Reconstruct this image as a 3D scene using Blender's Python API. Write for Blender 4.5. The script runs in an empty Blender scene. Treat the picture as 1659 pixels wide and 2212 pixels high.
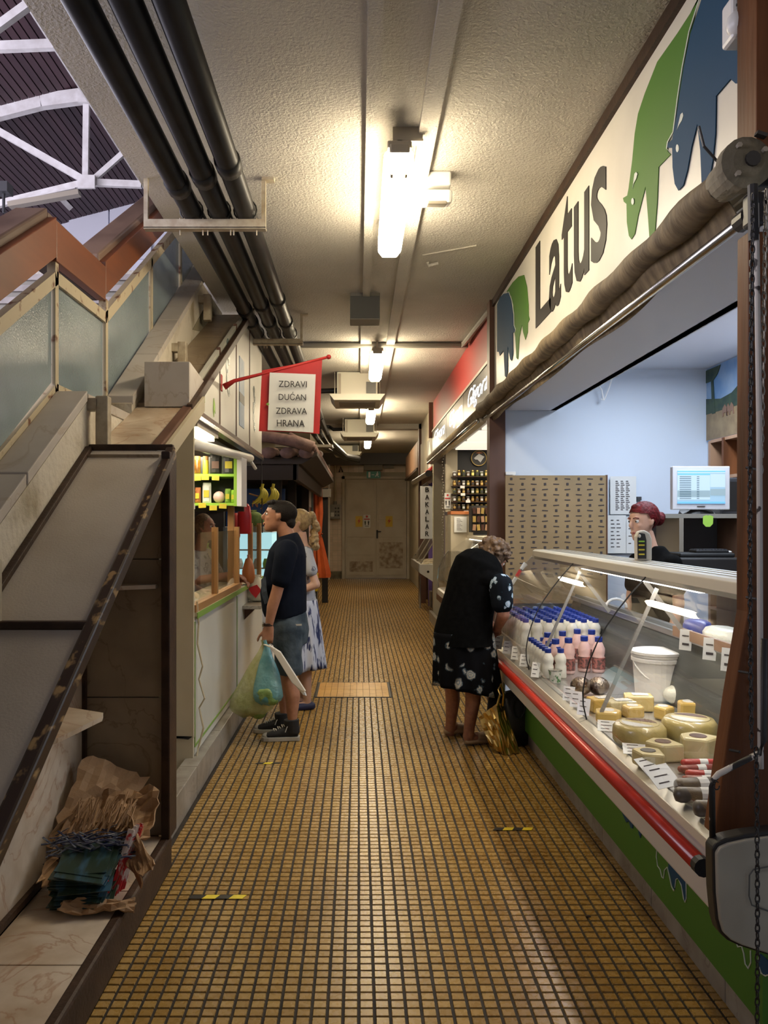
import bpy, math, random
import numpy as np
from mathutils import Vector, Matrix, Euler
R = random.Random(7)
SC = bpy.context.scene
COL = SC.collection
# ------------------------------------------------------------------ camera
# +Y runs down the passage, X to the right, Z up; lens is level, aimed along +Y
F, CX, CY, EYE = 1700.0, 775.0, 1130.0, 1.6
cam = bpy.data.cameras.new('camera')
co = bpy.data.objects.new('camera', cam); COL.objects.link(co)
co.location = (0, 0, EYE); co.rotation_euler = (math.pi/2, 0, 0)
cam.sensor_fit = 'VERTICAL'; cam.sensor_height = 36; cam.sensor_width = 27
cam.lens = F/2212*36
cam.shift_x = (829.5-CX)/2212; cam.shift_y = (CY-1106)/2212
cam.clip_start = .05; cam.clip_end = 200
SC.camera = co
# ------------------------------------------------------------------ world, exposure
SC.view_settings.view_transform = 'Standard'; SC.view_settings.look = 'None'
SC.view_settings.gamma = 1; SC.view_settings.use_curve_mapping = False
SC.view_settings.exposure = 0.35
w = bpy.data.worlds.new('sky'); SC.world = w; w.use_nodes = True
w.node_tree.nodes['Background'].inputs[0].default_value = (.94, .92, .94, 1)
w.node_tree.nodes['Background'].inputs[1].default_value = .09
def area(name, loc, rot, sx, sy, power, col):
    l = bpy.data.lights.new(name, 'AREA'); l.shape = 'RECTANGLE'; l.size = sx; l.size_y = sy
    l.energy = power; l.color = col
    o = bpy.data.objects.new(name, l); COL.objects.link(o); o.location = loc; o.rotation_euler = rot
    return o
WARM = (1, .80, .52)
COOL = (.76, .86, 1)
# daylight falling through the glazed flank of the market hall, left of and above the stair
area('hall_daylight', (-9.5, 7, 5.5), (0, math.radians(-80), 0), 12, 5, 1500, (.88, .84, 1))
area('hall_fill_front', (-7.5, .5, 4.0), (math.radians(112), 0, math.radians(-8)), 9, 4, 700, (.90, .86, 1))  # added fill lamp, brightens the hall end wall and roof boards
# ceiling tubes of the cheese shop
area('shop_tube', (2.35, 5.0, 2.9), (0, 0, 0), .3, 2.4, 62, COOL)
# tubes of the second shop on the right and the health food shop on the left
area('second_shop_tube', (1.75, 9.3, 2.58), (0, 0, 0), .3, 1.6, 26, (1, .86, .66))
area('kiosk_tube', (-1.30, 6.0, 2.2), (0, 0, 0), .2, 1.6, 38, (1, .88, .66))
# lamp strip under the canopy of the display case
area('case_tube', (1.36, 4.2, 1.325), (0, 0, 0), .04, 3.4, 15, (1, .93, .82))

def P(px, py, Y): return Vector(((px-CX)*Y/F, Y, EYE-(py-CY)*Y/F))
def atX(px, py, X): return P(px, py, F*X/(px-CX))

# ------------------------------------------------------------------ materials
M = {}
def mat(name, c, c2=None, scale=8, rough=.5, metal=0, bump=0, bscale=60, emit=0, emitc=None, alpha=1, trans=0,
        detail=3, lo=.35, hi=.65, spec=.5, stretch=(1, 1, 1), obj=False, coat=0):
    m = bpy.data.materials.new(name); m.use_nodes = True
    nt = m.node_tree; b = nt.nodes['Principled BSDF']
    b.inputs['Base Color'].default_value = (*c, 1)
    b.inputs['Roughness'].default_value = rough; b.inputs['Metallic'].default_value = metal
    b.inputs['Specular IOR Level'].default_value = spec
    b.inputs['Alpha'].default_value = alpha; b.inputs['Transmission Weight'].default_value = trans
    b.inputs['Coat Weight'].default_value = coat
    if emit:
        b.inputs['Emission Color'].default_value = (*(emitc or c), 1); b.inputs['Emission Strength'].default_value = emit
    if c2 or bump:
        if obj: src = nt.nodes.new('ShaderNodeTexCoord').outputs['Object']
        else: src = nt.nodes.new('ShaderNodeNewGeometry').outputs['Position']
        mp = nt.nodes.new('ShaderNodeMapping'); mp.inputs['Scale'].default_value = stretch
        nt.links.new(src, mp.inputs[0]); src = mp.outputs[0]
    if c2:
        n = nt.nodes.new('ShaderNodeTexNoise'); n.inputs['Scale'].default_value = scale; n.inputs['Detail'].default_value = detail
        r = nt.nodes.new('ShaderNodeValToRGB')
        r.color_ramp.elements[0].position = lo; r.color_ramp.elements[1].position = hi
        r.color_ramp.elements[0].color = (*c, 1); r.color_ramp.elements[1].color = (*c2, 1)
        nt.links.new(src, n.inputs[0]); nt.links.new(n.outputs[0], r.inputs[0]); nt.links.new(r.outputs[0], b.inputs['Base Color'])
    if bump:
        n = nt.nodes.new('ShaderNodeTexNoise'); n.inputs['Scale'].default_value = bscale; n.inputs['Detail'].default_value = 3
        k = nt.nodes.new('ShaderNodeBump'); k.inputs['Strength'].default_value = bump; k.inputs['Distance'].default_value = .01
        nt.links.new(src, n.inputs[0]); nt.links.new(n.outputs[0], k.inputs['Height']); nt.links.new(k.outputs[0], b.inputs['Normal'])
    M[name] = m
    return m
def marble(name, base, vein, dark, scale=2.2, rough=.35):
    m = mat(name, base, rough=rough); nt = m.node_tree; b = nt.nodes['Principled BSDF']
    g = nt.nodes.new('ShaderNodeNewGeometry')
    n1 = nt.nodes.new('ShaderNodeTexNoise'); n1.inputs['Scale'].default_value = scale; n1.inputs['Detail'].default_value = 8
    n1.inputs['Distortion'].default_value = 1.5
    nt.links.new(g.outputs['Position'], n1.inputs[0])
    r1 = nt.nodes.new('ShaderNodeValToRGB'); e = r1.color_ramp.elements
    e[0].position = .485; e[0].color = (0, 0, 0, 1); e[1].position = .515; e[1].color = (0, 0, 0, 1)
    x = e.new(.5); x.color = (1, 1, 1, 1)
    nt.links.new(n1.outputs[0], r1.inputs[0])
    n2 = nt.nodes.new('ShaderNodeTexNoise'); n2.inputs['Scale'].default_value = scale*2.3; n2.inputs['Detail'].default_value = 6
    nt.links.new(g.outputs['Position'], n2.inputs[0])
    r2 = nt.nodes.new('ShaderNodeValToRGB'); r2.color_ramp.elements[0].position = .35; r2.color_ramp.elements[1].position = .7
    r2.color_ramp.elements[0].color = (*base, 1); r2.color_ramp.elements[1].color = (*dark, 1)
    nt.links.new(n2.outputs[0], r2.inputs[0])
    mx = nt.nodes.new('ShaderNodeMix'); mx.data_type = 'RGBA'
    sc = nt.nodes.new('ShaderNodeMath'); sc.operation = 'MULTIPLY'; sc.inputs[1].default_value = .55
    nt.links.new(r1.outputs[0], sc.inputs[0]); nt.links.new(sc.outputs[0], mx.inputs[0])
    nt.links.new(r2.outputs[0], mx.inputs[6]); mx.inputs[7].default_value = (*vein, 1)
    nt.links.new(mx.outputs[2], b.inputs['Base Color'])
def cellmat(name, cols, cell, rough=.3, bump=0):
    """colour per cell of a grid in space (so every tile gets its own tone)"""
    m = mat(name, cols[0], rough=rough); nt = m.node_tree; b = nt.nodes['Principled BSDF']
    g = nt.nodes.new('ShaderNodeNewGeometry')
    a = nt.nodes.new('ShaderNodeVectorMath'); a.operation = 'SNAP'; a.inputs[1].default_value = cell
    nt.links.new(g.outputs['Position'], a.inputs[0])
    wn = nt.nodes.new('ShaderNodeTexWhiteNoise'); nt.links.new(a.outputs[0], wn.inputs[0])
    n = nt.nodes.new('ShaderNodeTexNoise'); n.inputs['Scale'].default_value = 2.5; n.inputs['Detail'].default_value = 4
    nt.links.new(g.outputs['Position'], n.inputs[0])
    ad = nt.nodes.new('ShaderNodeMath'); ad.operation = 'MULTIPLY_ADD'; ad.inputs[1].default_value = .35
    sb = nt.nodes.new('ShaderNodeMath'); sb.operation = 'MULTIPLY'; sb.inputs[1].default_value = .65
    nt.links.new(n.outputs[0], sb.inputs[0]); nt.links.new(wn.outputs[0], ad.inputs[0]); nt.links.new(sb.outputs[0], ad.inputs[2])
    r = nt.nodes.new('ShaderNodeValToRGB'); e = r.color_ramp.elements
    for i, c in enumerate(cols):
        x = e[i] if i < 2 else e.new(.5)
        x.position = i/(len(cols)-1)*.6+.2; x.color = (*c, 1)
    nt.links.new(ad.outputs[0], r.inputs[0])
    n3 = nt.nodes.new('ShaderNodeTexNoise'); n3.inputs['Scale'].default_value = 45; n3.inputs['Detail'].default_value = 5
    nt.links.new(g.outputs['Position'], n3.inputs[0])
    mx = nt.nodes.new('ShaderNodeMix'); mx.data_type = 'RGBA'; mx.blend_type = 'MULTIPLY'; mx.inputs[0].default_value = .35
    nt.links.new(r.outputs[0], mx.inputs[6]); nt.links.new(n3.outputs[1], mx.inputs[7])
    nt.links.new(r.outputs[0], b.inputs['Base Color'])
    r3 = nt.nodes.new('ShaderNodeMapRange'); r3.inputs['To Min'].default_value = rough; r3.inputs['To Max'].default_value = rough+.09
    nt.links.new(n3.outputs[0], r3.inputs[0]); nt.links.new(r3.outputs[0], b.inputs['Roughness'])
def floral(name, base, f1, f2, scale=16):
    m = mat(name, base, rough=.9, spec=.06); nt = m.node_tree; b = nt.nodes['Principled BSDF']
    t = nt.nodes.new('ShaderNodeTexCoord')
    n = nt.nodes.new('ShaderNodeTexNoise'); n.inputs['Scale'].default_value = 40; n.inputs['Detail'].default_value = 2
    nt.links.new(t.outputs['Object'], n.inputs[0])
    ad = nt.nodes.new('ShaderNodeVectorMath'); ad.operation = 'MULTIPLY_ADD'; ad.inputs[1].default_value = (.03,)*3
    nt.links.new(n.outputs[1], ad.inputs[0]); nt.links.new(t.outputs['Object'], ad.inputs[2])
    v = nt.nodes.new('ShaderNodeTexVoronoi'); v.inputs['Scale'].default_value = scale
    nt.links.new(ad.outputs[0], v.inputs[0])
    r = nt.nodes.new('ShaderNodeValToRGB'); e = r.color_ramp.elements
    e[0].position = 0; e[0].color = (*f2, 1); e[1].position = .42; e[1].color = (*base, 1)
    for p_, c_ in ((.12, f1), (.2, f2), (.27, f1), (.36, tuple(x*.4 for x in f2))):
        x = e.new(p_); x.color = (*c_, 1)
    nt.links.new(v.outputs['Distance'], r.inputs[0])
    n2 = nt.nodes.new('ShaderNodeTexNoise'); n2.inputs['Scale'].default_value = scale*.35
    nt.links.new(t.outputs['Object'], n2.inputs[0])
    st = nt.nodes.new('ShaderNodeValToRGB'); st.color_ramp.elements[0].position = .37; st.color_ramp.elements[1].position = .42
    nt.links.new(n2.outputs[0], st.inputs[0])
    mx = nt.nodes.new('ShaderNodeMix'); mx.data_type = 'RGBA'
    nt.links.new(st.outputs[0], mx.inputs[0]); mx.inputs[6].default_value = (*base, 1); nt.links.new(r.outputs[0], mx.inputs[7])
    nt.links.new(mx.outputs[2], b.inputs['Base Color'])
def glass(name, tint=(1, 1, 1), refl=.12, dens=.06, rough=.0):
    """thin pane: mostly clear, mirrors a little"""
    m = bpy.data.materials.new(name); m.use_nodes = True; nt = m.node_tree; nt.nodes.clear()
    o = nt.nodes.new('ShaderNodeOutputMaterial'); tr = nt.nodes.new('ShaderNodeBsdfTransparent'); gl = nt.nodes.new('ShaderNodeBsdfGlossy')
    tr.inputs[0].default_value = (*[t*(1-dens) for t in tint], 1); gl.inputs['Roughness'].default_value = rough
    fr = nt.nodes.new('ShaderNodeLayerWeight'); pw = nt.nodes.new('ShaderNodeMath'); pw.operation = 'POWER'; pw.inputs[1].default_value = 5
    nt.links.new(fr.outputs['Facing'], pw.inputs[0])
    ad = nt.nodes.new('ShaderNodeMath'); ad.operation = 'MULTIPLY_ADD'; ad.inputs[1].default_value = .8; ad.inputs[2].default_value = refl
    nt.links.new(pw.outputs[0], ad.inputs[0])
    mx = nt.nodes.new('ShaderNodeMixShader'); nt.links.new(ad.outputs[0], mx.inputs[0])
    nt.links.new(tr.outputs[0], mx.inputs[1]); nt.links.new(gl.outputs[0], mx.inputs[2]); nt.links.new(mx.outputs[0], o.inputs[0])
    M[name] = m
cellmat('floor_tile', [(.27, .145, .032), (.35, .20, .050), (.42, .255, .072)], (.0516, .044, .05), .23)
cellmat('hatch_tile', [(.42, .20, .035), (.55, .29, .06), (.60, .34, .08)], (.0516, .044, .05), .28)
cellmat('wall_tile', [(.58, .44, .32), (.66, .52, .39), (.70, .56, .44)], (.15, .15, .15), .3)
mat('grout', (.022, .016, .010), (.045, .032, .02), 14, .9)
mat('ceiling_plaster', (.47, .44, .385), (.55, .515, .45), 1.4, .9, bump=.9, bscale=75)
mat('wall_cream', (.50, .44, .32), (.42, .36, .25), 2, .7)
mat('old_plaster', (.62, .56, .46), (.30, .24, .15), 3.2, .9, bump=.8, bscale=30, lo=.52, hi=.72, detail=8)
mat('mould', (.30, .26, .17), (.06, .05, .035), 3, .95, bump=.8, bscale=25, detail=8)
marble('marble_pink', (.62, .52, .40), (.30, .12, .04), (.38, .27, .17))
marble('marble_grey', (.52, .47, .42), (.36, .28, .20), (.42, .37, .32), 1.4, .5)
marble('marble_shaded', (.30, .23, .15), (.14, .08, .03), (.22, .16, .10))  # darker copy of the pink marble, shade of niche and upper slabs in its colour
marble('marble_plinth', (.34, .31, .26), (.14, .11, .08), (.2, .17, .13), 3)
mat('terrazzo', (.50, .45, .40), (.36, .31, .26), 2.5, .45, bump=.15, bscale=120, lo=.4, hi=.8)
mat('edge_dark', (.030, .014, .008), (.055, .028, .015), 12, .5, bump=.2, spec=.3)
mat('edge_worn', (.032, .015, .009), (.36, .23, .10), 22, .4, lo=.58, hi=.66, stretch=(1, .35, 1))
mat('cream_metal', (.50, .43, .30), (.42, .35, .23), 6, .45)
mat('rusty_cream', (.50, .42, .28), (.16, .055, .02), 14, .6, lo=.58, hi=.68)
mat('handrail_wood', (.27, .075, .022), (.15, .045, .018), 5, .45, stretch=(1, .15, 1), detail=5)
mat('handrail_cap', (.22, .14, .10), (.12, .07, .05), 4, .5, stretch=(1, .2, 1))
glass('frosted', (.62, .68, .70), .18, .35, .22)
mat('frosted_glass', (.20, .26, .27), (.30, .37, .38), 2, .2, bump=.25, bscale=110, alpha=.82, spec=1)
mat('pipe_black', (.014, .014, .015), (.024, .022, .021), 6, .42, spec=.3)
mat('steel_zinc', (.34, .30, .24), None, 8, .4, .3)
mat('bracket_cream', (.48, .42, .31), (.36, .29, .2), 20, .5)
mat('white_paint', (.74, .74, .74), None, rough=.5)
mat('white_plastic', (.78, .77, .74), None, rough=.35)
mat('lamp_tube', (1, 1, 1), emit=34, emitc=(1, .85, .60), rough=.4)
mat('lamp_tube_far', (1, 1, 1), emit=42, emitc=(1, .84, .58), rough=.4)
mat('lamp_case', (1, 1, 1), emit=5, emitc=(1, .95, .86))
mat('lamp_glow', (1, 1, 1), emit=7, emitc=(1, .88, .62))
mat('roof_board', (.075, .035, .045), (.045, .022, .03), 3, .6, stretch=(1, .1, 1))
mat('truss_white', (.72, .70, .70), (.6, .57, .56), 8, .5)
mat('hall_white', (.74, .75, .84), None, rough=.8)
mat('tread_stone', (.42, .38, .37), (.3, .27, .26), 9, .6)
mat('sign_white', (.72, .68, .58), (.66, .62, .52), 3, .35)
mat('sign_black', (.022, .019, .016), rough=.5)
mat('sign_green', (.075, .19, .025), rough=.6, spec=.25)
mat('sign_blue', (.016, .062, .125), rough=.7, spec=.2)
mat('intake_grey', (.24, .23, .20), rough=.5)
mat('sign_line', (.62, .66, .58), rough=.45)
mat('canvas', (.20, .145, .075), (.10, .07, .035), 7, .75, bump=.5, bscale=24, stretch=(1, 3, 1))
mat('chrome', (.62, .60, .56), rough=.22, metal=1)
mat('steel_brushed', (.50, .48, .43), (.42, .40, .36), 6, .32, .85, stretch=(1, .1, 1))
mat('brown_wood', (.17, .062, .022), (.06, .022, .009), 4, .5, spec=.2, stretch=(2, 2, .2), bump=.15, bscale=30, detail=6)
mat('brown_paint', (.12, .055, .03), (.085, .036, .02), 5, .5, stretch=(1, 1, .2))
mat('black_metal', (.018, .016, .015), rough=.45, spec=.5)
mat('chipped_black', (.02, .017, .015), (.62, .57, .50), 16, .5, lo=.60, hi=.62, detail=4)
mat('chipped_white', (.50, .46, .41), (.03, .02, .015), 14, .5, lo=.62, hi=.64)
mat('shop_wall', (.60, .66, .74), None, rough=.7)
mat('shop_ceiling', (.66, .70, .78), None, rough=.7)
mat('soffit', (.55, .56, .60), rough=.55)
mat('case_white', (.62, .58, .52), rough=.35)
mat('case_cream', (.62, .56, .44), rough=.3)
mat('bumper_red', (.50, .028, .014), rough=.28, coat=.3)
mat('deck_steel', (.55, .54, .52), (.45, .44, .43), 4, .28, .8)
mat('case_rear', (.10, .105, .10), (.16, .165, .155), 5, .3, .5, stretch=(1, .15, 1))
glass('case_glass', (1, 1, 1), .06, .03)
glass('clear_plastic', (.96, 1, .98), .10, .10, .1)
glass('plexi', (.97, .96, .94), .03, .10)
mat('rubber', (.01, .01, .01), rough=.6)
mat('grey_dark', (.04, .04, .045), rough=.5)
mat('milk', (.72, .70, .62), rough=.3)
mat('pink_yogurt', (.70, .46, .42), rough=.3)
mat('cap_blue', (.01, .035, .28), rough=.35)
mat('label_dark', (.10, .05, .045), (.35, .12, .10), 60, .5, lo=.45, hi=.6, obj=True)
mat('label_green', (.66, .66, .58), (.06, .18, .05), 45, .5, lo=.52, hi=.6, obj=True)
mat('foil', (.35, .30, .25), (.10, .05, .03), 30, .22, .8, bump=.8, bscale=50)
mat('cheese_y', (.66, .46, .13), (.60, .40, .10), 7, .35, coat=.5)
mat('cheese_blue', (.66, .52, .22), (.16, .16, .10), 40, .4, lo=.62, hi=.68)
mat('cheese_rind', (.34, .27, .09), (.46, .36, .14), 8, .35, bump=.2, bscale=40, coat=.6)
mat('cheese_pale', (.58, .50, .27), (.52, .43, .2), 8, .35, coat=.5)
mat('paper', (.66, .66, .63), rough=.7)
mat('paper_glossy', (.70, .70, .68), rough=.2)
mat('print_grey', (.07, .06, .06), rough=.9, spec=.05)
mat('strut_grey', (.30, .29, .27), rough=.45)
mat('tray_cream', (.42, .39, .31), (.36, .33, .26), 5, .5)
mat('sausage', (.16, .03, .02), (.30, .07, .05), 30, .35)
mat('sausage_red', (.42, .04, .03), rough=.35)
mat('sausage_dark', (.07, .055, .04), (.11, .09, .07), 20, .4)
mat('bucket_white', (.76, .74, .70), rough=.3)
mat('wrap_white', (.72, .72, .62), rough=.25, bump=.4, bscale=50)
mat('skin', (.42, .20, .115), (.36, .16, .09), 30, .5)
mat('skin_pale', (.50, .29, .20), rough=.5)
mat('skin_old', (.38, .17, .10), (.28, .12, .08), 35, .55)
mat('lips', (.30, .08, .06), rough=.4)
mat('eye_dark', (.02, .015, .012), rough=.15)
mat('eye_white', (.6, .58, .55), rough=.2)
mat('hair_dark', (.014, .009, .007), (.008, .006, .005), 90, .6, bump=.6, bscale=120, spec=.2)
mat('hair_blonde', (.42, .29, .13), (.26, .17, .08), 40, .5, bump=.8, bscale=60)
mat('hair_grey', (.20, .115, .055), (.10, .055, .028), 35, .6, bump=1, bscale=55)
mat('hair_red', (.11, .004, .006), (.05, .003, .004), 40, .6, bump=.7, bscale=60, spec=.2)
mat('navy_cotton', (.005, .007, .013), (.008, .010, .018), 10, .9, bump=.35, bscale=14, spec=.08)
mat('black_cotton', (.003, .003, .003), (.005, .005, .005), 30, .95, bump=.3, bscale=18, spec=.05)
mat('print_faded', (.03, .045, .07), (.012, .016, .026), 25, .8, obj=True)
mat('denim', (.035, .048, .060), (.085, .105, .12), 9, .9, bump=.4, bscale=40, spec=.1)
floral('floral_skirt', (.005, .005, .006), (.46, .43, .37), (.13, .19, .24), 11)
floral('floral_sleeve', (.008, .010, .014), (.62, .62, .68), (.12, .32, .42), 20)
floral('floral_blouse', (.40, .40, .42), (.08, .09, .14), (.55, .53, .52), 14)
mat('dress_print', (.50, .52, .60), (.02, .03, .10), 11, .8, lo=.50, hi=.56, stretch=(2.2, 2.2, .5), obj=True)
mat('navy_dark', (.008, .010, .03), rough=.8)
mat('shoe_black', (.014, .013, .013), rough=.7, bump=.2)
mat('shoe_rubber', (.42, .38, .31), rough=.55)
mat('lace', (.50, .46, .38), rough=.8)
mat('sandal_beige', (.36, .24, .14), rough=.65)
mat('sandal_navy', (.012, .016, .06), rough=.6)
mat('bag_yellow', (.38, .38, .13), (.55, .55, .28), 12, .3, alpha=.60, bump=1, bscale=30)
mat('bag_teal', (.10, .32, .36), (.22, .46, .48), 10, .3, alpha=.66, bump=1, bscale=30)
mat('greens', (.10, .18, .035), (.22, .30, .09), 14, .5, bump=.6, bscale=30)
mat('paper_bag', (.68, .62, .52), rough=.7)
mat('gold_foil', (.85, .62, .24), (.60, .40, .12), 7, .28, 1, bump=.35, bscale=9)
mat('bag_dark', (.022, .020, .020), (.04, .036, .03), 8, .55, bump=.4, bscale=12)
mat('cardboard', (.36, .21, .10), (.44, .27, .14), 4, .8, bump=.2, bscale=60)
mat('mag_blue', (.012, .018, .06), (.16, .17, .19), 22, .3, lo=.45, hi=.62, stretch=(1, 4, 1))
mat('mag_green', (.025, .045, .03), (.04, .10, .15), 9, .3, lo=.5, hi=.7, stretch=(3, 1, 1))
mat('mag_red', (.45, .02, .02), (.60, .50, .45), 16, .4, lo=.52, hi=.56)
mat('tape_yellow', (.85, .66, .04), rough=.4)
mat('flag_red', (.48, .022, .020), (.40, .018, .018), 6, .55)
mat('red_plastic', (.50, .02, .03), rough=.3)
mat('kiosk_white', (.56, .55, .48), (.50, .49, .42), 2, .4)
mat('green_trim', (.20, .34, .06), rough=.45)
mat('lime', (.28, .52, .04), rough=.5)
mat('counter_wood', (.40, .21, .075), (.32, .16, .055), 5, .45, stretch=(3, .4, .4))
mat('orange_cloth', (.58, .11, .02), (.48, .08, .015), 6, .75, bump=.3, bscale=15)
mat('roof_clay', (.17, .095, .075), (.10, .055, .045), 12, .8, bump=.3, bscale=40)
mat('roof_wood', (.03, .020, .015), rough=.7)
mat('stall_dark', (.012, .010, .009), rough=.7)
mat('yellow_box', (.62, .42, .01), rough=.5)
mat('banana', (.62, .52, .06), (.50, .44, .05), 20, .5)
mat('blue_board', (.008, .035, .12), rough=.5)
mat('orange_letters', (.42, .12, .04), rough=.5)
mat('metal_door', (.52, .46, .37), (.42, .35, .26), 2.2, .55, detail=8, lo=.4, hi=.75, bump=.1)
mat('door_stain', (.24, .17, .11), (.46, .39, .30), 9, .8, lo=.35, hi=.62, detail=8)
mat('exit_green', (.01, .13, .07), rough=.4, emit=.05)
mat('warn_yellow', (.62, .40, .03), rough=.5)
mat('red_print', (.50, .03, .025), rough=.5)
mat('red_fascia', (.33, .025, .020), rough=.5)
mat('dark_panel', (.05, .042, .032), rough=.3)
mat('glow_white', (1, 1, 1), emit=1.1, emitc=(.92, .96, 1))
mat('light_panel', (1, .95, .85), emit=.75, emitc=(1, .9, .74))
mat('purple_wall', (.17, .10, .34), rough=.6)
mat('black_board', (.012, .011, .011), rough=.55)
mat('jar_honey', (.22, .10, .02), (.12, .05, .01), 30, .2)
mat('jar_dark', (.05, .02, .012), rough=.2)
mat('jar_green', (.10, .11, .03), rough=.2)
mat('gold_lid', (.55, .38, .12), rough=.3, metal=.8)
mat('fish_white', (.66, .56, .40), (.5, .4, .25), 20, .4)
mat('orange_trim', (.42, .14, .04), rough=.5)
mat('kraft_panel', (.30, .205, .095), (.26, .175, .08), 3, .6)
mat('monitor_silver', (.58, .58, .60), rough=.35)
mat('screen', (.1, .15, .2), emit=.62, emitc=(.42, .66, .86))
mat('screen_light', (.1, .15, .2), emit=.68, emitc=(.62, .80, .90))
mat('screen_blue', (.1, .3, .7), emit=.8, emitc=(.12, .33, .72))
mat('screen_grey', (.1, .12, .15), emit=.65, emitc=(.32, .47, .52))
mat('poster_sky', (.16, .30, .52), (.34, .44, .56), 4, .5)
mat('poster_tree', (.02, .045, .03), (.05, .08, .04), 12, .5)
mat('poster_grass', (.34, .24, .12), (.24, .16, .08), 10, .5)
mat('cow_brown', (.24, .13, .08), rough=.5)
mat('shelf_wood', (.28, .16, .09), (.22, .12, .07), 4, .5, stretch=(1, 1, .2))
mat('scale_cream', (.52, .47, .38), rough=.4)
mat('key_yellow', (.55, .45, .03), rough=.5)
mat('lime_note', (.36, .62, .08), rough=.6)
mat('cyan_glow', (.35, .62, .66), emit=.7, emitc=(.38, .66, .72))
mat('ac_white', (.56, .54, .45), rough=.5)
mat('ac_dark', (.10, .10, .09), rough=.5)
mat('grey_box', (.24, .225, .19), rough=.55)
mat('tarp_dark', (.10, .095, .10), rough=.5)

# ------------------------------------------------------------------ mesh builder
ORG = {}
def vec(p): return Vector(p)
def basis(t, ref):
    t = vec(t).normalized(); ref = vec(ref)
    u = ref-t*ref.dot(t)
    if u.length < 1e-5: u = Vector((1, 0, 0))-t*t.x
    if u.length < 1e-5: u = Vector((0, 1, 0))-t*t.y
    u.normalize()
    return u, t.cross(u)
class MB:
    def __init__(s): s.v = []; s.f = []; s.m = []; s.mi = 0
    def add(s, vs, fs, m=None):
        n = len(s.v); s.v += [tuple(v) for v in vs]; s.f += [tuple(i+n for i in f) for f in fs]
        s.m += [s.mi if m is None else m]*len(fs); return s
    def box(s, x0, x1, y0, y1, z0, z1, m=None):
        return s.add([(x, y, z) for x in (x0, x1) for y in (y0, y1) for z in (z0, z1)],
                     [(0, 1, 3, 2), (4, 6, 7, 5), (0, 4, 5, 1), (2, 3, 7, 6), (0, 2, 6, 4), (1, 5, 7, 3)], m)
    def cbox(s, c, size, rot=(0, 0, 0), m=None):
        e = Euler(rot).to_matrix(); c = vec(c); h = [a/2 for a in size]
        return s.add([c+e@Vector((x*h[0], y*h[1], z*h[2])) for x in (-1, 1) for y in (-1, 1) for z in (-1, 1)],
                     [(0, 1, 3, 2), (4, 6, 7, 5), (0, 4, 5, 1), (2, 3, 7, 6), (0, 2, 6, 4), (1, 5, 7, 3)], m)
    def bar(s, p0, p1, a, b, ref=(0, 0, 1), m=None):
        """square bar from p0 to p1, a wide across ref direction, b along it"""
        p0, p1 = vec(p0), vec(p1); u, v = basis(p1-p0, ref)
        q = [u*b/2+v*a/2, u*b/2-v*a/2, -u*b/2-v*a/2, -u*b/2+v*a/2]
        return s.add([p0+x for x in q]+[p1+x for x in q],
                     [(3, 2, 1, 0), (4, 5, 6, 7)]+[(i, (i+1) % 4, (i+1) % 4+4, i+4) for i in range(4)], m)
    def loft(s, pts, ref=(0, 0, 1), n=12, caps=True, m=None, fixed=None):
        """pts: (position, a, b); ellipse radii a along ref, b across"""
        P_ = [vec(p[0]) for p in pts]; vs = []
        for i, p in enumerate(pts):
            t = P_[min(i+1, len(P_)-1)]-P_[max(i-1, 0)]
            if fixed: t = vec(fixed)
            u, v = basis(t, ref)
            for k in range(n):
                a = 2*math.pi*k/n
                vs.append(P_[i]+u*p[1]*math.cos(a)+v*p[2]*math.sin(a))
        fs = [(i*n+k, i*n+(k+1) % n, (i+1)*n+(k+1) % n, (i+1)*n+k) for i in range(len(pts)-1) for k in range(n)]
        if caps: fs += [tuple(range(n))[::-1], tuple(range((len(pts)-1)*n, len(pts)*n))]
        return s.add(vs, fs, m)
    def tube(s, pts, r, n=8, m=None, ref=(.3, .2, 1)):
        rs = r if isinstance(r, (list, tuple)) else [r]*len(pts)
        return s.loft([(p, a, a) for p, a in zip(pts, rs)], ref, n, True, m)
    def limb(s, p0, r0, p1, r1, n=12):
        """capsule-like tapered limb segment with round ends"""
        p0, p1 = vec(p0), vec(p1); d = (p1-p0); L = d.length; d.normalize(); pts = []
        for a in (-1, -.8, -.4, 0): pts.append((p0+d*r0*a, r0*math.sqrt(max(0, 1-a*a))+1e-4, r0*math.sqrt(max(0, 1-a*a))+1e-4))
        for a in (0, .4, .8, 1): pts.append((p1+d*r1*a, r1*math.sqrt(max(0, 1-a*a))+1e-4, r1*math.sqrt(max(0, 1-a*a))+1e-4))
        return s.loft(pts, (.31, .17, .9), n, True)
    def chain(s, pts, rs, n=12):
        for i in range(len(pts)-1): s.limb(pts[i], rs[i], pts[i+1], rs[i+1], n)
        return s
    def ball(s, c, r, rot=(0, 0, 0), n=12, m=None):
        if not isinstance(r, (tuple, list)): r = (r,)*3
        e = Euler(rot).to_matrix(); c = vec(c); k = n//2; vs = [c+e@Vector((0, 0, -r[2]))]
        for i in range(1, k):
            a = -math.pi/2+math.pi*i/k
            for j in range(n):
                b = 2*math.pi*j/n
                vs.append(c+e@Vector((r[0]*math.cos(a)*math.cos(b), r[1]*math.cos(a)*math.sin(b), r[2]*math.sin(a))))
        vs.append(c+e@Vector((0, 0, r[2]))); T = len(vs)-1
        fs = [(0, 1+(j+1) % n, 1+j) for j in range(n)]
        fs += [(1+i*n+j, 1+i*n+(j+1) % n, 1+(i+1)*n+(j+1) % n, 1+(i+1)*n+j) for i in range(k-2) for j in range(n)]
        fs += [(1+(k-2)*n+j, 1+(k-2)*n+(j+1) % n, T) for j in range(n)]
        return s.add(vs, fs, m)
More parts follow.
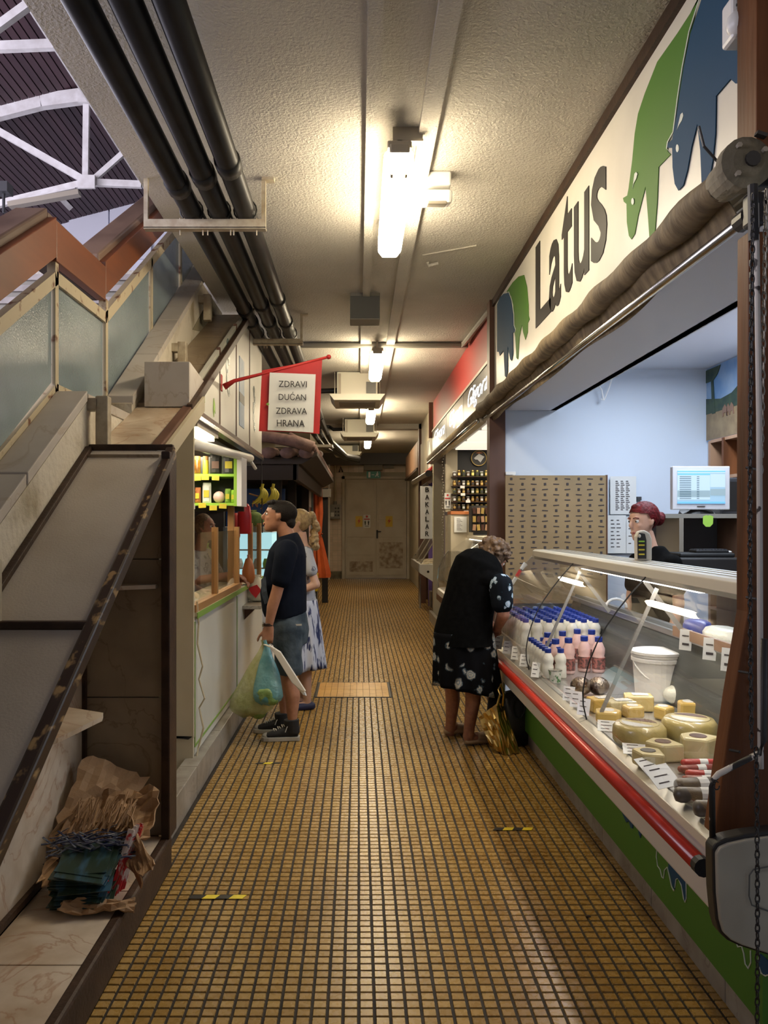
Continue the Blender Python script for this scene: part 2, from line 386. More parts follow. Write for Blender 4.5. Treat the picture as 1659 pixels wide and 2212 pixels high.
    def lathe(s, prof, c=(0, 0, 0), n=16, axis=(0, 0, 1), m=None, sx=1):
        ax = vec(axis).normalized(); c = vec(c); ref = (1, 0, 0) if abs(ax.x) < .9 else (0, 1, 0)
        return s.loft([(c+ax*z, r*sx, r) for r, z in prof], ref, n, True, m, fixed=ax)
    def prism(s, poly, o, u, v, d, m=None):
        """polygon (2D) in plane o+u*a+v*b, pushed out by vector d"""
        o, u, v, d = vec(o), vec(u), vec(v), vec(d); n = len(poly)
        A = [o+u*a+v*b for a, b in poly]
        fs = [tuple(range(n))[::-1], tuple(range(n, 2*n))]+[(i, (i+1) % n, (i+1) % n+n, i+n) for i in range(n)]
        return s.add(A+[a+d for a in A], fs, m)
    def grid(s, fn, nu, nv, m=None, closed=False):
        vs = [fn(i/nu, j/nv) for i in range(nu+1) for j in range(nv+1)]
        return s.add(vs, [(i*(nv+1)+j, (i+1)*(nv+1)+j, (i+1)*(nv+1)+j+1, i*(nv+1)+j+1) for i in range(nu) for j in range(nv)], m)
    def text(s, t, o, u, v, h, w=None, off=0, shear=0, ext=0, m=None, spacing=1):
        vs, fs = text_mesh(t, off, shear, ext, spacing)
        if not vs: return s
        o, u, v = vec(o), vec(u), vec(v); nrm = u.cross(v)
        x0 = min(a[0] for a in vs); x1 = max(a[0] for a in vs); y0 = min(a[1] for a in vs); y1 = max(a[1] for a in vs)
        sy = h/(y1-y0); sx = (w/(x1-x0)) if w else sy
        return s.add([o+u*(a[0]-x0)*sx+v*(a[1]-y0)*sy+nrm*a[2] for a in vs], fs, m)
    def build(s, name, mt, parent=None, label=None, cat=None, group=None, kind=None, smooth=False, bevel=0,
              remesh=0, smooth_it=4, keep=None, solid=0, sub=0):
        vs = np.array(s.v, dtype=float)
        o_ = vs.min(0)*.5+vs.max(0)*.5; o_[2] = vs[:, 2].min()
        me = bpy.data.meshes.new(name)
        me.from_pydata([tuple(x) for x in (vs-o_)], [], s.f)
        mts = mt if isinstance(mt, (list, tuple)) else [mt]
        for q in mts: me.materials.append(M[q])
        me.polygons.foreach_set('material_index', s.m)
        ob = bpy.data.objects.new(name, me); COL.objects.link(ob)
        mods = False
        if remesh:
            r = ob.modifiers.new('r', 'REMESH'); r.mode = 'VOXEL'; r.voxel_size = remesh; r.use_smooth_shade = True; mods = True
            if smooth_it:
                q = ob.modifiers.new('s', 'SMOOTH'); q.iterations = smooth_it; q.factor = .5
        if solid: q = ob.modifiers.new('t', 'SOLIDIFY'); q.thickness = solid; mods = True
        if bevel:
            q = ob.modifiers.new('b', 'BEVEL'); q.width = bevel; q.segments = 2; q.limit_method = 'ANGLE'; mods = True
        if sub: q = ob.modifiers.new('u', 'SUBSURF'); q.levels = sub; q.render_levels = sub; mods = True
        if mods:
            dg = bpy.context.evaluated_depsgraph_get()
            me2 = bpy.data.meshes.new_from_object(ob.evaluated_get(dg)); me2.name = name
            ob.modifiers.clear(); ob.data = me2; bpy.data.meshes.remove(me); me = me2
            if not me.materials:
                for q in mts: me.materials.append(M[q])
        if keep:
            import bmesh
            bm = bmesh.new(); bm.from_mesh(me)
            kill = [f for f in bm.faces if not keep(f.calc_center_median()+Vector(o_))]
            bmesh.ops.delete(bm, geom=kill, context='FACES'); bm.to_mesh(me); bm.free()
        if smooth or remesh or sub: me.shade_smooth()
        if smooth == 2:
            pass
        po = Vector((0, 0, 0))
        if parent is not None:
            ob.parent = parent; po = ORG.get(parent.name, Vector((0, 0, 0)))
        ob.location = Vector(o_)-po; ORG[ob.name] = Vector(o_)
        tag(ob, label, cat, group, kind)
        return ob
_tc = {}
def text_mesh(t, off, shear, ext, spacing):
    k = (t, off, shear, ext, spacing)
    if k not in _tc:
        c = bpy.data.curves.new('t', 'FONT'); c.body = t; c.size = 1; c.offset = off; c.shear = shear; c.extrude = ext
        c.resolution_u = 3; c.space_character = spacing; c.align_x = 'CENTER'
        o = bpy.data.objects.new('t', c); COL.objects.link(o)
        dg = bpy.context.evaluated_depsgraph_get()
        me = bpy.data.meshes.new_from_object(o.evaluated_get(dg))
        _tc[k] = ([tuple(v.co) for v in me.vertices], [tuple(p.vertices) for p in me.polygons])
        bpy.data.objects.remove(o); bpy.data.curves.remove(c); bpy.data.meshes.remove(me)
    return _tc[k]
def tag(o, label=None, cat=None, group=None, kind=None):
    for k, v_ in (('label', label), ('category', cat), ('group', group), ('kind', kind)):
        if v_: o[k] = v_
    return o
def thing(name, label, cat, loc=(0, 0, 0), group=None):
    o = bpy.data.objects.new(name, None); COL.objects.link(o); o.location = loc; o.empty_display_size = .1
    ORG[o.name] = vec(loc)
    return tag(o, label, cat, group)
def struct(mb, name, mt, **k): return mb.build(name, mt, kind='structure', **k)
def copytree(o, loc, label=None, group=None, rotz=None, scale=None, parent=None, first=True):
    c = o.copy(); COL.objects.link(c)
    if first:
        c.location = loc
        if rotz is not None: c.rotation_euler = (0, 0, rotz)
        if scale: c.scale = scale
        if label: c['label'] = label
        if group: c['group'] = group
    else: c.parent = parent
    for ch in o.children: copytree(ch, None, parent=c, first=False)
    return c
UY = Vector((0, 1, 0)); UZ = Vector((0, 0, 1)); UX = Vector((1, 0, 0))
# ================================================================== STRUCTURE
CZ = 3.58
floor = struct(MB().box(-1.4, 1.7, .9, 22.75, -.08, -.004), 'floor', 'grout')
TX, TY, TW, TD = .0516, .044, .0422, .0368
def tile_mesh():
    m = MB(); w, d = TW/2, TD/2
    m.add([(-w, -d, -.004), (w, -d, -.004), (w, d, -.004), (-w, d, -.004), (-w+.0015, -d+.0015, 0), (w-.0015, -d+.0015, 0), (w-.0015, d-.0015, 0), (-w+.0015, d-.0015, 0)],
          [(4, 5, 6, 7), (0, 1, 5, 4), (1, 2, 6, 5), (2, 3, 7, 6), (3, 0, 4, 7)])
    return m
tm = tile_mesh(); tv = np.array(tm.v)
first = None; count = 0; far = []
rows = range(int(.95/TY), int(22.7/TY))
for r in rows:
    y = (r+.5)*TY
    lo, hi = (-.90, 1.27) if y < 3.7 else ((-.98, 1.27) if y < 8.2 else (-1.38, 1.6))
    c0, c1 = math.ceil(lo/TX), math.floor(hi/TX)
    for c in range(c0, c1):
        x = (c+.5)*TX
        if -.40 < x < .30 and 7.22 < y < 7.90: continue
        if 2.44 < y < 2.81 and count < 300 and abs(x-.15) < 1.1:
            if first is None:
                first = tm.build('tile', 'floor_tile', floor); tme = first.data; first.location = Vector((x, y, -.004))-ORG['floor']
            else:
                o = bpy.data.objects.new('tile', tme); COL.objects.link(o); o.parent = floor; o.location = Vector((x, y, -.004))-ORG['floor']
            count += 1
        else: far.append((x+R.uniform(-.0008, .0008), y+R.uniform(-.0006, .0006), R.uniform(-.0012, 0)))
fm = MB(); allv = (tv[None]+np.array(far)[:, None, :]).reshape(-1, 3); fm.v = [tuple(a) for a in allv]
fm.f = [tuple(i+8*k for i in f) for k in range(len(far)) for f in tm.f]; fm.m = [0]*len(fm.f)
fm.build('tile_field', 'floor_tile', floor, kind='stuff')
# inspection hatch of larger glossy tiles
h = thing('floor_hatch', 'tiled inspection hatch of brighter yellow tiles set in the middle of the passage floor', 'hatch', (-.05, 7.55, 0))
m = MB()
for a in ((-.40, -.385, 7.22, 7.90), (.285, .30, 7.22, 7.90), (-.40, .30, 7.22, 7.235), (-.40, .30, 7.885, 7.90)): m.box(*a[:4], -.004, .003)
m.build('frame', 'black_metal', h)
for i in range(11):
    for j in range(2):
        x0 = -.384+i*.0607; y0 = 7.237+j*.325
        MB().box(x0, x0+.058, y0, y0+.321, -.003, .004).build('tile', 'hatch_tile', h)

ceil = MB().box(-1.27, 3.4, -1, 22.75, CZ, CZ+.3)
ceil.box(-3.2, -1.27, 7.1, 22.75, CZ, CZ+.3)
ceiling = struct(ceil, 'ceiling', 'ceiling_plaster')
# shallow ceiling trunking (two long strips)
for nm, x0, x1, y1 in (('trim_1', .035, .095, 6.8), ('trim_2', .30, .39, 15.8)):
    struct(MB().box(x0, x1, -1, y1, CZ-.035, CZ), nm, 'ceiling_plaster')
struct(MB().box(.02, .14, 7.0, 22, CZ-.03, CZ), 'trim_3', 'ceiling_plaster')
# downstand beams across the passage
struct(MB().box(-1.3, 1.25, 15.7, 15.95, CZ-.10, CZ), 'trim_4', 'ceiling_plaster')
struct(MB().box(-1.3, 1.6, 22.2, 22.7, CZ-.32, CZ), 'trim_5', 'tarp_dark')
# ---- end wall with tiles, steel double door
endw = struct(MB().box(-2.6, 3.0, 22.75, 22.95, 0, CZ), 'wall_end', 'wall_cream')
tl = None
for i in range(24):
    for j in range(22):
        x = -1.35+i*.15; z = .22+j*.15
        if -.50 < x+.07 < 1.45 and z < 2.95: continue
        if tl is None:
            o = MB().box(x, x+.142, 22.738, 22.752, z, z+.142).build('wall_tile', 'wall_tile', endw); tl = o; base = o.location-Vector((x, 0, z))
        else:
            o = bpy.data.objects.new('wall_tile', tl.data); COL.objects.link(o); o.parent = endw; o.location = base+Vector((x, 0, z))
struct(MB().box(-1.4, -.5, 22.70, 22.75, 0, .2).box(1.45, 1.7, 22.7, 22.75, 0, .2), 'baseboard_end', 'mould')
door = thing('door_1', None, None, (.5, 22.7, 0)); door['kind'] = 'structure'
m = MB()
for a in ((-.48, -.40, 0, 2.95), (1.38, 1.46, 0, 2.95), (-.48, 1.46, 2.87, 2.95)): m.box(a[0], a[1], 22.60, 22.74, a[2], a[3])
m.build('frame', 'metal_door', door)
for s, x0, x1 in ((0, -.39, .50), (1, .51, 1.37)):
    lf = MB().box(x0, x1, 22.66, 22.70, .02, 2.86).build('leaf', 'metal_door', door)
    for z0, z1 in ((.10, .62), (.68, 1.15), (1.20, 1.62), (1.70, 2.78)):
        MB().box(x0+.05, x1-.05, 22.645, 22.662, z0, z1).build('door_panel', 'metal_door', lf, bevel=.004)
    MB().box(x0+.12 if s == 0 else x0+.08, x1-.1, 22.642, 22.646, .2+s*.1, .5+s*.55).build('stain', 'door_stain', lf)
m = MB().cbox((.56, 22.63, 1.3), (.05, .02, .22)).cyl if False else MB().cbox((.53, 22.63, 1.28), (.05, .02, .24))
m.tube([(.53, 22.62, 1.36), (.53, 22.58, 1.36), (.64, 22.58, 1.36)], .012)
m.build('door_handle', 'black_metal', door)
def endpt(px, py, Y=22.6): return P(px, py, Y)
def sheet(name, px0, py0, px1, py1, Y, mt, label, cat, parent=None, t=.004):
    a = P(px0, py0, Y); b = P(px1, py1, Y)
    return MB().box(a.x, b.x, Y-t, Y, b.z, a.z).build(name, mt, parent, label, cat)
for px0, lab in ((768, 'yellow high voltage warning sticker on the left leaf of the steel door'), (833, 'yellow high voltage warning sticker on the right leaf of the steel door')):
    t = thing('warning_sticker', lab, 'sticker', P(px0+8, 1138, 22.64))
    sheet('sheet', px0, 1115, px0+15, 1138, 22.64, 'warn_yellow', None, None, t)
    m = MB(); o = P(px0+7.5, 1126, 22.632)
    m.prism([(.03, .10), (-.045, -.01), (.0, .0), (-.03, -.09), (.05, .03), (.0, .02)], o, UX, UZ, (0, -.003, 0)); m.build('bolt_print', 'red_print', t)
def covid_sign(px0, py0, px1, py1, Y, lab):
    t = thing('distance_notice', lab, 'notice', P((px0+px1)/2, py1, Y))
    sheet('sheet', px0, py0, px1, py1, Y, 'paper', None, None, t)
    o = P((px0+px1)/2, py1, Y-.005); W = abs(P(px1, py0, Y).x-P(px0, py0, Y).x); H_ = P(px0, py0, Y).z-o.z
    m = MB(); m.prism([(math.cos(a*.5236)*W*.17, H_*.86+math.sin(a*.5236)*W*.17) for a in range(12)], o, UX, UZ, (0, -.002, 0))
    m.prism([(-W*.42, H_*.62), (W*.42, H_*.62), (W*.42, H_*.70), (-W*.42, H_*.70)], o, UX, UZ, (0, -.002, 0)); m.build('red_print', 'red_print', t)
    m = MB()
    for sx in (-1, 1):
        c = sx*W*.24
        m.prism([(c+math.cos(a*.7854)*W*.055, H_*.55+math.sin(a*.7854)*W*.055) for a in range(8)], o, UX, UZ, (0, -.002, 0))
        m.prism([(c-W*.11, H_*.5), (c+W*.11, H_*.5), (c+W*.09, H_*.36), (c+W*.05, H_*.2), (c-W*.05, H_*.2), (c-W*.09, H_*.36)], o, UX, UZ, (0, -.002, 0))
    m.prism([(-W*.3, H_*.10), (W*.3, H_*.10), (W*.3, H_*.14), (-W*.3, H_*.14)], o, UX, UZ, (0, -.002, 0))
    m.build('figure_print', 'sign_black', t)
covid_sign(785, 1112, 800, 1140, 22.64, 'white keep distance notice with two black figures on the steel door')
# exit sign, louvre box above it, switch box, conduit
t = thing('exit_sign', 'green emergency exit sign with a running figure above the steel door', 'sign', P(807, 1033, 22.6))
sheet('plate', 792, 1018, 822, 1033, 22.6, 'exit_green', None, None, t, .02)
o = P(807, 1025.5, 22.575); m = MB()
m.prism([(-.15, -.08), (-.09, -.08), (-.09, .08), (-.15, .08)], o, UX, UZ, (0, -.003, 0))
m.prism([(-.06, -.01), (.02, -.01), (.02, .012), (-.06, .012)], o, UX, UZ, (0, -.003, 0))
m.prism([(.07, .03), (.12, .05), (.15, .01), (.12, .0), (.16, -.07), (.13, -.07), (.1, -.02), (.06, -.06), (.04, -.04), (.08, .0)], o, UX, UZ, (0, -.003, 0))
m.prism([(.11+math.cos(a*.7854)*.018, .072+math.sin(a*.7854)*.018) for a in range(8)], o, UX, UZ, (0, -.003, 0))
m.build('symbol', 'white_plastic', t)
t = thing('vent_box', 'grey louvred metal box on the end wall above the exit sign', 'vent', P(806, 1016, 22.5))
sheet('body', 786, 972, 826, 1016, 22.55, 'grey_box', None, None, t, .2)
for k in range(4): sheet('louvre', 788, 976+k*10, 824, 983+k*10, 22.33, 'grey_box', None, None, t, .03)
MB().tube([P(785, 970, 22.5), P(760, 972, 22.5)], .03).build('duct', 'grey_box', t)
t = thing('switch_box', 'grey switch box with six black buttons on the tiled wall left of the steel door', 'switch', P(724, 1121, 22.6))
a = P(713, 1090, 22.6); b = P(735, 1121, 22.6); MB().box(a.x, b.x, 22.45, 22.7, b.z, a.z).build('body', 'grey_box', t, bevel=.01)
MB().tube([P(724, 1090, 22.6), P(724, 1083, 22.6)], .05).build('gland', 'grey_box', t)
for i in range(2):
    for j in range(3): MB().lathe([(.028, 0), (.028, .02)], P(725+i*6, 1098+j*7.5, 22.45), 8, (0, -1, 0)).build('button', 'black_metal', t)
sheet('label', 714.5, 1107, 721.5, 1116, 22.445, 'paper', None, None, t, .004)
MB().tube([P(724, 1084, 22.62), P(724, 985, 22.62)], .03).build('conduit_pipe', 'cream_metal', None, 'cream conduit pipe running up from the grey switch box on the end wall', 'pipe')
MB().tube([P(733, 1020, 22.6), P(736, 1008, 22.6), P(740, 1020, 22.6)], .02).build('wall_hook', 'black_metal', None, 'small dark hook on the end wall left above the door', 'hook')
m = MB(); c = P(849, 992, 22.6)
m.tube([c+Vector((math.cos(a*.524)*.19, 0, math.sin(a*.524)*.10)) for a in range(13)]+[P(880, 975, 22.6)], .01)
m.build('loose_cable', 'black_metal', None, 'loop of black cable hanging on the end wall right of the vent box', 'cable')
sheet('control_strip', 828, 1003, 851, 1012, 22.6, 'grey_box', 'small grey control strip right of the vent box', 'control', None, .05)

# ================================================================== HALL BEYOND THE STAIR
hallw = struct(MB().prism([(-14, 0), (-2, 0), (-2, 8.85), (-4.2, 8.30), (-7.3, 7.5), (-14, 5.8)], (0, 16.2, 0), UX, UZ, (0, .2, 0)), 'wall_hall', 'hall_white')
for px0, px1, py0 in ((150, 238, 448), (238, 330, 430)):
    a, b = P(px0, py0, 16.15), P(px1, 560, 16.15)
    MB().box(a.x, b.x-.03, 16.12, 16.2, b.z, a.z).build('wall_panel', 'hall_white', hallw)
hroof = struct(MB().add([(-16, 2, 5.33), (-1.5, 2, 9.10), (-1.5, 16.4, 9.10), (-16, 16.4, 5.33)], [(0, 1, 2, 3)]), 'trim_6', 'roof_board')
pm = None
for i in range(112):
    x = -13.6+i*.108; z = 8.3+.26*(x+4.2)-.03
    if pm is None:
        pm = MB().cbox((x, 9.3, z), (.094, 14, .03), (0, -math.atan(.26), 0)).build('roof_board', 'roof_board', hroof); b0 = pm.location-Vector((x, 0, z))
    else:
        o = bpy.data.objects.new('roof_board', pm.data); COL.objects.link(o); o.parent = hroof; o.location = b0+Vector((x, 0, z))
tr = thing('roof_truss', 'white steel roof truss of the market hall under dark red boards', 'truss', P(185, 390, 12))
def mem(a, b, wd=.12, Y=12, Y2=None, mt='truss_white', nm='member'):
    MB().bar(P(*a, Y), P(*b, Y2 or Y), wd, wd*.7, (0, 1, 0)).build(nm, mt, tr)
m = MB()
pts = [P(x, y, 12) for x, y in ((-260, 330), (-120, 280), (0, 243), (90, 220), (188, 207))]
for a, b in zip(pts, pts[1:]): m.bar(a, b, .20, .12, (0, 1, 0))
m.build('arched_chord', 'truss_white', tr)
mem((187, 212), (185, 392), .09); mem((-40, 262), (180, 388), .10); mem((200, 390), (272, 326), .08)
mem((185, 394), (306, 399), .10); mem((-60, 455), (185, 395), .10); mem((-60, 225), (152, 450), .10, 13, 15.5)
for c_ in ((187, 207), (187, 393)):
    p = P(*c_, 11.9); MB().cbox(p, (.26, .04, .2)).build('gusset_plate', 'truss_white', tr)
tr2 = thing('roof_purlin', 'long white latticed purlin of the hall roof running along the ceiling edge', 'purlin', (-3.95, 9, 7.85))
for dx in (-.05, .07): MB().bar((-3.95+dx, 3, 7.9), (-3.95+dx, 16.1, 7.9), .06, .10).build('rail', 'truss_white', tr2)
for k in range(16): MB().bar((-4.0, 4+k*.75, 7.9), (-3.88, 4.37+k*.75, 7.9), .03, .04).build('lacing', 'truss_white', tr2)
MB().bar(P(-60, 104, 9.6), P(118, 97, 9.6), .11, .08, (0, 1, 0)).build('tie_beam', 'truss_white', None, 'short white cross beam nearest the camera below the hall roof', 'beam')
MB().bar(P(-50, 92, 9), P(62, 10, 9), .09, .08, (0, 1, 0)).build('roof_brace', 'truss_white', None, 'white diagonal brace in the top left corner of the hall roof', 'beam')
t = thing('hall_lamp', 'long grey batten lamp hanging below the hall roof truss at the left', 'lamp', P(95, 435, 11))
MB().bar(P(20, 444, 11), P(172, 417, 11), .12, .07, (0, 0, 1)).build('reflector', 'steel_zinc', t)
MB().bar(P(24, 442, 11.2), P(168, 412, 11.2), .22, .02, (0, 0, 1)).build('housing', 'truss_white', t)
t = thing('spotlight', 'dark floodlight at the left edge below the hall roof', 'lamp', P(10, 410, 11))
MB().cbox(P(8, 408, 11), (.18, .2, .14)).build('body', 'grey_dark', t); MB().tube([P(8, 400, 11), P(8, 460, 11)], .02).build('stem', 'grey_dark', t)

# ================================================================== STAIR
def sl(y, z0, s): return z0+s*y
st = thing('staircase', 'stone staircase rising to the hall behind the glass railing', 'staircase', (-2.2, 3, 0))
for i in range(12):   # lower flight to landing, seen through the railing
    y = 1.0+i*.27; z = 2.14-(10-i)*.172
    if z > .1: MB().box(-3.1, -1.5, y, y+.31, z-.04, z).build('step', 'tread_stone', st)
MB().box(-3.1, -1.5, 3.75, 4.5, 2.07, 2.14).build('landing', 'tread_stone', st)
for i in range(9):
    y = 4.5+i*.28; z = 2.30+i*.178
    MB().box(-3.1, -1.5, y-.03, y+.3, z-.05, z).build('step', 'tread_stone', st)
    MB().box(-3.1, -1.5, y, y+.02, z-.178, z-.05).build('riser', 'grey_box', st)
# stringer wall between stair and the marble band (plaster), with stone coping
sw = thing('stringer_wall', 'peeling white plaster stair wall between marble band and railing', 'wall', (-1.38, 3, 0))
prof = [(.9, .0), (4.78, 0), (4.78, 2.30), (7.1, 3.42), (7.1, 3.58), (6.45, 3.58), (4.47, 2.28), (4.47, 2.17), (3.73, 2.17), (.9, .36)]
MB().prism(prof, (-1.50, 0, 0), UY, UZ, (.21, 0, 0)).build('plaster', 'old_plaster', sw)
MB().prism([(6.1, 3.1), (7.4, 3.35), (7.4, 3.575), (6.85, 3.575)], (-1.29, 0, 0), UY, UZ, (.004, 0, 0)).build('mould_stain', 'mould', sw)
def slab_run(y0, z0, y1, z1, n, nm, x0, x1, th, mt, parent):
    for i in range(n):
        a, b = i/n, (i+1)/n; g = .006/(y1-y0)
        ya, yb = y0+(y1-y0)*(a+g), y0+(y1-y0)*(b-g); za, zb = z0+(z1-z0)*(a+g), z0+(z1-z0)*(b-g)
        MB().prism([(ya, za), (yb, zb), (yb, zb+th), (ya, za+th)], (x0, 0, 0), UY, UZ, (x1-x0, 0, 0)).build(nm, mt, parent, bevel=.004)
slab_run(1.0, .435, 3.73, 2.18, 4, 'coping_stone', -1.43, -1.283, .05, 'marble_grey', sw)
slab_run(3.73, 2.165, 4.47, 2.165, 1, 'coping_stone', -1.43, -1.283, .05, 'marble_grey', sw)
slab_run(4.47, 2.27, 7.3, 4.09, 5, 'coping_stone', -1.43, -1.283, .05, 'marble_grey', sw)

# railing: posts, rails, ribbed glass panes, brackets
XR = -1.45
def rb(y): return (1.88+.64*(y-3.18)) if y < 3.73 else (2.235 if y < 4.47 else 2.24+.655*(y-4.47))   # bottom rail
def rt(y): return rb(y)+.53
rl = thing('stair_railing', 'cream painted steel stair railing with ribbed glass panes', 'railing', (XR, 4.5, 2))
knots = [1.2, 2.2, 3.0, 3.73, 4.47, 5.43, 6.35, 7.1]
knots = [1.4, 2.55, 3.73, 4.47, 5.45, 6.35, 7.2]
for a, b in zip(knots, knots[1:]):
    e = 1e-3
    for nm, fn, hgt, mt in (('bottom_rail', rb, .05, 'rusty_cream'), ('top_rail', rt, .06, 'rusty_cream')):
        MB().bar((XR, a, fn(a+e if a != 4.47 else 4.4701)), (XR, b, fn(b-e)), .04, hgt).build(nm, mt, rl)
    za, zb = rb(a+e), rb(b-e)
    pane = MB().prism([(a+.03, za+.03), (b-.03, zb+.03), (b-.03, zb+.51), (a+.03, za+.51)], (XR-.004, 0, 0), UY, UZ, (.008, 0, 0)).build('glass_pane', 'frosted_glass', rl)
for k in knots[1:-1]:
    MB().box(XR-.02, XR+.02, k-.02, k+.02, rb(k)-.02, rt(k)+(.10 if k in (3.73, 4.47) else .02)).build('post', 'rusty_cream', rl)
    if k == 2.55: MB().box(XR-.02, XR+.02, k-.02, k+.02, rt(k), rt(k)+.10).build('post', 'rusty_cream', rl)
for k, dy in ((3.76, 0), (4.5, 0), (5.45, 0), (6.35, 0), (2.6, 0)):
    m = MB().box(XR, -1.235, k-.03, k+.03, rb(k)-.10, rb(k)-.04).box(-1.25, -1.19, k-.03, k+.03, rb(k)-(.42 if k == 3.76 else .24), rb(k)-.03)
    m.build('bracket', 'bracket_cream', rl, bevel=.006)
hr = thing('handrail', 'orange brown wooden handrail board zigzagging above the glass railing', 'handrail', (XR, 4.2, 2.9))
def hb(y): return rb(y)+.62
hk = [1.2, 3.70, 4.42, 7.0]
for a, b in zip(hk, hk[1:]):
    za, zb = (hb(min(a, 3.72)) if a < 4 else 2.88), (2.85 if b in (3.70, 4.42) else hb(b))
    if a == 1.2: za = 2.85-.64*(3.7-1.2)
    MB().prism([(a, za), (b, zb), (b, zb+.19), (a, za+.19)], (XR-.02, 0, 0), UY, UZ, (.05, 0, 0)).build('board', 'handrail_wood', hr, bevel=.004)
    MB().prism([(a, za+.17), (b, zb+.17), (b, zb+.235), (a, za+.235)], (XR-.17, 0, 0), UY, UZ, (.16, 0, 0)).build('cap', 'handrail_cap', hr, bevel=.012)
    MB().prism([(a, za), (b, zb), (b, zb+.03), (a, za+.03)], (XR-.12, 0, 0), UY, UZ, (.10, 0, 0)).build('underside', 'edge_dark', hr)
hr2 = thing('far_handrail', 'brown wooden handrail on the far side of the stair below the hall roof', 'handrail', (-3.1, 4.2, 2.9))
MB().prism([(1.5, 1.5), (3.7, 2.92), (3.7, 3.08), (1.5, 1.66)], (-3.1, 0, 0), UY, UZ, (.06, 0, 0)).build('board', 'handrail_wood', hr2)

# ---- marble band along the stair
bd = thing('marble_band', 'broad sloping marble band with dark wooden edging beside the stair', 'stair cladding', (-1.07, 2.6, .5))
def band(y): return .624*y-.379
ys = [.95, 1.60, 2.44, 3.33, 3.70]
ys = [.95, 1.75, 2.62, 3.74]
for a, b in zip(ys, ys[1:]):
    MB().prism([(a+.01, band(a+.01)), (b-.01, band(b-.01)), (b-.01, band(b-.01)-.03), (a+.01, band(a+.01)-.03)], (-1.285, 0, 0), UY, UZ, (.40, 0, 0)).build('slab', 'terrazzo', bd, bevel=.003)
    MB().bar((-1.28, b, band(b)+.004), (-.88, b, band(b)+.004), .035, .03).build('cross_strip', 'edge_dark', bd, bevel=.006)
MB().bar((-.885, .9, band(.9)-.005), (-.885, 3.72, band(3.72)-.005), .045, .055).build('outer_edging', 'edge_worn', bd, bevel=.008)
MB().bar((-1.275, .9, band(.9)+.01), (-1.275, 3.72, band(3.72)+.01), .03, .03).build('inner_edging', 'edge_dark', bd, bevel=.006)
b2 = thing('upper_marble_band', 'upper marble slabs with brown edging stepping up to the ceiling', 'stair cladding', (-1.12, 5, 2))
MB().box(-1.29, -.95, 3.72, 3.80, 1.90, 1.965).build('front_edging', 'edge_dark', b2, bevel=.008)
MB().prism([(3.80, 1.955), (4.56, 2.275), (4.56, 2.24), (3.80, 1.92)], (-1.285, 0, 0), UY, UZ, (.27, 0, 0)).build('slab', 'marble_pink', b2, bevel=.003)
MB().prism([(3.78, 1.965), (4.56, 2.29), (4.56, 2.24), (3.78, 1.915)], (-1.012, 0, 0), UY, UZ, (.055, 0, 0)).build('edging', 'brown_paint', b2, bevel=.006)
MB().prism([(3.72, 1.92), (4.78, 2.37), (4.78, 2.28), (3.72, 1.83)], (-.955, 0, 0), UY, UZ, (.02, 0, 0)).build('fascia_strip', 'wall_cream', b2)
for i in range(3):
    a, b = 4.58+i*.82, 4.58+(i+1)*.82-.012
    MB().prism([(a, 2.29+.475*(a-4.56)), (b, 2.29+.475*(b-4.56)), (b, 2.26+.475*(b-4.56)), (a, 2.26+.475*(a-4.56))], (-1.285, 0, 0), UY, UZ, (.30, 0, 0)).build('slab', 'marble_shaded', b2)
MB().prism([(4.50, 2.28), (7.2, 3.565), (7.2, 3.50), (4.50, 2.21)], (-.985, 0, 0), UY, UZ, (.035, 0, 0)).build('edging', 'edge_dark', b2, bevel=.006)
m = thing('marble_box', 'boxed marble block sitting on the sloping slab below the railing', 'block', (-1.1, 4.62, 2.29))
MB().box(-1.235, -.975, 4.53, 4.55, 2.27, 2.53).build('front_panel', 'marble_grey', m, bevel=.003)
MB().prism([(4.55, 2.29), (4.98, 2.49), (4.552, 2.53)], (-.99, 0, 0), UY, UZ, (.015, 0, 0)).build('side_panel', 'marble_grey', m)
MB().prism([(4.55, 2.29), (4.98, 2.49), (4.552, 2.53)], (-1.235, 0, 0), UY, UZ, (.015, 0, 0)).build('side_panel', 'marble_grey', m)
MB().prism([(4.55, 2.515), (4.98, 2.475), (4.98, 2.49), (4.55, 2.53)], (-1.22, 0, 0), UY, UZ, (.23, 0, 0)).build('top_panel', 'marble_grey', m)

# ---- niche under the band: left wall, back wall, ledge and kerb
wl = struct(MB().prism([(.5, .0), (3.78, 0), (3.78, 1.90), (.5, -.05)], (-1.50, 0, 0), UY, UZ, (.21, 0, 0)), 'wall_left', 'marble_shaded')
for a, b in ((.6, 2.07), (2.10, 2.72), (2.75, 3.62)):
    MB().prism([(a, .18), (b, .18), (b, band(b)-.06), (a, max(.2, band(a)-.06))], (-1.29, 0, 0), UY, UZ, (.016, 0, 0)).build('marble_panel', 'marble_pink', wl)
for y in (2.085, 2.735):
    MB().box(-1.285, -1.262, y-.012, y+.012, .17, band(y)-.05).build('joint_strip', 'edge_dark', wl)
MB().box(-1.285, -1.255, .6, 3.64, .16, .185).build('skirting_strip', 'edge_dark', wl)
nb = struct(MB().box(-1.29, -.93, 3.66, 3.74, 0, 1.92), 'wall_niche', 'marble_shaded')
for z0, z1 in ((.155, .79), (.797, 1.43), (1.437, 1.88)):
    MB().box(-1.27, -.905, 3.645, 3.662, z0, z1).build('marble_panel', 'marble_shaded', nb)
MB().box(-1.278, -1.258, 3.62, 3.645, .16, 1.88).build('corner_strip', 'edge_dark', nb)
MB().box(-.905, -.865, 3.60, 3.74, .15, 1.93).build('corner_post', 'edge_dark', nb, bevel=.006)
kb = thing('marble_ledge', 'low veined marble ledge with dark kerb along the foot of the stair', 'ledge', (-1.1, 2.4, 0))
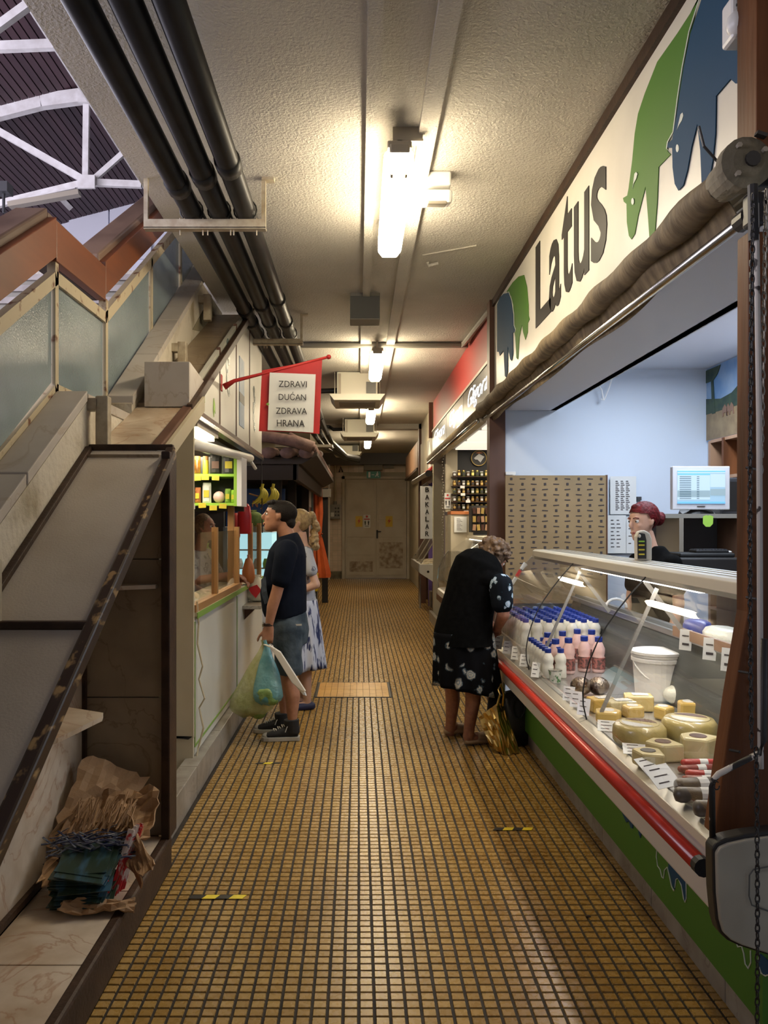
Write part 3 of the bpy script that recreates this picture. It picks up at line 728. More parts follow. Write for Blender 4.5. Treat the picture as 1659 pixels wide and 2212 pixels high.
MB().box(-1.29, -.90, .6, 3.66, 0, .13).build('core', 'edge_dark', kb)
for a, b in ((.6, 1.55), (1.555, 2.08), (2.085, 2.58), (2.585, 3.10), (3.105, 3.645)):
    MB().box(-1.26, -.905, a, b, .13, .15).build('marble_slab', 'marble_pink', kb, bevel=.003)
MB().box(-.915, -.868, .6, 3.66, 0, .153).build('kerb', 'edge_dark', kb, bevel=.012)
# broken marble shelf
sh = thing('marble_shelf', 'broken marble shelf with jagged front jutting out under the sloping band', 'shelf', (-1.15, 3.1, .85))
s_ = MB().prism([(-1.275, 2.45), (-1.16, 2.47), (-1.04, 2.72), (-.985, 3.02), (-1.0, 3.08), (-1.22, 3.20), (-1.275, 3.20)], (0, 0, .84), UX, UY, (0, 0, .018))
s_.build('slab', 'marble_pink', sh)
MB().bar((-1.27, 2.44, .835), (-1.15, 2.46, .835), .03, .03).build('edge_strip', 'edge_dark', sh, bevel=.006)
sh = thing('upper_marble_shelf', 'smaller cracked marble shelf high in the dark niche', 'shelf', (-1.15, 3.5, 1.31))
MB().prism([(-1.1, 3.5), (-.93, 3.60), (-.93, 3.645), (-1.2, 3.645), (-1.2, 3.4), (-1.15, 3.35)], (0, 0, 1.30), UX, UY, (0, 0, .018)).build('slab', 'marble_pink', sh)

# ---- crumpled cardboard and flattened magazines in the niche
def crumple(name, c, w, d, rx, ry, rz, mt, amp, label, cat, seed, th=.006, n=10, group=None):
    rr = random.Random(seed); e = Euler((rx, ry, rz)).to_matrix(); H = {}
    def fn(a, b):
        k = (round(a*n), round(b*n))
        if k not in H: H[k] = rr.uniform(-1, 1)*amp+amp*1.5*math.sin(a*7+seed)*math.cos(b*5+seed*2)
        edge = 1+.08*rr.uniform(-1, 1) if a in (0, 1) or b in (0, 1) else 1
        return vec(c)+e@Vector(((a-.5)*w*edge, (b-.5)*d*edge, H[k]))
    return MB().grid(fn, n, n).build(name, mt, None, label, cat, group, solid=th)
crumple('cardboard_sheet', (-1.12, 3.40, .36), .30, .42, .9, .5, .35, 'cardboard', .012, 'tan crumpled cardboard leaning against the niche wall behind the magazines', 'cardboard', 3)
crumple('cardboard_sheet', (-.99, 3.34, .36), .26, .24, .75, -.1, -.15, 'cardboard', .012, 'bent tan cardboard flap standing behind the blue shredded wrap', 'cardboard', 5)
crumple('cardboard_sheet', (-.905, 3.15, .30), .10, .30, .6, -.9, .1, 'cardboard', .010, 'curled cardboard strip at the kerb side of the waste pile', 'cardboard', 8)
crumple('cardboard_sheet', (-.97, 2.93, .185), .26, .09, .1, .1, .15, 'cardboard', .010, 'torn cardboard edge lying over the kerb in front of the pile', 'cardboard', 9)
crumple('cardboard_sheet', (-1.17, 3.15, .27), .12, .40, .35, .75, .3, 'cardboard', .010, 'cardboard flap drooping on the left side of the waste pile', 'cardboard', 12)
m = MB()
for i in range(26):
    rr = random.Random(i); c = Vector((-1.05+rr.uniform(-.02, .02), 3.02+rr.uniform(-.02, .02), .17+i*.0055))
    m.cbox(c, (.19, .18, .004), (.25+rr.uniform(-.05, .05), rr.uniform(-.06, .1), rr.uniform(-.15, .15)))
m.build('magazine_stack', 'mag_green', None, 'flattened stack of green and dark glossy magazines in front of the waste pile', 'magazines')
m = MB()
for i in range(150):
    rr = random.Random(100+i); c = Vector((-1.06+rr.uniform(-.15, .13), 3.14+rr.uniform(-.08, .06), .31+rr.uniform(-.035, .045)))
    m.cbox(c, (rr.uniform(.05, .13), .007, .003), (rr.uniform(-.5, .5), rr.uniform(-.5, .3), rr.uniform(-.8, .8)))
tag(m.build('shredded_wrap', 'mag_blue', None, 'heap of torn blue and grey paper strips on the waste pile', 'paper strips'), kind='stuff')
m = MB()
for i in range(90):
    rr = random.Random(300+i); c = Vector((-1.08+rr.uniform(-.1, .15), 3.26+rr.uniform(-.06, .06), .40+rr.uniform(-.05, .03)))
    m.cbox(c, (.006, rr.uniform(.05, .12), .003), (rr.uniform(.4, 1.1), rr.uniform(-.4, .4), rr.uniform(-.5, .1)))
tag(m.build('frayed_paper', 'cardboard', None, 'frayed pale paper strands over the tan cardboard', 'paper strips'), kind='stuff')
m = MB()
for i in range(16):
    rr = random.Random(500+i)
    m.cbox((-.935+i*.0015, 3.08+i*.006, .26+rr.uniform(-.01, .01)), (.012, .02, .26), (-.35, .25, rr.uniform(-.1, .1)))
m.build('folded_newspaper', 'mag_red', None, 'folded red and white newspaper upright at the right of the waste pile', 'newspaper')
m = MB().cbox((-.985, 3.02, .235), (.07, .10, .05), (.2, .1, .2)); m.build('crushed_carton', 'red_plastic', None, 'small crushed red carton beside the glossy magazines', 'carton')

# ---- floor tapes
def tape(c, L, W, rz, label, n=4):
    t = thing('floor_tape', label, 'tape', c)
    for i in range(n):
        x = (i-n/2)*L/n; e = Matrix.Rotation(rz, 3, 'Z'); sk = W*.8
        q = [Vector((x, -W/2, 0)), Vector((x+L/n, -W/2, 0)), Vector((x+L/n+sk*.6, W/2, 0)), Vector((x+sk*.6, W/2, 0))]
        q = [vec(c)+e@a for a in q]
        MB().add(q+[a+Vector((0, 0, .0012)) for a in q], [(3, 2, 1, 0), (4, 5, 6, 7), (0, 1, 5, 4), (1, 2, 6, 5), (2, 3, 7, 6), (3, 0, 4, 7)]).build('stripe', 'tape_yellow' if i % 2 else 'black_metal', t)
def fl(px, py): 
    Y = F*EYE/(py-CY); return ((px-CX)*Y/F, Y, .0008)
tape(fl(466, 1938), .23, .035, .0, 'yellow and black floor tape nearest the marble kerb at the left', 4)
tape(fl(1105, 1791), .20, .036, .0, 'yellow and black floor tape near the display case on the right', 4)
tape(fl(577, 1649), .16, .03, .05, 'worn yellow floor tape by the left counter plinth', 3)
tape(fl(1000, 1567), .12, .025, .1, 'scrap of yellow tape between the feet of the bending woman', 2)
for i, (px, py) in enumerate(((1270, 1980), (700, 1420), (760, 1330), (920, 1352))):
    MB().cbox(fl(px, py)[:2]+(.002,), (.02, .012, .003), (0, 0, i)).build('litter', 'paper' if i else 'edge_dark', None, ['dark crumb on the floor tiles by the case plinth', 'pale scrap on the floor beside the hatch', 'pale scrap on the floor far down the passage', 'white scrap on the floor left of the bending woman'][i], 'litter')
# ================================================================== CEILING SERVICES
def lamp(y0, L, label, near=False):
    t = thing('fluorescent_lamp', label, 'lamp', (.20, y0+L/2, 3.40), 'fluorescent lamps along the passage ceiling')
    zb = 3.40
    m = MB(); sec = [(-.075, .03), (-.075, -.03), (-.05, -.062), (.05, -.062), (.075, -.03), (.075, .03)]
    for e, k in ((0, .72), (.05, .95), (.09, 1), (L-.09, 1), (L-.05, .95), (L, .72)):
        m.v += [(.20+a*k, y0+e, zb+b*k) for a, b in sec]
    for i in range(5): m.f += [(i*6+j, i*6+(j+1) % 6, (i+1)*6+(j+1) % 6, (i+1)*6+j) for j in range(6)]
    m.f += [tuple(range(6)), tuple(range(30, 36))]; m.m = [0]*len(m.f)
    m.build('diffuser', 'lamp_tube' if near else 'lamp_tube_far', t)
    MB().box(.14, .26, y0+.0, y0+L, zb+.032, zb+.07).build('housing', 'steel_zinc', t, bevel=.008)
    MB().box(.15, .25, y0-.015, y0+.02, zb-.0, zb+.05).build('end_cap', 'steel_zinc', t, bevel=.01)
    for y in (y0+.15, y0+L-.15): MB().box(.19, .21, y-.01, y+.01, zb+.08, CZ).build('hanger', 'steel_zinc', t)
    if near:
        for x in (.165, .235): MB().tube([(x, y0+.06, zb-.066), (x, y0+.10, zb-.066)], .008).build('clip', 'steel_zinc', t)
for y0, lab, nr in ((3.84, 'nearest and largest lit ceiling lamp, above the keep-left side of the cheese shop sign', True),
                    (8.38, 'second lit ceiling lamp, in front of the first cassette air conditioner', False),
                    (12.6, 'third lit ceiling lamp, just below the first air conditioner in view', False),
                    (17.1, 'farthest lit ceiling lamp near the end wall', False)):
    lamp(y0, 1.36, lab, nr)
CO_ = thing('lamp_bracket', 'grey zinc bracket holding the nearest ceiling lamp', 'bracket', (.24, 3.92, 3.5))
MB().box(.17, .32, 3.93, 3.95, 3.50, 3.58).build('plate', 'steel_zinc', CO_); MB().box(.17, .32, 3.90, 3.95, 3.495, 3.505).build('flange', 'steel_zinc', CO_)
MB().box(.19, .215, 3.90, 3.93, 3.47, 3.50).build('arm', 'steel_zinc', CO_)
t = thing('emergency_lamp', 'small white square emergency lamp on the ceiling right of the lit lamp', 'lamp', (.44, 4.55, 3.45))
m = MB()
MB().box(.37, .52, 4.42, 4.56, 3.50, 3.58).build('base', 'white_plastic', t, bevel=.01)
MB().cbox((.44, 4.50, 3.455), (.17, .20, .075), (.25, 0, 0)).build('body', 'white_plastic', t, bevel=.018)
MB().cbox((.44, 4.475, 3.42), (.115, .13, .03), (.25, 0, 0)).build('lens', 'steel_zinc', t, bevel=.008)
t = thing('junction_box', 'dark square box hanging under the ceiling at the end of the trunking', 'box', (.05, 6.9, 3.4))
a = P(756, 633, 6.76); b = P(821, 690, 6.76)
MB().box(a.x, b.x, 6.76, 6.98, b.z, 3.58).build('body', 'grey_box', t, bevel=.004); MB().box(a.x+.005, b.x-.005, 6.752, 6.76, b.z+.01, 3.55).build('cover', 'ac_dark', t)
MB().tube([(.52, 5.95, 3.575), (.53, 5.96, 3.55), (.60, 5.95, 3.565)], .012).build('ceiling_stub', 'ceiling_plaster', None, 'broken plaster stub sticking out of the ceiling left of the shop sign', 'plaster')
MB().tube([(.84, 5.6, 3.576), (.47, 5.8, 3.576)], .006).build('ceiling_crack', 'ceiling_plaster', None, 'thin plastered cable line across the ceiling near the stub', 'cable')
# cross pipe at y=8.6
MB().tube([(-.62, 8.6, 3.545), (1.12, 8.6, 3.545), (1.14, 8.5, 3.545), (1.20, 7.2, 3.545)], .028).build('cross_pipe', 'grey_box', None, 'grey pipe crossing under the ceiling and turning toward the shop sign', 'pipe')
MB().box(-.66, 1.2, 8.62, 8.68, 3.53, 3.58).build('cable_tray', 'grey_box', None, 'grey cable tray crossing the ceiling behind the crossing pipe', 'cable tray')

# three black pipes with couplings on two brackets
PX = ((-.655, 'right-hand black ceiling pipe, nearest the passage lamps'), (-.805, 'middle one of the three black ceiling pipes'), (-.965, 'left-hand black ceiling pipe, nearest the stair opening'))
for i, (x, lab) in enumerate(PX):
    t = thing('ceiling_pipe', lab, 'pipe', (x, 6, 3.34), 'black pipes under the ceiling')
    MB().tube([(x, -.8, 3.405), (x, 13.5, 3.405)], .058, 14).build('pipe_run', 'pipe_black', t, smooth=True)
    for y in (3.95+i*.12, 6.35+.15*i, 7.05): MB().tube([(x, y-.05, 3.405), (x, y+.05, 3.405)], .066, 14).build('coupling', 'pipe_black', t, smooth=True)
for y, lab, x0, x1 in ((4.52, 'cream steel bracket carrying the three pipes, nearer one', -1.235, -.535), (7.45, 'farther cream bracket carrying the three pipes', -1.02, -.53)):
    t = thing('pipe_bracket', lab, 'bracket', ((x0+x1)/2, y, 3.3))
    MB().box(x0, x1, y-.005, y+.005, 3.295, 3.345).box(x0, x1, y-.005, y+.045, 3.29, 3.30).build('angle_bar', 'bracket_cream', t)
    for x in (x0+.012, x1-.012): MB().box(x-.012, x+.012, y-.004, y+.02, 3.295, CZ).build('hanger', 'bracket_cream', t)
    MB().box(x1-.02, x1+.05, y-.02, y+.03, 3.565, CZ).build('foot', 'bracket_cream', t)
    for i, (x, _) in enumerate(PX):
        MB().tube([(x+math.cos(a)*.066, y+.02, 3.405+math.sin(a)*.064) for a in [math.pi*k/8 for k in range(-2, 11)]], .005, 6).build('clamp', 'black_metal', t)
        for s in (-.066, .066): MB().tube([(x+s, y+.02, 3.26), (x+s, y+.02, 3.36)], .004, 6).build('bolt', 'bracket_cream', t)
# cassette air conditioners
for (cx, y, wb, wf, zb, zt, lab) in ((-.02, 10.2, .53, .72, 3.24, 3.57, 'nearest ceiling cassette air conditioner with round mark and square grille'),
                                     (.015, 14.7, .56, .72, 3.26, 3.55, 'second ceiling cassette air conditioner farther down the passage'),
                                     (-.28, 19.4, .56, .72, 3.33, 3.52, 'farthest ceiling cassette, seen as a thin white panel')):
    t = thing('air_conditioner', lab, 'air conditioner', (cx, y+.3, zb-.05))
    MB().box(cx-wb/2, cx+wb/2, y+.05, y+.6, zb, zt).build('body', 'ac_white', t, bevel=.008)
    MB().prism([(-wf/2, .03), (wf/2, .03), (wf/2-.06, -.05), (-wf/2+.06, -.05)], (cx, y-.04, zb), UX, UZ, (0, .78, 0)).build('panel', 'ac_white', t)
    MB().box(cx-wf/2+.12, cx+wf/2-.12, y+.15, y+.55, zb-.056, zb-.05).build('intake_grille', 'intake_grey', t)
    MB().box(cx+wb*.22, cx+wb*.46, y+.04, y+.05, zb+.05, zb+.2).build('grille', 'ac_dark', t)
    MB().box(cx-wb*.47, cx-wb*.40, y+.045, y+.05, zb+.02, zt-.02).build('side_vent', 'steel_zinc', t)
    for s in (-1, 1): MB().tube([(cx+s*(wb/2+.03), y+.1, zb+.05), (cx+s*(wb/2+.03), y+.1, CZ)], .006).build('rod', 'steel_zinc', t)
    MB().tube([(cx-wb/2, y+.3, zb+.13), (cx-wb/2-.22, y+.35, zb+.13), (cx-wb/2-.30, y+.5, zb+.20), (cx-wb/2-.9, y+.5, zb+.20)], .035).build('pipe_stub', 'pipe_black', t)
# tangle of black pipes and cable trays at the left far ceiling
for i in range(3):
    y = 15.6+i*.5
    MB().tube([(-.65-i*.15, 13.3, 3.38), (-.62-i*.12, y-.4, 3.34), (-.55-i*.1, y, 3.22), (-.3, y+2.2, 3.14), (.0, y+3, 3.14)], .05, 8).build('far_pipe', 'pipe_black', None, ['nearest', 'middle', 'farthest'][i]+' black pipe bending down under the far ceiling left of the cassettes', 'pipe')
MB().box(-1.6, -.5, 15.0, 15.3, 3.05, 3.1).build('far_cable_tray', 'steel_zinc', None, 'zinc cable tray under the far ceiling at the left', 'cable tray')

# ================================================================== LEFT HEALTH FOOD KIOSK
ks = thing('kiosk_counter', 'white panelled shop counter with green trim on a grey stone plinth', 'counter', (-1.2, 6.4, 0))
for a, b in ((3.76, 4.6), (4.605, 5.4), (5.405, 6.2), (6.205, 7.0), (7.005, 7.8), (7.805, 8.2)):
    MB().box(-1.05, -.945, a, b, 0, .178).build('plinth_stone', 'marble_plinth', ks, bevel=.004)
MB().box(-1.25, -1.01, 4.8, 8.15, .16, 1.03).build('carcass', 'kiosk_white', ks)
for a, b in ((4.79, 6.43), (6.45, 8.15)):
    MB().box(-1.01, -1.0, a, b, .19, 1.03).build('front_panel', 'kiosk_white', ks)
    MB().box(-1.0, -.996, a, b, .235, .25).build('green_line', 'green_trim', ks)
    MB().box(-1.0, -.996, a, a+.012, .25, 1.0).build('green_line', 'green_trim', ks)
MB().box(-1.30, -.985, 4.79, 8.15, 1.03, 1.055).build('counter_top', 'wall_cream', ks)
MB().box(-.985, -.98, 4.79, 8.15, 1.018, 1.055).build('green_edge', 'green_trim', ks)
MB().box(-1.045, -.99, 4.79, 6.62, 1.055, 1.10).build('wood_sill', 'counter_wood', ks)
cp = struct(MB().box(-1.25, -1.0, 4.76, 4.79, .30, 2.36).box(-1.25, -1.002, 4.76, 4.785, 0, .30), 'trim_7', 'wall_cream')
MB().prism([(-1.24, .31), (-1.005, .31), (-1.03, .292), (-1.10, .30), (-1.15, .315), (-1.24, .285)], (0, 4.757, 0), UX, UZ, (0, -.003, 0)).build('broken_edge', 'black_metal', cp)
for x, y0, y1, z in ((0, 0, 0, 0),): pass
# screen posts and plexi
sc = thing('counter_screen', 'wooden framed clear plastic screen standing on the kiosk counter', 'screen', (-1.02, 5.9, 1.1))
for y in (5.58, 6.58): MB().box(-1.04, -1.0, y-.025, y+.025, 1.10, 1.57).build('post', 'counter_wood', sc)
for a, b in ((4.80, 5.55), (5.61, 6.55)): MB().box(-1.023, -1.019, a, b, 1.10, 1.54).build('pane', 'plexi', sc)
sc = thing('counter_screen', 'farther wooden framed plastic screen beside the standing man', 'screen', (-1.02, 7.6, 1.06))
for y in (7.40, 8.05): MB().box(-1.04, -1.0, y-.03, y+.03, 1.055, 1.60).build('post', 'counter_wood', sc)
MB().box(-1.023, -1.019, 7.43, 8.02, 1.055, 1.58).build('pane', 'plexi', sc)
# small shelf on the front with a bag
t = thing('side_shelf', 'small stone shelf bracketed to the white counter front', 'shelf', (-.93, 7.1, .84))
MB().box(-1.0, -.84, 6.75, 7.5, .86, .89).build('board', 'marble_plinth', t, bevel=.004)
MB().prism([(0, 0), (.1, 0), (0, -.1)], (-.995, 6.85, .86), UX, UZ, (0, .03, 0)).build('bracket', 'brown_paint', t)
# cable running down the counter edge
m = MB().tube([(-.992, 4.83, 1.12), (-.985, 4.84, .98), (-.99, 4.83, .86), (-.96, 4.84, .72), (-.985, 4.85, .64), (-.95, 4.85, .52), (-.985, 4.86, .46), (-.955, 4.84, .34), (-.985, 4.83, .22), (-.99, 4.8, .16)], .006, 6)
m.build('hanging_cable', 'rusty_cream', None, 'thin tangled cable hanging down the near edge of the kiosk counter', 'cable')
# upper sign panels
sg = thing('kiosk_fascia', 'white sign panels with dark joints above the health food kiosk', 'sign', (-1.0, 6.5, 2.3))
yk = [4.80, 5.66, 6.42, 7.2, 8.12]
for i, (a, b) in enumerate(zip(yk, yk[1:])):
    z1 = min(3.56, 2.36+.475*(a-4.6)); z2 = min(3.56, 2.36+.475*(b-4.6))
    MB().prism([(a+.012, 2.30), (b-.012, 2.30), (b-.012, z2-.02), (a+.012, z1-.02)], (-1.03, 0, 0), UY, UZ, (.03, 0, 0)).build('panel', 'kiosk_white', sg)
    if i: MB().box(-1.02, -.995, a-.012, a+.012, 2.30, z1).build('joint_strip', 'brown_paint', sg)
MB().box(-1.04, -.985, 4.78, 8.14, 2.265, 2.30).build('lower_trim', 'brown_paint', sg)
MB().box(-1.04, -.98, 4.78, 8.14, 2.24, 2.266).build('chrome_trim', 'chrome', sg)
MB().box(-1.0, -.996, 6.58, 6.85, 2.42, 3.0).build('picture_print', 'poster_sky', sg)
MB().box(-.999, -.995, 6.58, 6.85, 2.62, 2.70).build('picture_print', 'sign_black', sg)
for y, z in ((5.05, 2.42), (5.42, 2.40)):
    MB().prism([(0, .06), (.04, .02), (.05, -.04), (.02, -.02), (.0, -.07), (-.02, -.02)], (-.999, y, z), UY, UZ, (.003, 0, 0)).build('leaf_print', 'lime', sg)
for y, z, s in ((6.0, 2.85, 1), (7.5, 2.75, 1)):
    for k in range(5): MB().prism([(math.cos(a)*.05*(1+.3*math.sin(a*3+k)), math.sin(a)*.06) for a in [i*.7 for i in range(9)]], (-.999, y+.05*math.sin(k*2), z+.1-k*.08), UY, UZ, (.002, 0, 0)).build('tree_print', 'frosted_glass', sg)
# roller shutter housing + lamp
t = thing('shutter_housing', 'cream roller shutter tube under the kiosk sign panels', 'shutter', (-1.0, 6.2, 2.1))
MB().tube([(-1.02, 4.82, 2.085), (-.985, 7.15, 2.19)], .035, 12).build('roller', 'white_plastic', t, smooth=True)
MB().box(-1.30, -1.10, 4.82, 8.1, 2.19, 2.24).build('box', 'steel_brushed', t)
MB().tube([(-.98, 7.15, 2.16), (-.95, 7.24, 2.10)], .015).build('end_stub', 'white_plastic', t)
t = thing('kiosk_lamp', 'bright square light under the kiosk sign at its near end', 'lamp', (-1.15, 5.1, 2.2))
MB().box(-1.10, -1.01, 4.92, 5.5, 2.17, 2.20).build('diffuser', 'lamp_glow', t); MB().box(-1.11, -1.0, 4.88, 5.6, 2.2, 2.24).build('housing', 'steel_zinc', t)
kb_ = struct(MB().box(-2.7, -2.6, 4.86, 8.2, 0, 2.32).box(-2.7, -1.26, 8.15, 8.2, 0, 1.0).box(-2.7, -1.3, 4.80, 4.86, 0, 2.30), 'wall_kiosk', 'brown_paint')
struct(MB().box(-2.7, -1.06, 4.86, 8.15, 2.30, 2.33), 'ceiling_kiosk', 'wall_cream')
# product shelf
t = thing('product_shelf', 'lime green edged shelf unit with jars and packets in the kiosk', 'shelf', (-1.3, 6.6, 1.7))
MB().box(-1.75, -.99, 6.78, 6.80, 1.70, 2.17).build('back_panel', 'grey_dark', t)
for z in (1.745, 1.985): MB().box(-1.75, -1.02, 6.5, 6.78, z, z+.022).build('shelf_board', 'lime', t)
MB().box(-1.03, -1.005, 6.48, 6.78, 1.74, 2.17).build('side_board', 'lime', t); MB().box(-1.004, -.965, 6.48, 6.78, 1.74, 2.17).build('outer_side', 'white_paint', t)
MB().box(-1.10, -1.05, 6.60, 6.66, 1.055, 1.745).build('support_post', 'counter_wood', t)
prods = [('jar', -1.345, 2.007, .055, .15, 'jar_honey', 'orange lidded jar on the upper kiosk shelf', 1), ('jar', -1.275, 2.007, .05, .15, 'key_yellow', 'yellow jar on the upper kiosk shelf', 1),
         ('coffee_bag', -1.19, 2.007, .10, .17, 'stall_dark', 'left dark bag on the upper kiosk shelf', 0), ('coffee_bag', -1.08, 2.007, .10, .17, 'grey_dark', 'right dark bag on the upper kiosk shelf', 0),
         ('packet', -1.34, 1.767, .05, .13, 'orange_trim', 'orange packet at the left of the lower kiosk shelf', 0), ('packet', -1.265, 1.767, .075, .17, 'paper', 'white and yellow packet on the lower kiosk shelf', 0),
         ('packet', -1.165, 1.767, .10, .10, 'pink_yogurt', 'pink round packet on the lower kiosk shelf', 2), ('packet', -1.09, 1.767, .05, .12, 'green_trim', 'left green packet on the lower kiosk shelf', 0), ('packet', -1.045, 1.767, .04, .11, 'lime', 'right green packet on the lower kiosk shelf', 0)]
for nm, x, z, w_, h_, mt, lab, typ in prods:
    t = thing(nm, lab, nm.replace('_', ' '), (x, 6.56, z))
    if typ == 1:
        MB().lathe([(w_/2*.9, 0), (w_/2, .01), (w_/2, h_*.75), (w_/2*.8, h_*.8)], (x, 6.56, z), 12).build('glass_body', mt, t, smooth=True)
        MB().lathe([(w_/2*.95, 0), (w_/2*.95, h_*.22)], (x, 6.56, z+h_*.78), 12).build('lid', 'counter_wood', t)
    elif typ == 2: MB().ball((x, 6.56, z+h_/2), (w_/2, .04, h_/2)).build('wrap', mt, t, smooth=True)
    else:
        m = MB().loft([((x, 6.56, z), .02, w_/2), ((x, 6.56, z+h_*.1), .03, w_/2), ((x, 6.56, z+h_*.8), .025, w_/2), ((x, 6.56, z+h_*.95), .008, w_/2*.95), ((x, 6.56, z+h_), .004, w_/2*.95)], (0, 1, 0), 10); m.build('pouch', mt, t)
        MB().cbox((x, 6.53, z+h_*.45), (w_*.6, .004, h_*.35)).build('label', 'key_yellow' if mt != 'stall_dark' else 'brown_paint', t)
for i, (x, z) in enumerate(((-1.33, 1.97), (-1.265, 1.975), (-1.18, 1.972), (-1.29, 1.745), (-1.20, 1.725), (-1.12, 1.74), (-1.38, 1.735))):
    MB().cbox((x, 6.485, z), (.062, .004, .04), (0, (i % 3-1)*.05, 0)).build('price_tag', 'key_yellow' if i != 6 else 'paper', None, ['yellow price tag, first on the upper kiosk shelf edge', 'yellow price tag, second on the upper kiosk shelf edge', 'yellow price tag, third on the upper kiosk shelf edge', 'yellow price tag, first on the lower kiosk shelf edge', 'larger yellow price tag hanging below the pink packet', 'pale yellow price tag at the green packets', 'white price tag at the left of the lower kiosk shelf'][i], 'price tag', bevel=.001)
# hanging things behind the counter
t = thing('cash_register', 'dark cash register on the kiosk counter behind the screen', 'register', (-1.33, 6.9, 1.5))
MB().cbox((-1.40, 7.7, 1.64), (.17, .08, .16)).build('display', 'grey_dark', t); MB().cbox((-1.40, 7.65, 1.735), (.19, .10, .02)).build('top', 'steel_zinc', t); MB().box(-1.49, -1.31, 7.6, 7.85, 1.055, 1.56).build('body', 'grey_dark', t)
def sack(name, c, w_, d, h_, mt, label, cat, seed=0, n=14, knot=True):
    rr = random.Random(seed); m = MB(); pts = []
    pr = [(.25, 0), (.75, .05), (1, .22), (.98, .45), (.8, .68), (.45, .84), (.16, .91), (.3, 1.0)] if knot else [(.9, 0), (1, .1), (1, .6), (.85, .9), (.6, 1)]
    m.loft([(vec(c)+Vector((0, 0, z*h_)), r*d/2, r*w_/2) for r, z in pr], (0, 1, 0), n)
    m.v = [(x+rr.uniform(-.04, .04)*w_, y+rr.uniform(-.04, .04)*w_, z) for x, y, z in m.v]
    return m.build(name, mt, None, label, cat, smooth=True)
sack('red_net_bag', (-1.06, 7.3, 1.50), .13, .12, .28, 'red_plastic', 'red bag hanging behind the product shelf post', 'bag', 1, knot=False)
sack('red_net_bag', (-1.22, 7.7, 1.45), .12, .12, .25, 'flag_red', 'red bag between register and wooden post', 'bag', 2, knot=False)
sack('orange_net_bag', (-.98, 7.0, 1.058), .11, .12, .26, 'orange_trim', 'orange net bag of nuts on the counter between the screens', 'bag', 3)
sack('plastic_bag', (-.93, 7.15, .89), .22, .2, .24, 'wrap_white', 'white carrier bag with red print on the side shelf', 'bag', 4)
t = MB().prism([(-.03, .02), (.05, .05), (.09, .0), (.04, -.07), (.0, -.03)], (-.96, 7.035, 1.0), UX, UZ, (0, -.006, 0)).build('bag_print', 'red_plastic', bpy.data.objects['plastic_bag'])
sack('produce_sack', (-1.4, 7.25, 1.057), .16, .16, .36, 'lime', 'green apple bag behind the kiosk counter', 'bag', 6)
t = thing('glass_fridge', 'cool lit glass fridge behind the far end of the kiosk counter', 'fridge', (-1.15, 8.6, .2))
MB().box(-1.6, -.95, 8.6, 9.1, .9, 1.50).build('lit_interior', 'cyan_glow', t); MB().box(-1.62, -.94, 8.56, 9.12, 1.50, 1.56).build('top', 'white_plastic', t); MB().box(-1.62, -.94, 8.56, 9.12, .0, .9).build('base', 'white_paint', t)
for k, z in enumerate((1.1, 1.3)):
    MB().box(-1.6, -.95, 8.57, 8.6, z, z+.015).build('wire_shelf', 'steel_zinc', t)
for k in range(6):
    MB().lathe([(.04, 0), (.045, .05), (.03, .10)], (-1.5+k*.1, 8.55, 1.115), 8).build('tub', 'green_trim' if k % 2 else 'white_plastic', t)
sack('leek_bunch', (-1.12, 8.4, 1.56), .26, .14, .18, 'greens', 'heap of leafy greens on top of the lit fridge', 'vegetables', 9)
# bananas
def banana(c, ang, L=.18):
    t_ = [(vec(c)+Vector((math.sin(ang)*L*s+.02*math.sin(s*3), 0, -L*s+(.05*(1-(2*s-1)**2))*math.sin(ang+1.2))), .018*math.sin(.25+s*2.5)+.003) for s in [k/7 for k in range(8)]]
    return t_
for g, (cx_, lab) in enumerate(((-.985, 'left bunch of yellow bananas hanging over the kiosk counter'), (-.875, 'right bunch of yellow bananas beside the man\'s head'))):
    t = thing('banana_bunch', lab, 'bananas', (cx_, 8.0, 1.85))
    for k in range(3):
        pts = []; a0 = -.5+k*.22
        for s in range(8):
            u = s/7; rb_ = .004+.017*math.sin(.2+u*2.7); pts.append((Vector((cx_-.01+.055*math.sin(math.pi*u)-.05*u+(k-1)*.030*(.3+u), 8.0+k*.015, 1.965-.17*u)), rb_, rb_))
        MB().loft(pts, (1, 0, 0), 8).build('banana', 'banana', t, smooth=True)
    MB().tube([(cx_, 8.0, 1.95), (cx_+.01, 8.0, 2.0)], .015).build('crown', 'banana', t)
MB().tube([(-1.12, 8.05, 1.90), (-.98, 8.02, 1.86)], .008).build('hook_rod', 'counter_wood', None, 'thin wooden rod sticking out beside the bananas', 'rod')
MB().tube([(-.98, 8.0, 1.5), (-.99, 8.0, 2.3)], .006).build('dangling_wire', 'black_metal', None, 'dark cord hanging in front of the bananas from the sign', 'cord')
# blue board with orange arched letters
t = thing('blue_sign', 'dark blue board with arched orange letters behind the bananas', 'sign', (-1.3, 9.6, 1.5))
MB().box(-1.62, -.90, 9.6, 9.63, 1.55, 2.02).build('board', 'blue_board', t)
for i, ch in enumerate('NJONI'):
    a = .45-.26*i; x = -1.30+i*.098; z = 1.80-.014*i-.012*i*i
    u = Vector((math.cos(-a+.2), 0, -abs(math.sin(.12+i*.12)))).normalized(); v = Vector((-u.z, 0, u.x))
    MB().text(ch, (x, 9.598, z), u, v, .075, off=.01, ext=.02).build('letter', 'orange_letters', t)

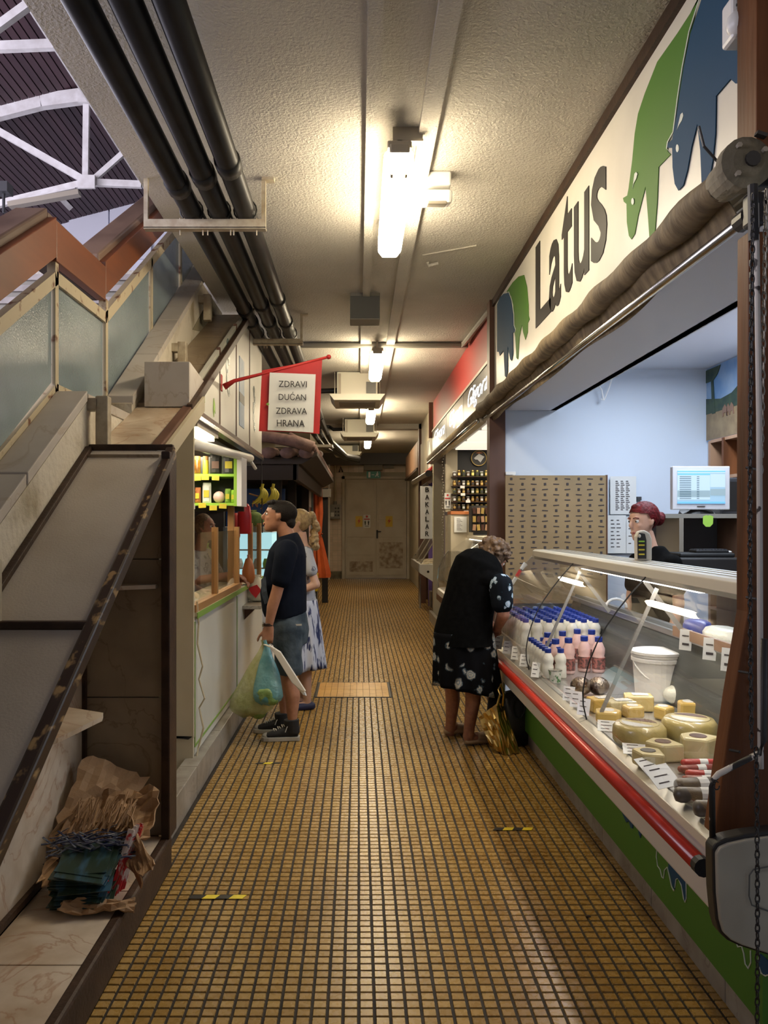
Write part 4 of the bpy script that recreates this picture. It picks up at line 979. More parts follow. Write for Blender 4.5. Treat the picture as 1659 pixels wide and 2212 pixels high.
# ---- flag
fp = P(478, 830, 5.72); tp = P(710, 771, 5.72)
fl_ = thing('shop_flag', 'red flag sign with a white paper reading ZDRAVI DUĆAN ZDRAVA HRANA', 'flag', (-.6, 5.72, 2.3))
m = MB().tube([fp+Vector((.02, 0, -.02)), fp.lerp(tp, .12), fp.lerp(tp, .35), tp], [.024, .014, .011, .010], 10); m.ball(tp, .018)
m.build('pole', 'flag_red', fl_, smooth=True)
MB().box(fp.x-.012, fp.x+.006, 5.69, 5.75, fp.z-.05, fp.z+.07).build('wall_plate', 'flag_red', fl_, bevel=.005)
def fq(a, b):   # flag surface, a across, b down
    c0 = P(566, 800, 5.72).lerp(P(696, 776, 5.72), a); c1 = P(559, 931, 5.72).lerp(P(690, 937, 5.72), a)
    p = c0.lerp(c1, b); p.y += .012*math.sin(a*5+b*2)*b
    return p
MB().grid(fq, 14, 10).build('cloth', 'flag_red', fl_, solid=.003)
def pq(a, b):
    c0 = P(583, 805, 5.70).lerp(P(682, 809, 5.70), a); c1 = P(578, 929, 5.70).lerp(P(677, 935, 5.70), a)
    p = c0.lerp(c1, b); p.y += .012*math.sin(a*4+b*2)*b-.006
    return p
MB().grid(pq, 10, 10).build('paper', 'paper', fl_, solid=.001)
for tx, x0, x1, yb, hh in (('ZDRAVI', 602, 663, 836, 13.5), ('DUĆAN', 602, 661, 864, 18), ('ZDRAVA', 596, 663, 894, 13.5), ('HRANA', 598, 658, 921, 14.5)):
    o = P(x0, yb, 5.675); MB().text(tx, o, (P(x1, yb+1, 5.675)-o).normalized(), UZ, hh*5.675/F, (x1-x0)*5.675/F, ext=.001).build('lettering', 'sign_black', fl_)
MB().prism([(0, .012), (.01, 0), (0, -.012), (-.015, 0)], P(579, 873, 5.70), UX, UZ, (0, -.003, 0)).build('leaf_print', 'green_trim', fl_)

# ---- tiled roof stall further on
rf = thing('tiled_canopy', 'dark wooden canopy with curved clay roof tiles beyond the kiosk', 'canopy', (-1.2, 10.5, 2.4))
for j in range(3):
    for i in range(5):
        x = -1.46+i*.215; m = MB(); m.loft([((x, 8.95+j*.9, 2.40+j*.07), .065, .085), ((x, 9.95+j*.9, 2.49+j*.07), .055, .07)], (0, 0, 1), 14)
        m.build('roof_tile', 'roof_clay', rf, smooth=True)
for i in range(28):
    y = 9.0+i*.215; m = MB(); m.loft([((-.80, y, 2.60), .045, .075), ((-.50, y, 2.455), .04, .085)], (0, 0, 1), 12); m.build('roof_tile', 'roof_clay', rf, smooth=True)
m = MB(); m.loft([((-1.45, 8.98, 2.60), .06, .08), ((-1.05, 8.98, 2.585), .065, .085), ((-.72, 8.97, 2.53), .07, .09), ((-.52, 8.96, 2.46), .07, .085)], (0, 0, 1), 14); m.build('ridge_tile', 'roof_clay', rf, smooth=True)
MB().box(-1.9, -.66, 9.05, 15.0, 2.28, 2.36).build('roof_deck', 'roof_wood', rf)
MB().prism([(-.66, 2.28), (-.48, 2.38), (-.48, 2.42), (-.66, 2.36)], (0, 9.05, 0), UX, UZ, (0, 5.9, 0)).build('eaves_board', 'roof_wood', rf)
MB().box(-1.9, -.72, 9.1, 9.16, 2.10, 2.28).build('front_beam', 'roof_wood', rf); MB().box(-.76, -.70, 9.1, 15, 2.10, 2.28).build('side_beam', 'roof_wood', rf)
for x, y in ((-1.0, 9.6), (-.95, 14.0), (-1.0, 11.8)): MB().box(x-.06, x+.06, y-.06, y+.06, 0, 2.5).build('post', 'roof_wood', rf)
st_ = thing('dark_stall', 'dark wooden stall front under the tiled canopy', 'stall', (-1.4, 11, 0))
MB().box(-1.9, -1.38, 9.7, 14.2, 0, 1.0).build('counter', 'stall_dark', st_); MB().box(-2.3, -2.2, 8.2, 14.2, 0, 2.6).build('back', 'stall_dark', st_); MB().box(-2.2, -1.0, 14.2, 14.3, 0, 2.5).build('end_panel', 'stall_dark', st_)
MB().box(-1.06, -.9, 14.32, 14.9, 1.9, 2.35).build('meter_box', 'white_paint', None, 'pale box under the canopy eaves above the orange parasol', 'box')
# folded orange parasol
um = thing('folded_parasol', 'closed orange parasol tied at the middle, standing on the floor', 'parasol', (-.80, 15.2, 0))
def uq(y_, prof, n=18):
    m = MB(); vs = []
    for k, (z, r, dx) in enumerate(prof):
        for j in range(n):
            a = 2*math.pi*j/n; rr = r*(1+(.25 if j % 2 else -.15)*min(1, r/.06))
            vs.append((-.80+dx+rr*math.cos(a), 15.2+rr*.8*math.sin(a), z))
    m.add(vs, [(i*n+j, i*n+(j+1) % n, (i+1)*n+(j+1) % n, (i+1)*n+j) for i in range(len(prof)-1) for j in range(n)])
    return m
uq(0, [(2.40, .02, -.03), (2.35, .09, -.02), (1.8, .10, -.01), (1.45, .07, 0), (1.38, .055, .0), (1.30, .075, .01), (.9, .13, .04), (.62, .17, .06), (.55, .16, .06)]).build('canopy', 'orange_cloth', um, solid=.004)
MB().tube([(-.80, 15.2, 0), (-.82, 15.2, 2.45)], .022).build('pole', 'brown_wood', um)
MB().tube([(-.86+math.cos(a)*.07+.06, 15.2+math.sin(a)*.06, 1.38) for a in [k*.7 for k in range(10)]]+[(-.70, 15.1, 1.40)], .012).build('strap', 'orange_cloth', um)
t = thing('plastic_strip_door', 'pale hanging plastic strips left of the orange parasol', 'curtain', (-1.0, 15, 0))
for i in range(3): MB().box(-1.02+i*.055, -.975+i*.055, 15.0+i*.02, 15.01+i*.02, .9, 2.36).build('strip', ['white_plastic', 'pink_yogurt', 'frosted_glass'][i], t)
t = thing('yellow_crate', 'yellow box on a small legged stand below the orange parasol', 'box', (-.87, 14.7, 0))
MB().box(-.99, -.76, 14.5, 14.9, .34, .66).build('box_body', 'yellow_box', t, bevel=.01); MB().box(-.98, -.77, 14.55, 14.85, .12, .34).build('lower_bin', 'grey_box', t)
for x in (-.98, -.78):
    for y in (14.52, 14.88): MB().box(x-.01, x+.01, y-.01, y+.01, 0, .34).build('leg', 'black_metal', t)
t = thing('stall_post', 'dark square post beside the yellow box', 'post', (-.68, 15.8, 0)); MB().box(-.74, -.62, 15.8, 15.88, .0, 2.3).build('shaft', 'stall_dark', t); MB().box(-.74, -.56, 15.7, 15.9, 2.12, 2.28).build('head', 'grey_box', t)
MB().box(-.86, -.82, 22.3, 22.36, 0, 3.3).build('wall_pipe', 'white_plastic', None, 'white vertical pipe in the corner left of the end wall', 'pipe')
struct(MB().box(-2.7, -1.0, 16.2, 16.3, 0, CZ).box(-2.7, -2.6, 8.2, 22.7, 0, CZ), 'wall_passage_left', 'wall_cream')
struct(MB().box(-1.45, -1.30, 16.3, 22.7, 0, CZ), 'wall_passage_left_far', 'wall_cream')
MB().box(-1.2, -1.18, 15.3, 16.1, 2.4, 3.0).build('purple_panel', 'purple_wall', None, 'pale violet panel above the canopy tiles', 'panel')
# ================================================================== CHEESE SHOP (RIGHT)
SX = 1.215
wr = struct(MB().box(SX, 1.30, 1.2, 7.0, 2.60, CZ), 'wall_right', 'sign_white')
struct(MB().box(1.16, 1.30, 6.98, 7.12, 0, CZ), 'trim_8', 'brown_paint')
struct(MB().box(1.18, SX+.01, 1.2, 7.0, 3.52, CZ), 'trim_9', 'edge_dark')
struct(MB().box(1.24, 1.75, 1.4, 6.98, 2.60, 2.66), 'ceiling_soffit', 'soffit')
struct(MB().box(1.70, 3.14, 1.4, 7.0, 2.97, 3.05).box(1.70, 1.76, 1.4, 7.0, 2.6, 3.0), 'ceiling_shop', 'shop_ceiling')
fw = struct(MB().box(1.30, 3.14, 7.0, 7.1, 0, 3.0), 'wall_shop_back', 'shop_wall')
rw = struct(MB().box(3.10, 3.2, 1.4, 7.1, 0, 3.0), 'wall_shop_right', 'shop_wall')
struct(MB().box(1.4, 3.2, 1.3, 1.4, 0, 3.0), 'wall_shop_near', 'shop_wall')
struct(MB().box(1.32, 3.14, 1.4, 7.0, -.08, .0), 'floor_shop', 'tread_stone')
# marble plinth and green printed base
pl = thing('case_plinth', 'grey stone plinth along the floor under the display case', 'plinth', (1.27, 4.5, 0))
for k in range(8):
    a = 1.3+k*.66; MB().box(1.218, 1.40, a, a+.655, 0, .115).build('plinth_stone', 'marble_plinth', pl, bevel=.004)
def c8(x, y): return (1060+x/2.7696, y/2.7696)
def c6(x, y): return (1259+x/3.1075, 1500+y/3.1075)
def c4(x, y): return (880+x/3.0708, 620+y/3.0708)
def onX(pts, X): return [(F*X/(px-CX), EYE-(py-CY)*X/(px-CX)) for px, py in pts]
def xpoly(pts, X, nm, mt, parent, th=.003, m=None):
    return MB().prism(onX(pts, X), (X, 0, 0), UY, UZ, (-th, 0, 0)).build(nm, mt, parent)
sb = thing('shop_sign', 'long white sign board reading Latus with green and blue cow emblems', 'sign', (SX, 4.5, 2.7))
MB().box(SX-.012, SX, 1.4, 6.97, 2.62, 3.52).build('board', 'sign_white', sb)
for t_, pts, yo in (('L', (1158, 1193), 0), ):
    pass
# letters fitted one by one: (char, px left, px right, px top, px bottom) read at the letter's ends
for ch, x0, x1, hh in (('L', 1158, 1191, .55), ('a', 1187, 1212, .43), ('t', 1214.5, 1237, .56), ('u', 1241, 1273, .45), ('s', 1278, 1312, .46)):
    X = SX-.013
    Y0 = F*X/(x0-CX); Y1 = F*X/(x1-CX)
    z0 = 2.92
    MB().text(ch, (X, Y0, z0-(.01 if ch in 'aus' else 0)), (0, -1, 0), UZ, hh, Y0-Y1, off=.014, ext=.004).build('letter', 'sign_black', sb)
X = SX-.013
G1 = [c8(*p) for p in ((1265, -60), (1250, 0), (1120, 200), (1000, 370), (925, 560), (885, 680), (865, 800), (850, 960), (828, 1130), (820, 1170), (795, 1185), (800, 1207), (816, 1220), (818, 1330), (830, 1410), (845, 1432), (865, 1400), (885, 1290), (930, 1115), (945, 1300), (955, 1450), (968, 1452), (985, 1400), (1000, 1200), (1008, 1000), (1080, 925), (1062, 905), (1060, 860), (1090, 800), (1130, 600), (1175, 300), (1240, 20))]
B1 = [c8(*p) for p in ((1275, -60), (1265, 0), (1200, 200), (1160, 400), (1135, 560), (1112, 720), (1090, 835), (1060, 860), (1062, 884), (1090, 885), (1092, 1000), (1105, 1100), (1127, 1140), (1155, 1110), (1180, 1020), (1205, 880), (1240, 740), (1258, 900), (1268, 1135), (1282, 1140), (1310, 1090), (1332, 960), (1348, 800), (1352, 575), (1440, 472), (1470, 500), (1482, 500), (1483, 540), (1492, 547), (1502, 500), (1530, 470), (1540, 480), (1560, 455), (1600, 470), (1700, 440), (1700, -60))]
xpoly(G1, X, 'emblem_green', 'sign_green', sb); xpoly(B1, X-.002, 'emblem_blue', 'sign_blue', sb)
for cx_, cy_, rx, ry in ((851, 1205, 8, 20), (1119, 887, 9, 24)):
    xpoly([c8(cx_+rx*math.cos(a*.524), cy_+ry*math.sin(a*.524)) for a in range(12)], X-.005, 'emblem_eye', 'sign_line', sb, .002)
for pts in (((850, 1130), (862, 1040), (872, 1028), (880, 1040), (872, 1070), (856, 1100)), ((1116, 780), (1138, 685), (1150, 672), (1155, 690), (1146, 720), (1128, 750))):
    xpoly([c8(*p) for p in pts], X-.005, 'emblem_horn', 'sign_line', sb, .002)
L_ = [c8(*p) for p in ((1250, 0), (1190, 190), (1150, 400), (1122, 580), (1095, 790), (1062, 850), (1056, 890), (1080, 912))]
xpoly(L_+[(a-1.6, b-.5) for a, b in L_[::-1]], X-.005, 'emblem_outline', 'sign_line', sb, .002)
xpoly([c4(*p) for p in ((660, 30), (700, -30), (740, -70), (775, -80), (795, 0), (805, 120), (806, 190), (812, 215), (800, 240), (800, 300), (785, 350), (770, 300), (762, 250), (745, 330), (735, 480), (725, 470), (718, 330), (712, 300), (705, 120), (690, 60))], X, 'emblem_green', 'sign_green', sb)
xpoly([c4(*p) for p in ((597, 115), (615, 70), (640, 45), (672, 38), (690, 90), (703, 180), (705, 255), (714, 280), (716, 297), (700, 305), (702, 440), (694, 490), (684, 480), (668, 395), (666, 560), (658, 600), (648, 590), (640, 420), (615, 455), (608, 430), (597, 430))], X-.002, 'emblem_blue', 'sign_blue', sb)
O_ = [c4(*p) for p in ((640, 38), (674, 30), (695, 85), (708, 175), (710, 250), (720, 280), (716, 298))]
xpoly(O_+[(a-1, b+1) for a, b in O_[::-1]], X-.005, 'emblem_outline', 'sign_line', sb, .002)
# motion sensor
t = thing('motion_sensor', 'white domed motion sensor on the blue emblem at the top right', 'sensor', (1.17, 2.45, 3.15))
MB().box(1.145, 1.205, 2.41, 2.49, 3.09, 3.225).build('case', 'white_plastic', t, bevel=.012); MB().ball((1.165, 2.42, 3.135), (.035, .035, .04)).build('lens', 'white_plastic', t, smooth=True)
MB().cbox((1.165, 2.407, 3.185), (.022, .004, .006)).build('slot', 'ac_dark', t)
# rolled awning
aw = thing('rolled_awning', 'brown canvas awning rolled up below the cheese shop sign', 'awning', (1.12, 4.7, 2.6))
def cv(a, b):
    y = 2.42+4.8*a; th = b*2*math.pi; r = .052+.006*math.sin(a*60+th*2)+.004*math.sin(a*33)
    return Vector((1.125+r*math.cos(th), y, 2.645+r*math.sin(th)))
MB().grid(cv, 60, 16).build('canvas_roll', 'canvas', aw, smooth=True)
def cv2(a, b):
    y = 2.45+4.7*a; return Vector((1.135+.05*b+.01*math.sin(a*25+b*3), y, 2.62-.10*b+.012*math.sin(a*19)*b-.02*math.sin(math.pi*a)*b))
MB().grid(cv2, 50, 6).build('canvas_flap', 'canvas', aw, solid=.004)
MB().tube([(1.165, 2.38, 2.515), (1.165, 7.3, 2.555)], .018, 12).build('front_bar', 'chrome', aw, smooth=True)
MB().tube([(1.165, 2.34, 2.515), (1.165, 2.40, 2.515)], .03, 12).build('bar_cap', 'black_metal', aw)
br = thing('awning_gearbox', 'rusty round gear bracket at the near end of the rolled awning', 'bracket', (1.13, 2.35, 2.55))
MB().lathe([(.045, 0), (.075, .01), (.075, .05), (.06, .07), (.055, .16)], (1.125, 2.27, 2.645), 18, (0, 1, 0)).build('drum', 'mould', br, smooth=False)
MB().lathe([(.022, 0), (.022, .02)], (1.135, 2.262, 2.65), 12, (0, 1, 0)).build('socket', 'black_metal', br)
for a in (.6, 2.2, 4): MB().lathe([(.008, 0), (.008, .012)], (1.125+.052*math.cos(a), 2.27, 2.645+.052*math.sin(a)), 6, (0, -1, 0)).build('bolt', 'steel_zinc', br)
MB().cbox((1.19, 2.33, 2.64), (.12, .03, .10)).build('plate', 'black_metal', br, bevel=.005); MB().cbox((1.165, 2.32, 2.52), (.05, .05, .10)).build('joint', 'black_metal', br, bevel=.01)
MB().tube([(1.02, 2.36, 2.79), (1.035, 2.36, 2.73), (1.075, 2.36, 2.685)], .004).build('loose_wire', 'black_metal', br)
t = thing('upper_post', 'dark red brown post hanging at the top right corner of the view', 'post', (1.2, 2.3, 2.7))
a = P(1627, 330, 2.3); MB().box(a.x, a.x+.16, 2.28, 2.40, a.z, 3.56).build('beam', 'brown_wood', t, bevel=.004)
MB().cbox((1.16, 2.27, 2.72), (.03, .02, .01), (0, .3, 0)).build('nail', 'black_metal', t)
# crank tube, chain
t = thing('crank_tube', 'chipped white steel tube running down the brown post', 'tube', (1.15, 2.2, 1.5))
MB().tube([P(1633, 440, 2.2), P(1640, 900, 2.2), P(1643, 1660, 2.2)], .008, 10).build('tube_run', 'chipped_white', t)
MB().tube([P(1626, 400, 2.2), P(1628, 520, 2.2)], .014, 8).build('upper_joint', 'black_metal', t)
ch = thing('hanging_chain', 'long dark steel chain hanging in front of the brown post and white tray', 'chain', (1.1, 2.1, .3))
m = MB(); z = 2.46; k = 0
while z > .22:
    x = (1633-CX)*2.08/F+.004*math.sin(z*3)-(.0 if z < 1 else (.012)); pts = []
    for a in range(9):
        th = a*math.pi/4; c, s_2 = math.cos(th)*.0055, math.sin(th)*.013
        pts.append((x+(c if k % 2 else 0), 2.08+(0 if k % 2 else c), z+s_2))
    m.tube(pts, .0021, 5); z -= .0195; k += 1
m.build('links', 'black_metal', ch)
m = MB(); z = 2.52
t = thing('upper_chain', 'short loop of chain by the awning gear bracket', 'chain', (1.2, 2.2, 2.2)); k = 0
while z > 1.75:
    x = (1655-CX)*2.2/F; pts = []
    for a in range(9):
        th = a*math.pi/4; c, s_2 = math.cos(th)*.006, math.sin(th)*.015
        pts.append((x-.02*(2.52-z)+(c if k % 2 else 0), 2.2+(0 if k % 2 else c), z+s_2))
    m.tube(pts, .0025, 5); z -= .022; k += 1
m.build('links', 'steel_zinc', t)
# brown slanting post
t = thing('brown_post', 'weathered brown wooden post flaring out at its lower end beside the case', 'post', (1.1, 2.3, .7))
q = [P(px, py, 2.28) for px, py in ((1610, 505), (1608, 1250), (1608, 1320), (1578, 1500), (1552, 1680), (1536, 1800), (1700, 1800), (1700, 505))]
MB().prism([(v.x, v.z) for v in q], (0, 2.26, 0), UX, UZ, (0, .07, 0)).build('shaft', 'brown_wood', t, bevel=.004)
for py in (1010, 1290, 1450, 1620): MB().tube([P(1612-(max(0, py-1320))*.12, py, 2.25), P(1634-(max(0, py-1320))*.12, py+4, 2.22)], .004, 6).build('nail', 'black_metal', t)
for py in range(560, 1560, 26):
    MB().box(P(1622, py, 2.25).x, P(1624, py, 2.25).x, 2.25, 2.262, P(0, py+12, 2.25).z, P(0, py, 2.25).z).build('notch', 'black_metal', t)
# folding white tray with black frame
t = thing('folding_tray', 'worn white folding tray with black rubber rim at the lower right', 'tray', (1.1, 2.15, .45))
def rr_(pts, Y0, off=0):
    return [P(px, py, Y0) for px, py in pts]
o1 = ((1532, 1828), (1540, 1815), (1560, 1806), (1600, 1797), (1720, 1782), (1720, 2078), (1659, 2058), (1590, 2036), (1565, 2024), (1548, 2008), (1540, 1980), (1534, 1920))
q = rr_(o1, 2.15); MB().prism([(v.x, v.z) for v in q], (0, 2.13, 0), UX, UZ, (0, .05, 0)).build('rim', 'black_metal', t, bevel=.006)
cxq = sum(p[0] for p in o1)/len(o1); cyq = sum(p[1] for p in o1)/len(o1)
q = rr_([((px-cxq)*.95+cxq+2, (py-cyq)*.94+cyq) for px, py in o1], 2.15); MB().prism([(v.x, v.z) for v in q], (0, 2.118, 0), UX, UZ, (0, .03, 0)).build('panel', 'tray_cream', t, bevel=.004)
h = [P(px, py, 2.112) for px, py in ((1660, 1872), (1628, 1878), (1619, 1890), (1618, 1935), (1624, 1955), (1660, 1968))]
MB().tube(h, .0022, 6).build('handle_outline', 'ac_dark', t)
t = thing('chipped_frame', 'black steel frame with chipped white paint rising from the folding tray', 'frame', (1.05, 2.18, .8))
MB().tube([P(px, py, 2.17) for px, py in ((1539, 1815), (1538, 1700), (1541, 1685), (1552, 1672), (1595, 1650), (1640, 1627), (1650, 1600), (1650, 1380))], .0085, 10).build('tube_frame', 'chipped_black', t, smooth=True)
MB().tube([P(1548+6*math.cos(a), 1697+9*math.sin(a), 2.15) for a in [k*.6 for k in range(10)]], .002, 5).build('wire_ring', 'black_metal', t)
# ---------------------------------------------------------------- display case
Y0c, Y1c = 2.32, 6.15
dc = thing('display_case', 'long refrigerated display case with curved glass and red bumper', 'display case', (1.4, 4.2, .1))
MB().box(1.19, 1.75, Y0c, 6.05, .115, .50).build('base_panel', 'sign_green', dc)
gp = [(1.04, .45), (1.04, .655), (1.075, .668), (1.75, .668), (1.75, .45)]
MB().prism(gp, (0, Y0c, 0), UX, UZ, (0, Y1c-Y0c, 0)).build('body', 'case_white', dc, bevel=.012)
MB().box(1.0355, 1.041, Y0c, Y1c, .628, .658).build('cream_trim', 'case_cream', dc)
for k, (a, b) in enumerate(((Y0c, 3.72), (3.725, 4.98), (4.985, Y1c))):
    MB().prism([(1.037, .655), (1.078, .672), (1.078, .664), (1.037, .650)], (0, a, 0), UX, UZ, (0, b-a, 0)).build('steel_ledge', 'steel_brushed', dc)
MB().tube([(1.015, Y0c+.02, .585), (1.015, Y1c-.06, .585), (1.04, Y1c-.02, .585)], .026, 14).build('bumper', 'bumper_red', dc, smooth=True)
MB().lathe([(.028, 0), (.028, .03)], (1.015, Y0c-.005, .585), 12, (0, 1, 0)).build('bumper_cap', 'rubber', dc)
# cow print on the green base: blue drips with pale outline
def print_line(pts, r=.0022):
    q = [Vector((1.188, a, b)) for a, b in onX([c6(*p) for p in pts], 1.19)]; MB().tube(q, r, 5).build('outline_print', 'sign_line', dc)
print_line(((500, 1040), (497, 1090), (505, 1150), (522, 1175), (534, 1225), (545, 1235), (552, 1180), (570, 1160), (585, 1220), (600, 1290), (614, 1318), (622, 1290), (628, 1240), (645, 1235), (668, 1290), (680, 1370), (690, 1395), (698, 1370), (697, 1250)))
for pts in (((577, 1110), (610, 1140), (640, 1170), (695, 1245), (697, 1360), (688, 1392), (678, 1330), (668, 1275), (640, 1232), (626, 1240), (618, 1310), (606, 1280), (596, 1230), (580, 1170)), ((255, 765), (300, 800), (340, 850), (338, 900), (325, 895), (312, 850), (295, 860), (275, 815)), ((375, 900), (395, 930), (390, 965), (380, 940)), ((1195, 1740), (1250, 1790), (1250, 1880), (1215, 1880), (1190, 1820))):
    xpoly([c6(*p) for p in pts], 1.189, 'cow_print', 'sign_blue', dc, .003)
print_line(((1030, 1655), (1045, 1695), (1070, 1690), (1085, 1740), (1095, 1810), (1115, 1840), (1132, 1800), (1130, 1720)))
print_line(((1190, 1745), (1180, 1800), (1200, 1870), (1230, 1890), (1252, 1880)))
# canopy
MB().prism([(1.357, 1.342), (1.357, 1.385), (1.375, 1.395), (1.60, 1.395), (1.62, 1.385), (1.62, 1.36), (1.40, 1.345)], (0, Y0c, 0), UX, UZ, (0, Y1c-Y0c, 0)).build('canopy', 'case_cream', dc, bevel=.004)
MB().box(1.36, 1.385, Y0c+.05, Y1c-.05, 1.325, 1.343).build('canopy_rail', 'steel_brushed', dc)
for k in range(3): MB().box(1.43+k*.06, 1.46+k*.06, Y0c, Y1c-.02, 1.395, 1.398).build('canopy_groove', 'steel_brushed', dc)
MB().box(1.385, 1.415, 3.2, 4.9, 1.315, 1.328).build('lamp_strip', 'lamp_case', dc)
# glass
gpf = [(1.078, .67), (1.062, .74), (1.060, .80), (1.070, .87), (1.092, .95), (1.128, 1.035), (1.17, 1.11), (1.226, 1.19), (1.29, 1.27), (1.357, 1.345)]
def gl(a0, b0, nm='glass_pane'):
    n_ = len(gpf)-1
    return MB().grid(lambda a, b: Vector((gpf[round(b*n_)][0], a0+(b0-a0)*a, gpf[round(b*n_)][1])), 1, n_)
for a, b in ((Y0c, 3.715), (3.725, 4.975), (4.985, Y1c)): gl(a, b).build('glass_pane', 'case_glass', dc, smooth=True)
for y in (3.72, 4.98): MB().tube([(x-.001, y, z) for x, z in gpf], .0035, 6).build('joint_seal', 'rubber', dc)
for y in (Y0c, Y1c): MB().prism(gpf+[(1.62, 1.345), (1.78, .67)], (0, y, 0), UX, UZ, (0, .006, 0)).build('end_glass', 'case_glass', dc)
MB().tube([(x, Y1c+.003, z) for x, z in gpf], .004, 6).build('end_seal', 'steel_zinc', dc)
for y in (3.62, 4.88): MB().bar((1.372, y, 1.30), (1.11, y+.03, .69), .016, .010, (0, 1, 0)).build('strut', 'strut_grey', dc)
for y in (3.9, 5.15, 2.7): MB().bar((1.42, y, 1.31), (1.64, y, 1.02), .022, .008, (0, 1, 0)).build('rear_strut', 'strut_grey', dc)
for k in range(10):
    a = Y0c+.03+k*.38; MB().box(1.085, 1.66, a, a+.374, .668, .675).build('deck_tray', 'deck_steel', dc)
def rwf(a, b):
    th = b*1.35; return Vector((1.60+.10*math.sin(th)*b, Y0c+.02+(Y1c-Y0c-.04)*a, .675+.37*b))
MB().grid(rwf, 2, 8).build('rear_wall', 'case_rear', dc, smooth=True, solid=.01)
MB().box(1.66, 1.78, Y0c, Y1c, 1.0, 1.03).build('work_top', 'steel_brushed', dc); MB().box(1.74, 1.77, Y0c, Y1c, .0, 1.0).build('rear_housing', 'grey_box', dc)
MB().box(1.075, 1.62, 5.22, Y1c-.02, .675, .775).build('riser', 'case_white', dc)
for px0, w_ in ((1100, 0), (1118, 1)): MB().box(1.09+w_*.15, 1.22+w_*.15, Y1c+.008, Y1c+.012, .70, .95).build('end_outline', 'rubber', dc) if False else None
MB().box(1.055, 1.062, 5.9, 6.05, 1.0, 1.01) if False else None
t = thing('case_sticker', 'narrow red and white sticker strip along the far edge of the case glass', 'sticker', (1.12, 6.14, 1.0))
for s_0, mt in ((0, 'paper'), (1, 'sign_black'), (2, 'paper'), (3, 'red_print'), (4, 'paper')):
    a = Vector((1.115, 6.14, 1.0)).lerp(Vector((1.30, 6.14, 1.29)), s_0/5+.03); b = Vector((1.115, 6.14, 1.0)).lerp(Vector((1.30, 6.14, 1.29)), s_0/5+.2)
    MB().bar(a, b, .028, .003, (0, 1, 0)).build('label', mt, t)
MB().cbox((1.255, 6.1, 1.31), (.1, .01, .01)) if False else None
# ---------------------------------------------------------------- goods in the case
DZ = .676
ORD = ['first', 'second', 'third', 'fourth', 'fifth', 'sixth', 'seventh', 'eighth', 'ninth', 'tenth']
def bottle(c, h_, r, body, cap, label, group, lab_mt=None, cat='bottle'):
    t = thing('bottle', label, cat, c, group)
    MB().lathe([(r*.85, 0), (r, h_*.05), (r, h_*.40), (r*.84, h_*.47), (r*.97, h_*.56), (r*.97, h_*.68), (r*.6, h_*.83), (r*.45, h_*.87)], c, 14).build('body', body, t, smooth=True)
    MB().lathe([(r*.55, h_*.86), (r*.58, h_*.88), (r*.58, h_*.99), (r*.5, h_)], c, 12).build('cap', cap, t)
    if lab_mt: MB().lathe([(r*1.01, h_*.10), (r*1.02, h_*.11), (r*1.02, h_*.42), (r*1.01, h_*.43)], c, 14).build('label', lab_mt, t)
    return t
mb0 = bottle((1.12, 5.28, .775), .185, .036, 'milk', 'cap_blue', 'white milk bottle with blue cap in the packed rows on the raised deck at the far end of the case', 'milk bottles on the raised deck')
for i in range(7):
    for j in range(10):
        lab_ = 'blue-capped milk bottle, '+(ORD[j]+' from the near end' if j else 'nearest end')+', '+ORD[i]+' row from the front glass'
        if i == j == 0: mb0['label'] = lab_; continue
        copytree(mb0, (1.12+i*.078, 5.28+j*.083, .775), lab_)
mb1 = bottle((1.13, 4.70, DZ), .175, .034, 'milk', 'cap_blue', 'white yoghurt bottle with blue cap in the lower front group beside the pink bottles', 'yoghurt bottles on the lower deck')
for i in range(2):
    for j in range(7):
        lab_ = 'white yoghurt bottle on lower deck, '+ORD[j]+' from near, '+ORD[i]+' row from the glass'
        if i == j == 0: mb1['label'] = lab_; continue
        copytree(mb1, (1.13+i*.076, 4.70+j*.076, DZ), lab_)
pk = bottle((1.36, 4.72, DZ), .22, .040, 'pink_yogurt', 'cap_blue', 'pink fruit yoghurt bottle with dark fruit label and blue cap', 'pink yoghurt bottles', 'label_dark')
for i, (px, py) in enumerate(((1293, 1452), (1262, 1450), (1228, 1455), (1278, 1432), (1247, 1430), (1200, 1458), (1215, 1436), (1183, 1440))):
    Y = F*(EYE-DZ)/(py-CY); X_ = (px-CX)*Y/F
    pl_ = 'pink yoghurt bottle with blue cap, '+['rightmost of the front row', 'second from the right in the front row', 'third from the right in the front row', 'rightmost of the back row', 'second from the right in the back row', 'leftmost of the front row, behind the cups', 'third from the right in the back row', 'leftmost of the back row'][i]
    if i == 0: pk['label'] = pl_
    if i == 0: pk.location = (X_, Y, DZ); ORG[pk.name] = Vector((X_, Y, DZ))
    else: copytree(pk, (X_, Y, DZ), pl_, rotz=i*.4)
def cup(px, py, r, h_, lab, mt='label_green', nm='yoghurt_cup', cat='cup'):
    Y = F*(EYE-DZ)/(py-CY); c = ((px-CX)*Y/F, Y, DZ); t = thing(nm, lab, cat, c)
    MB().lathe([(r*.8, 0), (r, h_*.97), (r*1.06, h_*.98), (r*1.06, h_)], c, 16).build('tub', mt, t, smooth=False); MB().lathe([(r*1.07, h_), (r*1.05, h_+.004)], c, 16).build('lid', 'chrome', t)
    return t
cup(1180, 1436, .042, .10, 'taller green printed yoghurt cup behind two small ones')
cup(1177, 1458, .034, .05, 'small white and green yoghurt cup at the left front')
cup(1199, 1474, .038, .07, 'green printed yoghurt cup nearest the price tags')
def item(nm, px, py, lab, cat, fn, z=DZ):
    Y = F*(EYE-z)/(py-CY); c = Vector(((px-CX)*Y/F, Y, z)); t = thing(nm, lab, cat, c); fn(t, c); return t
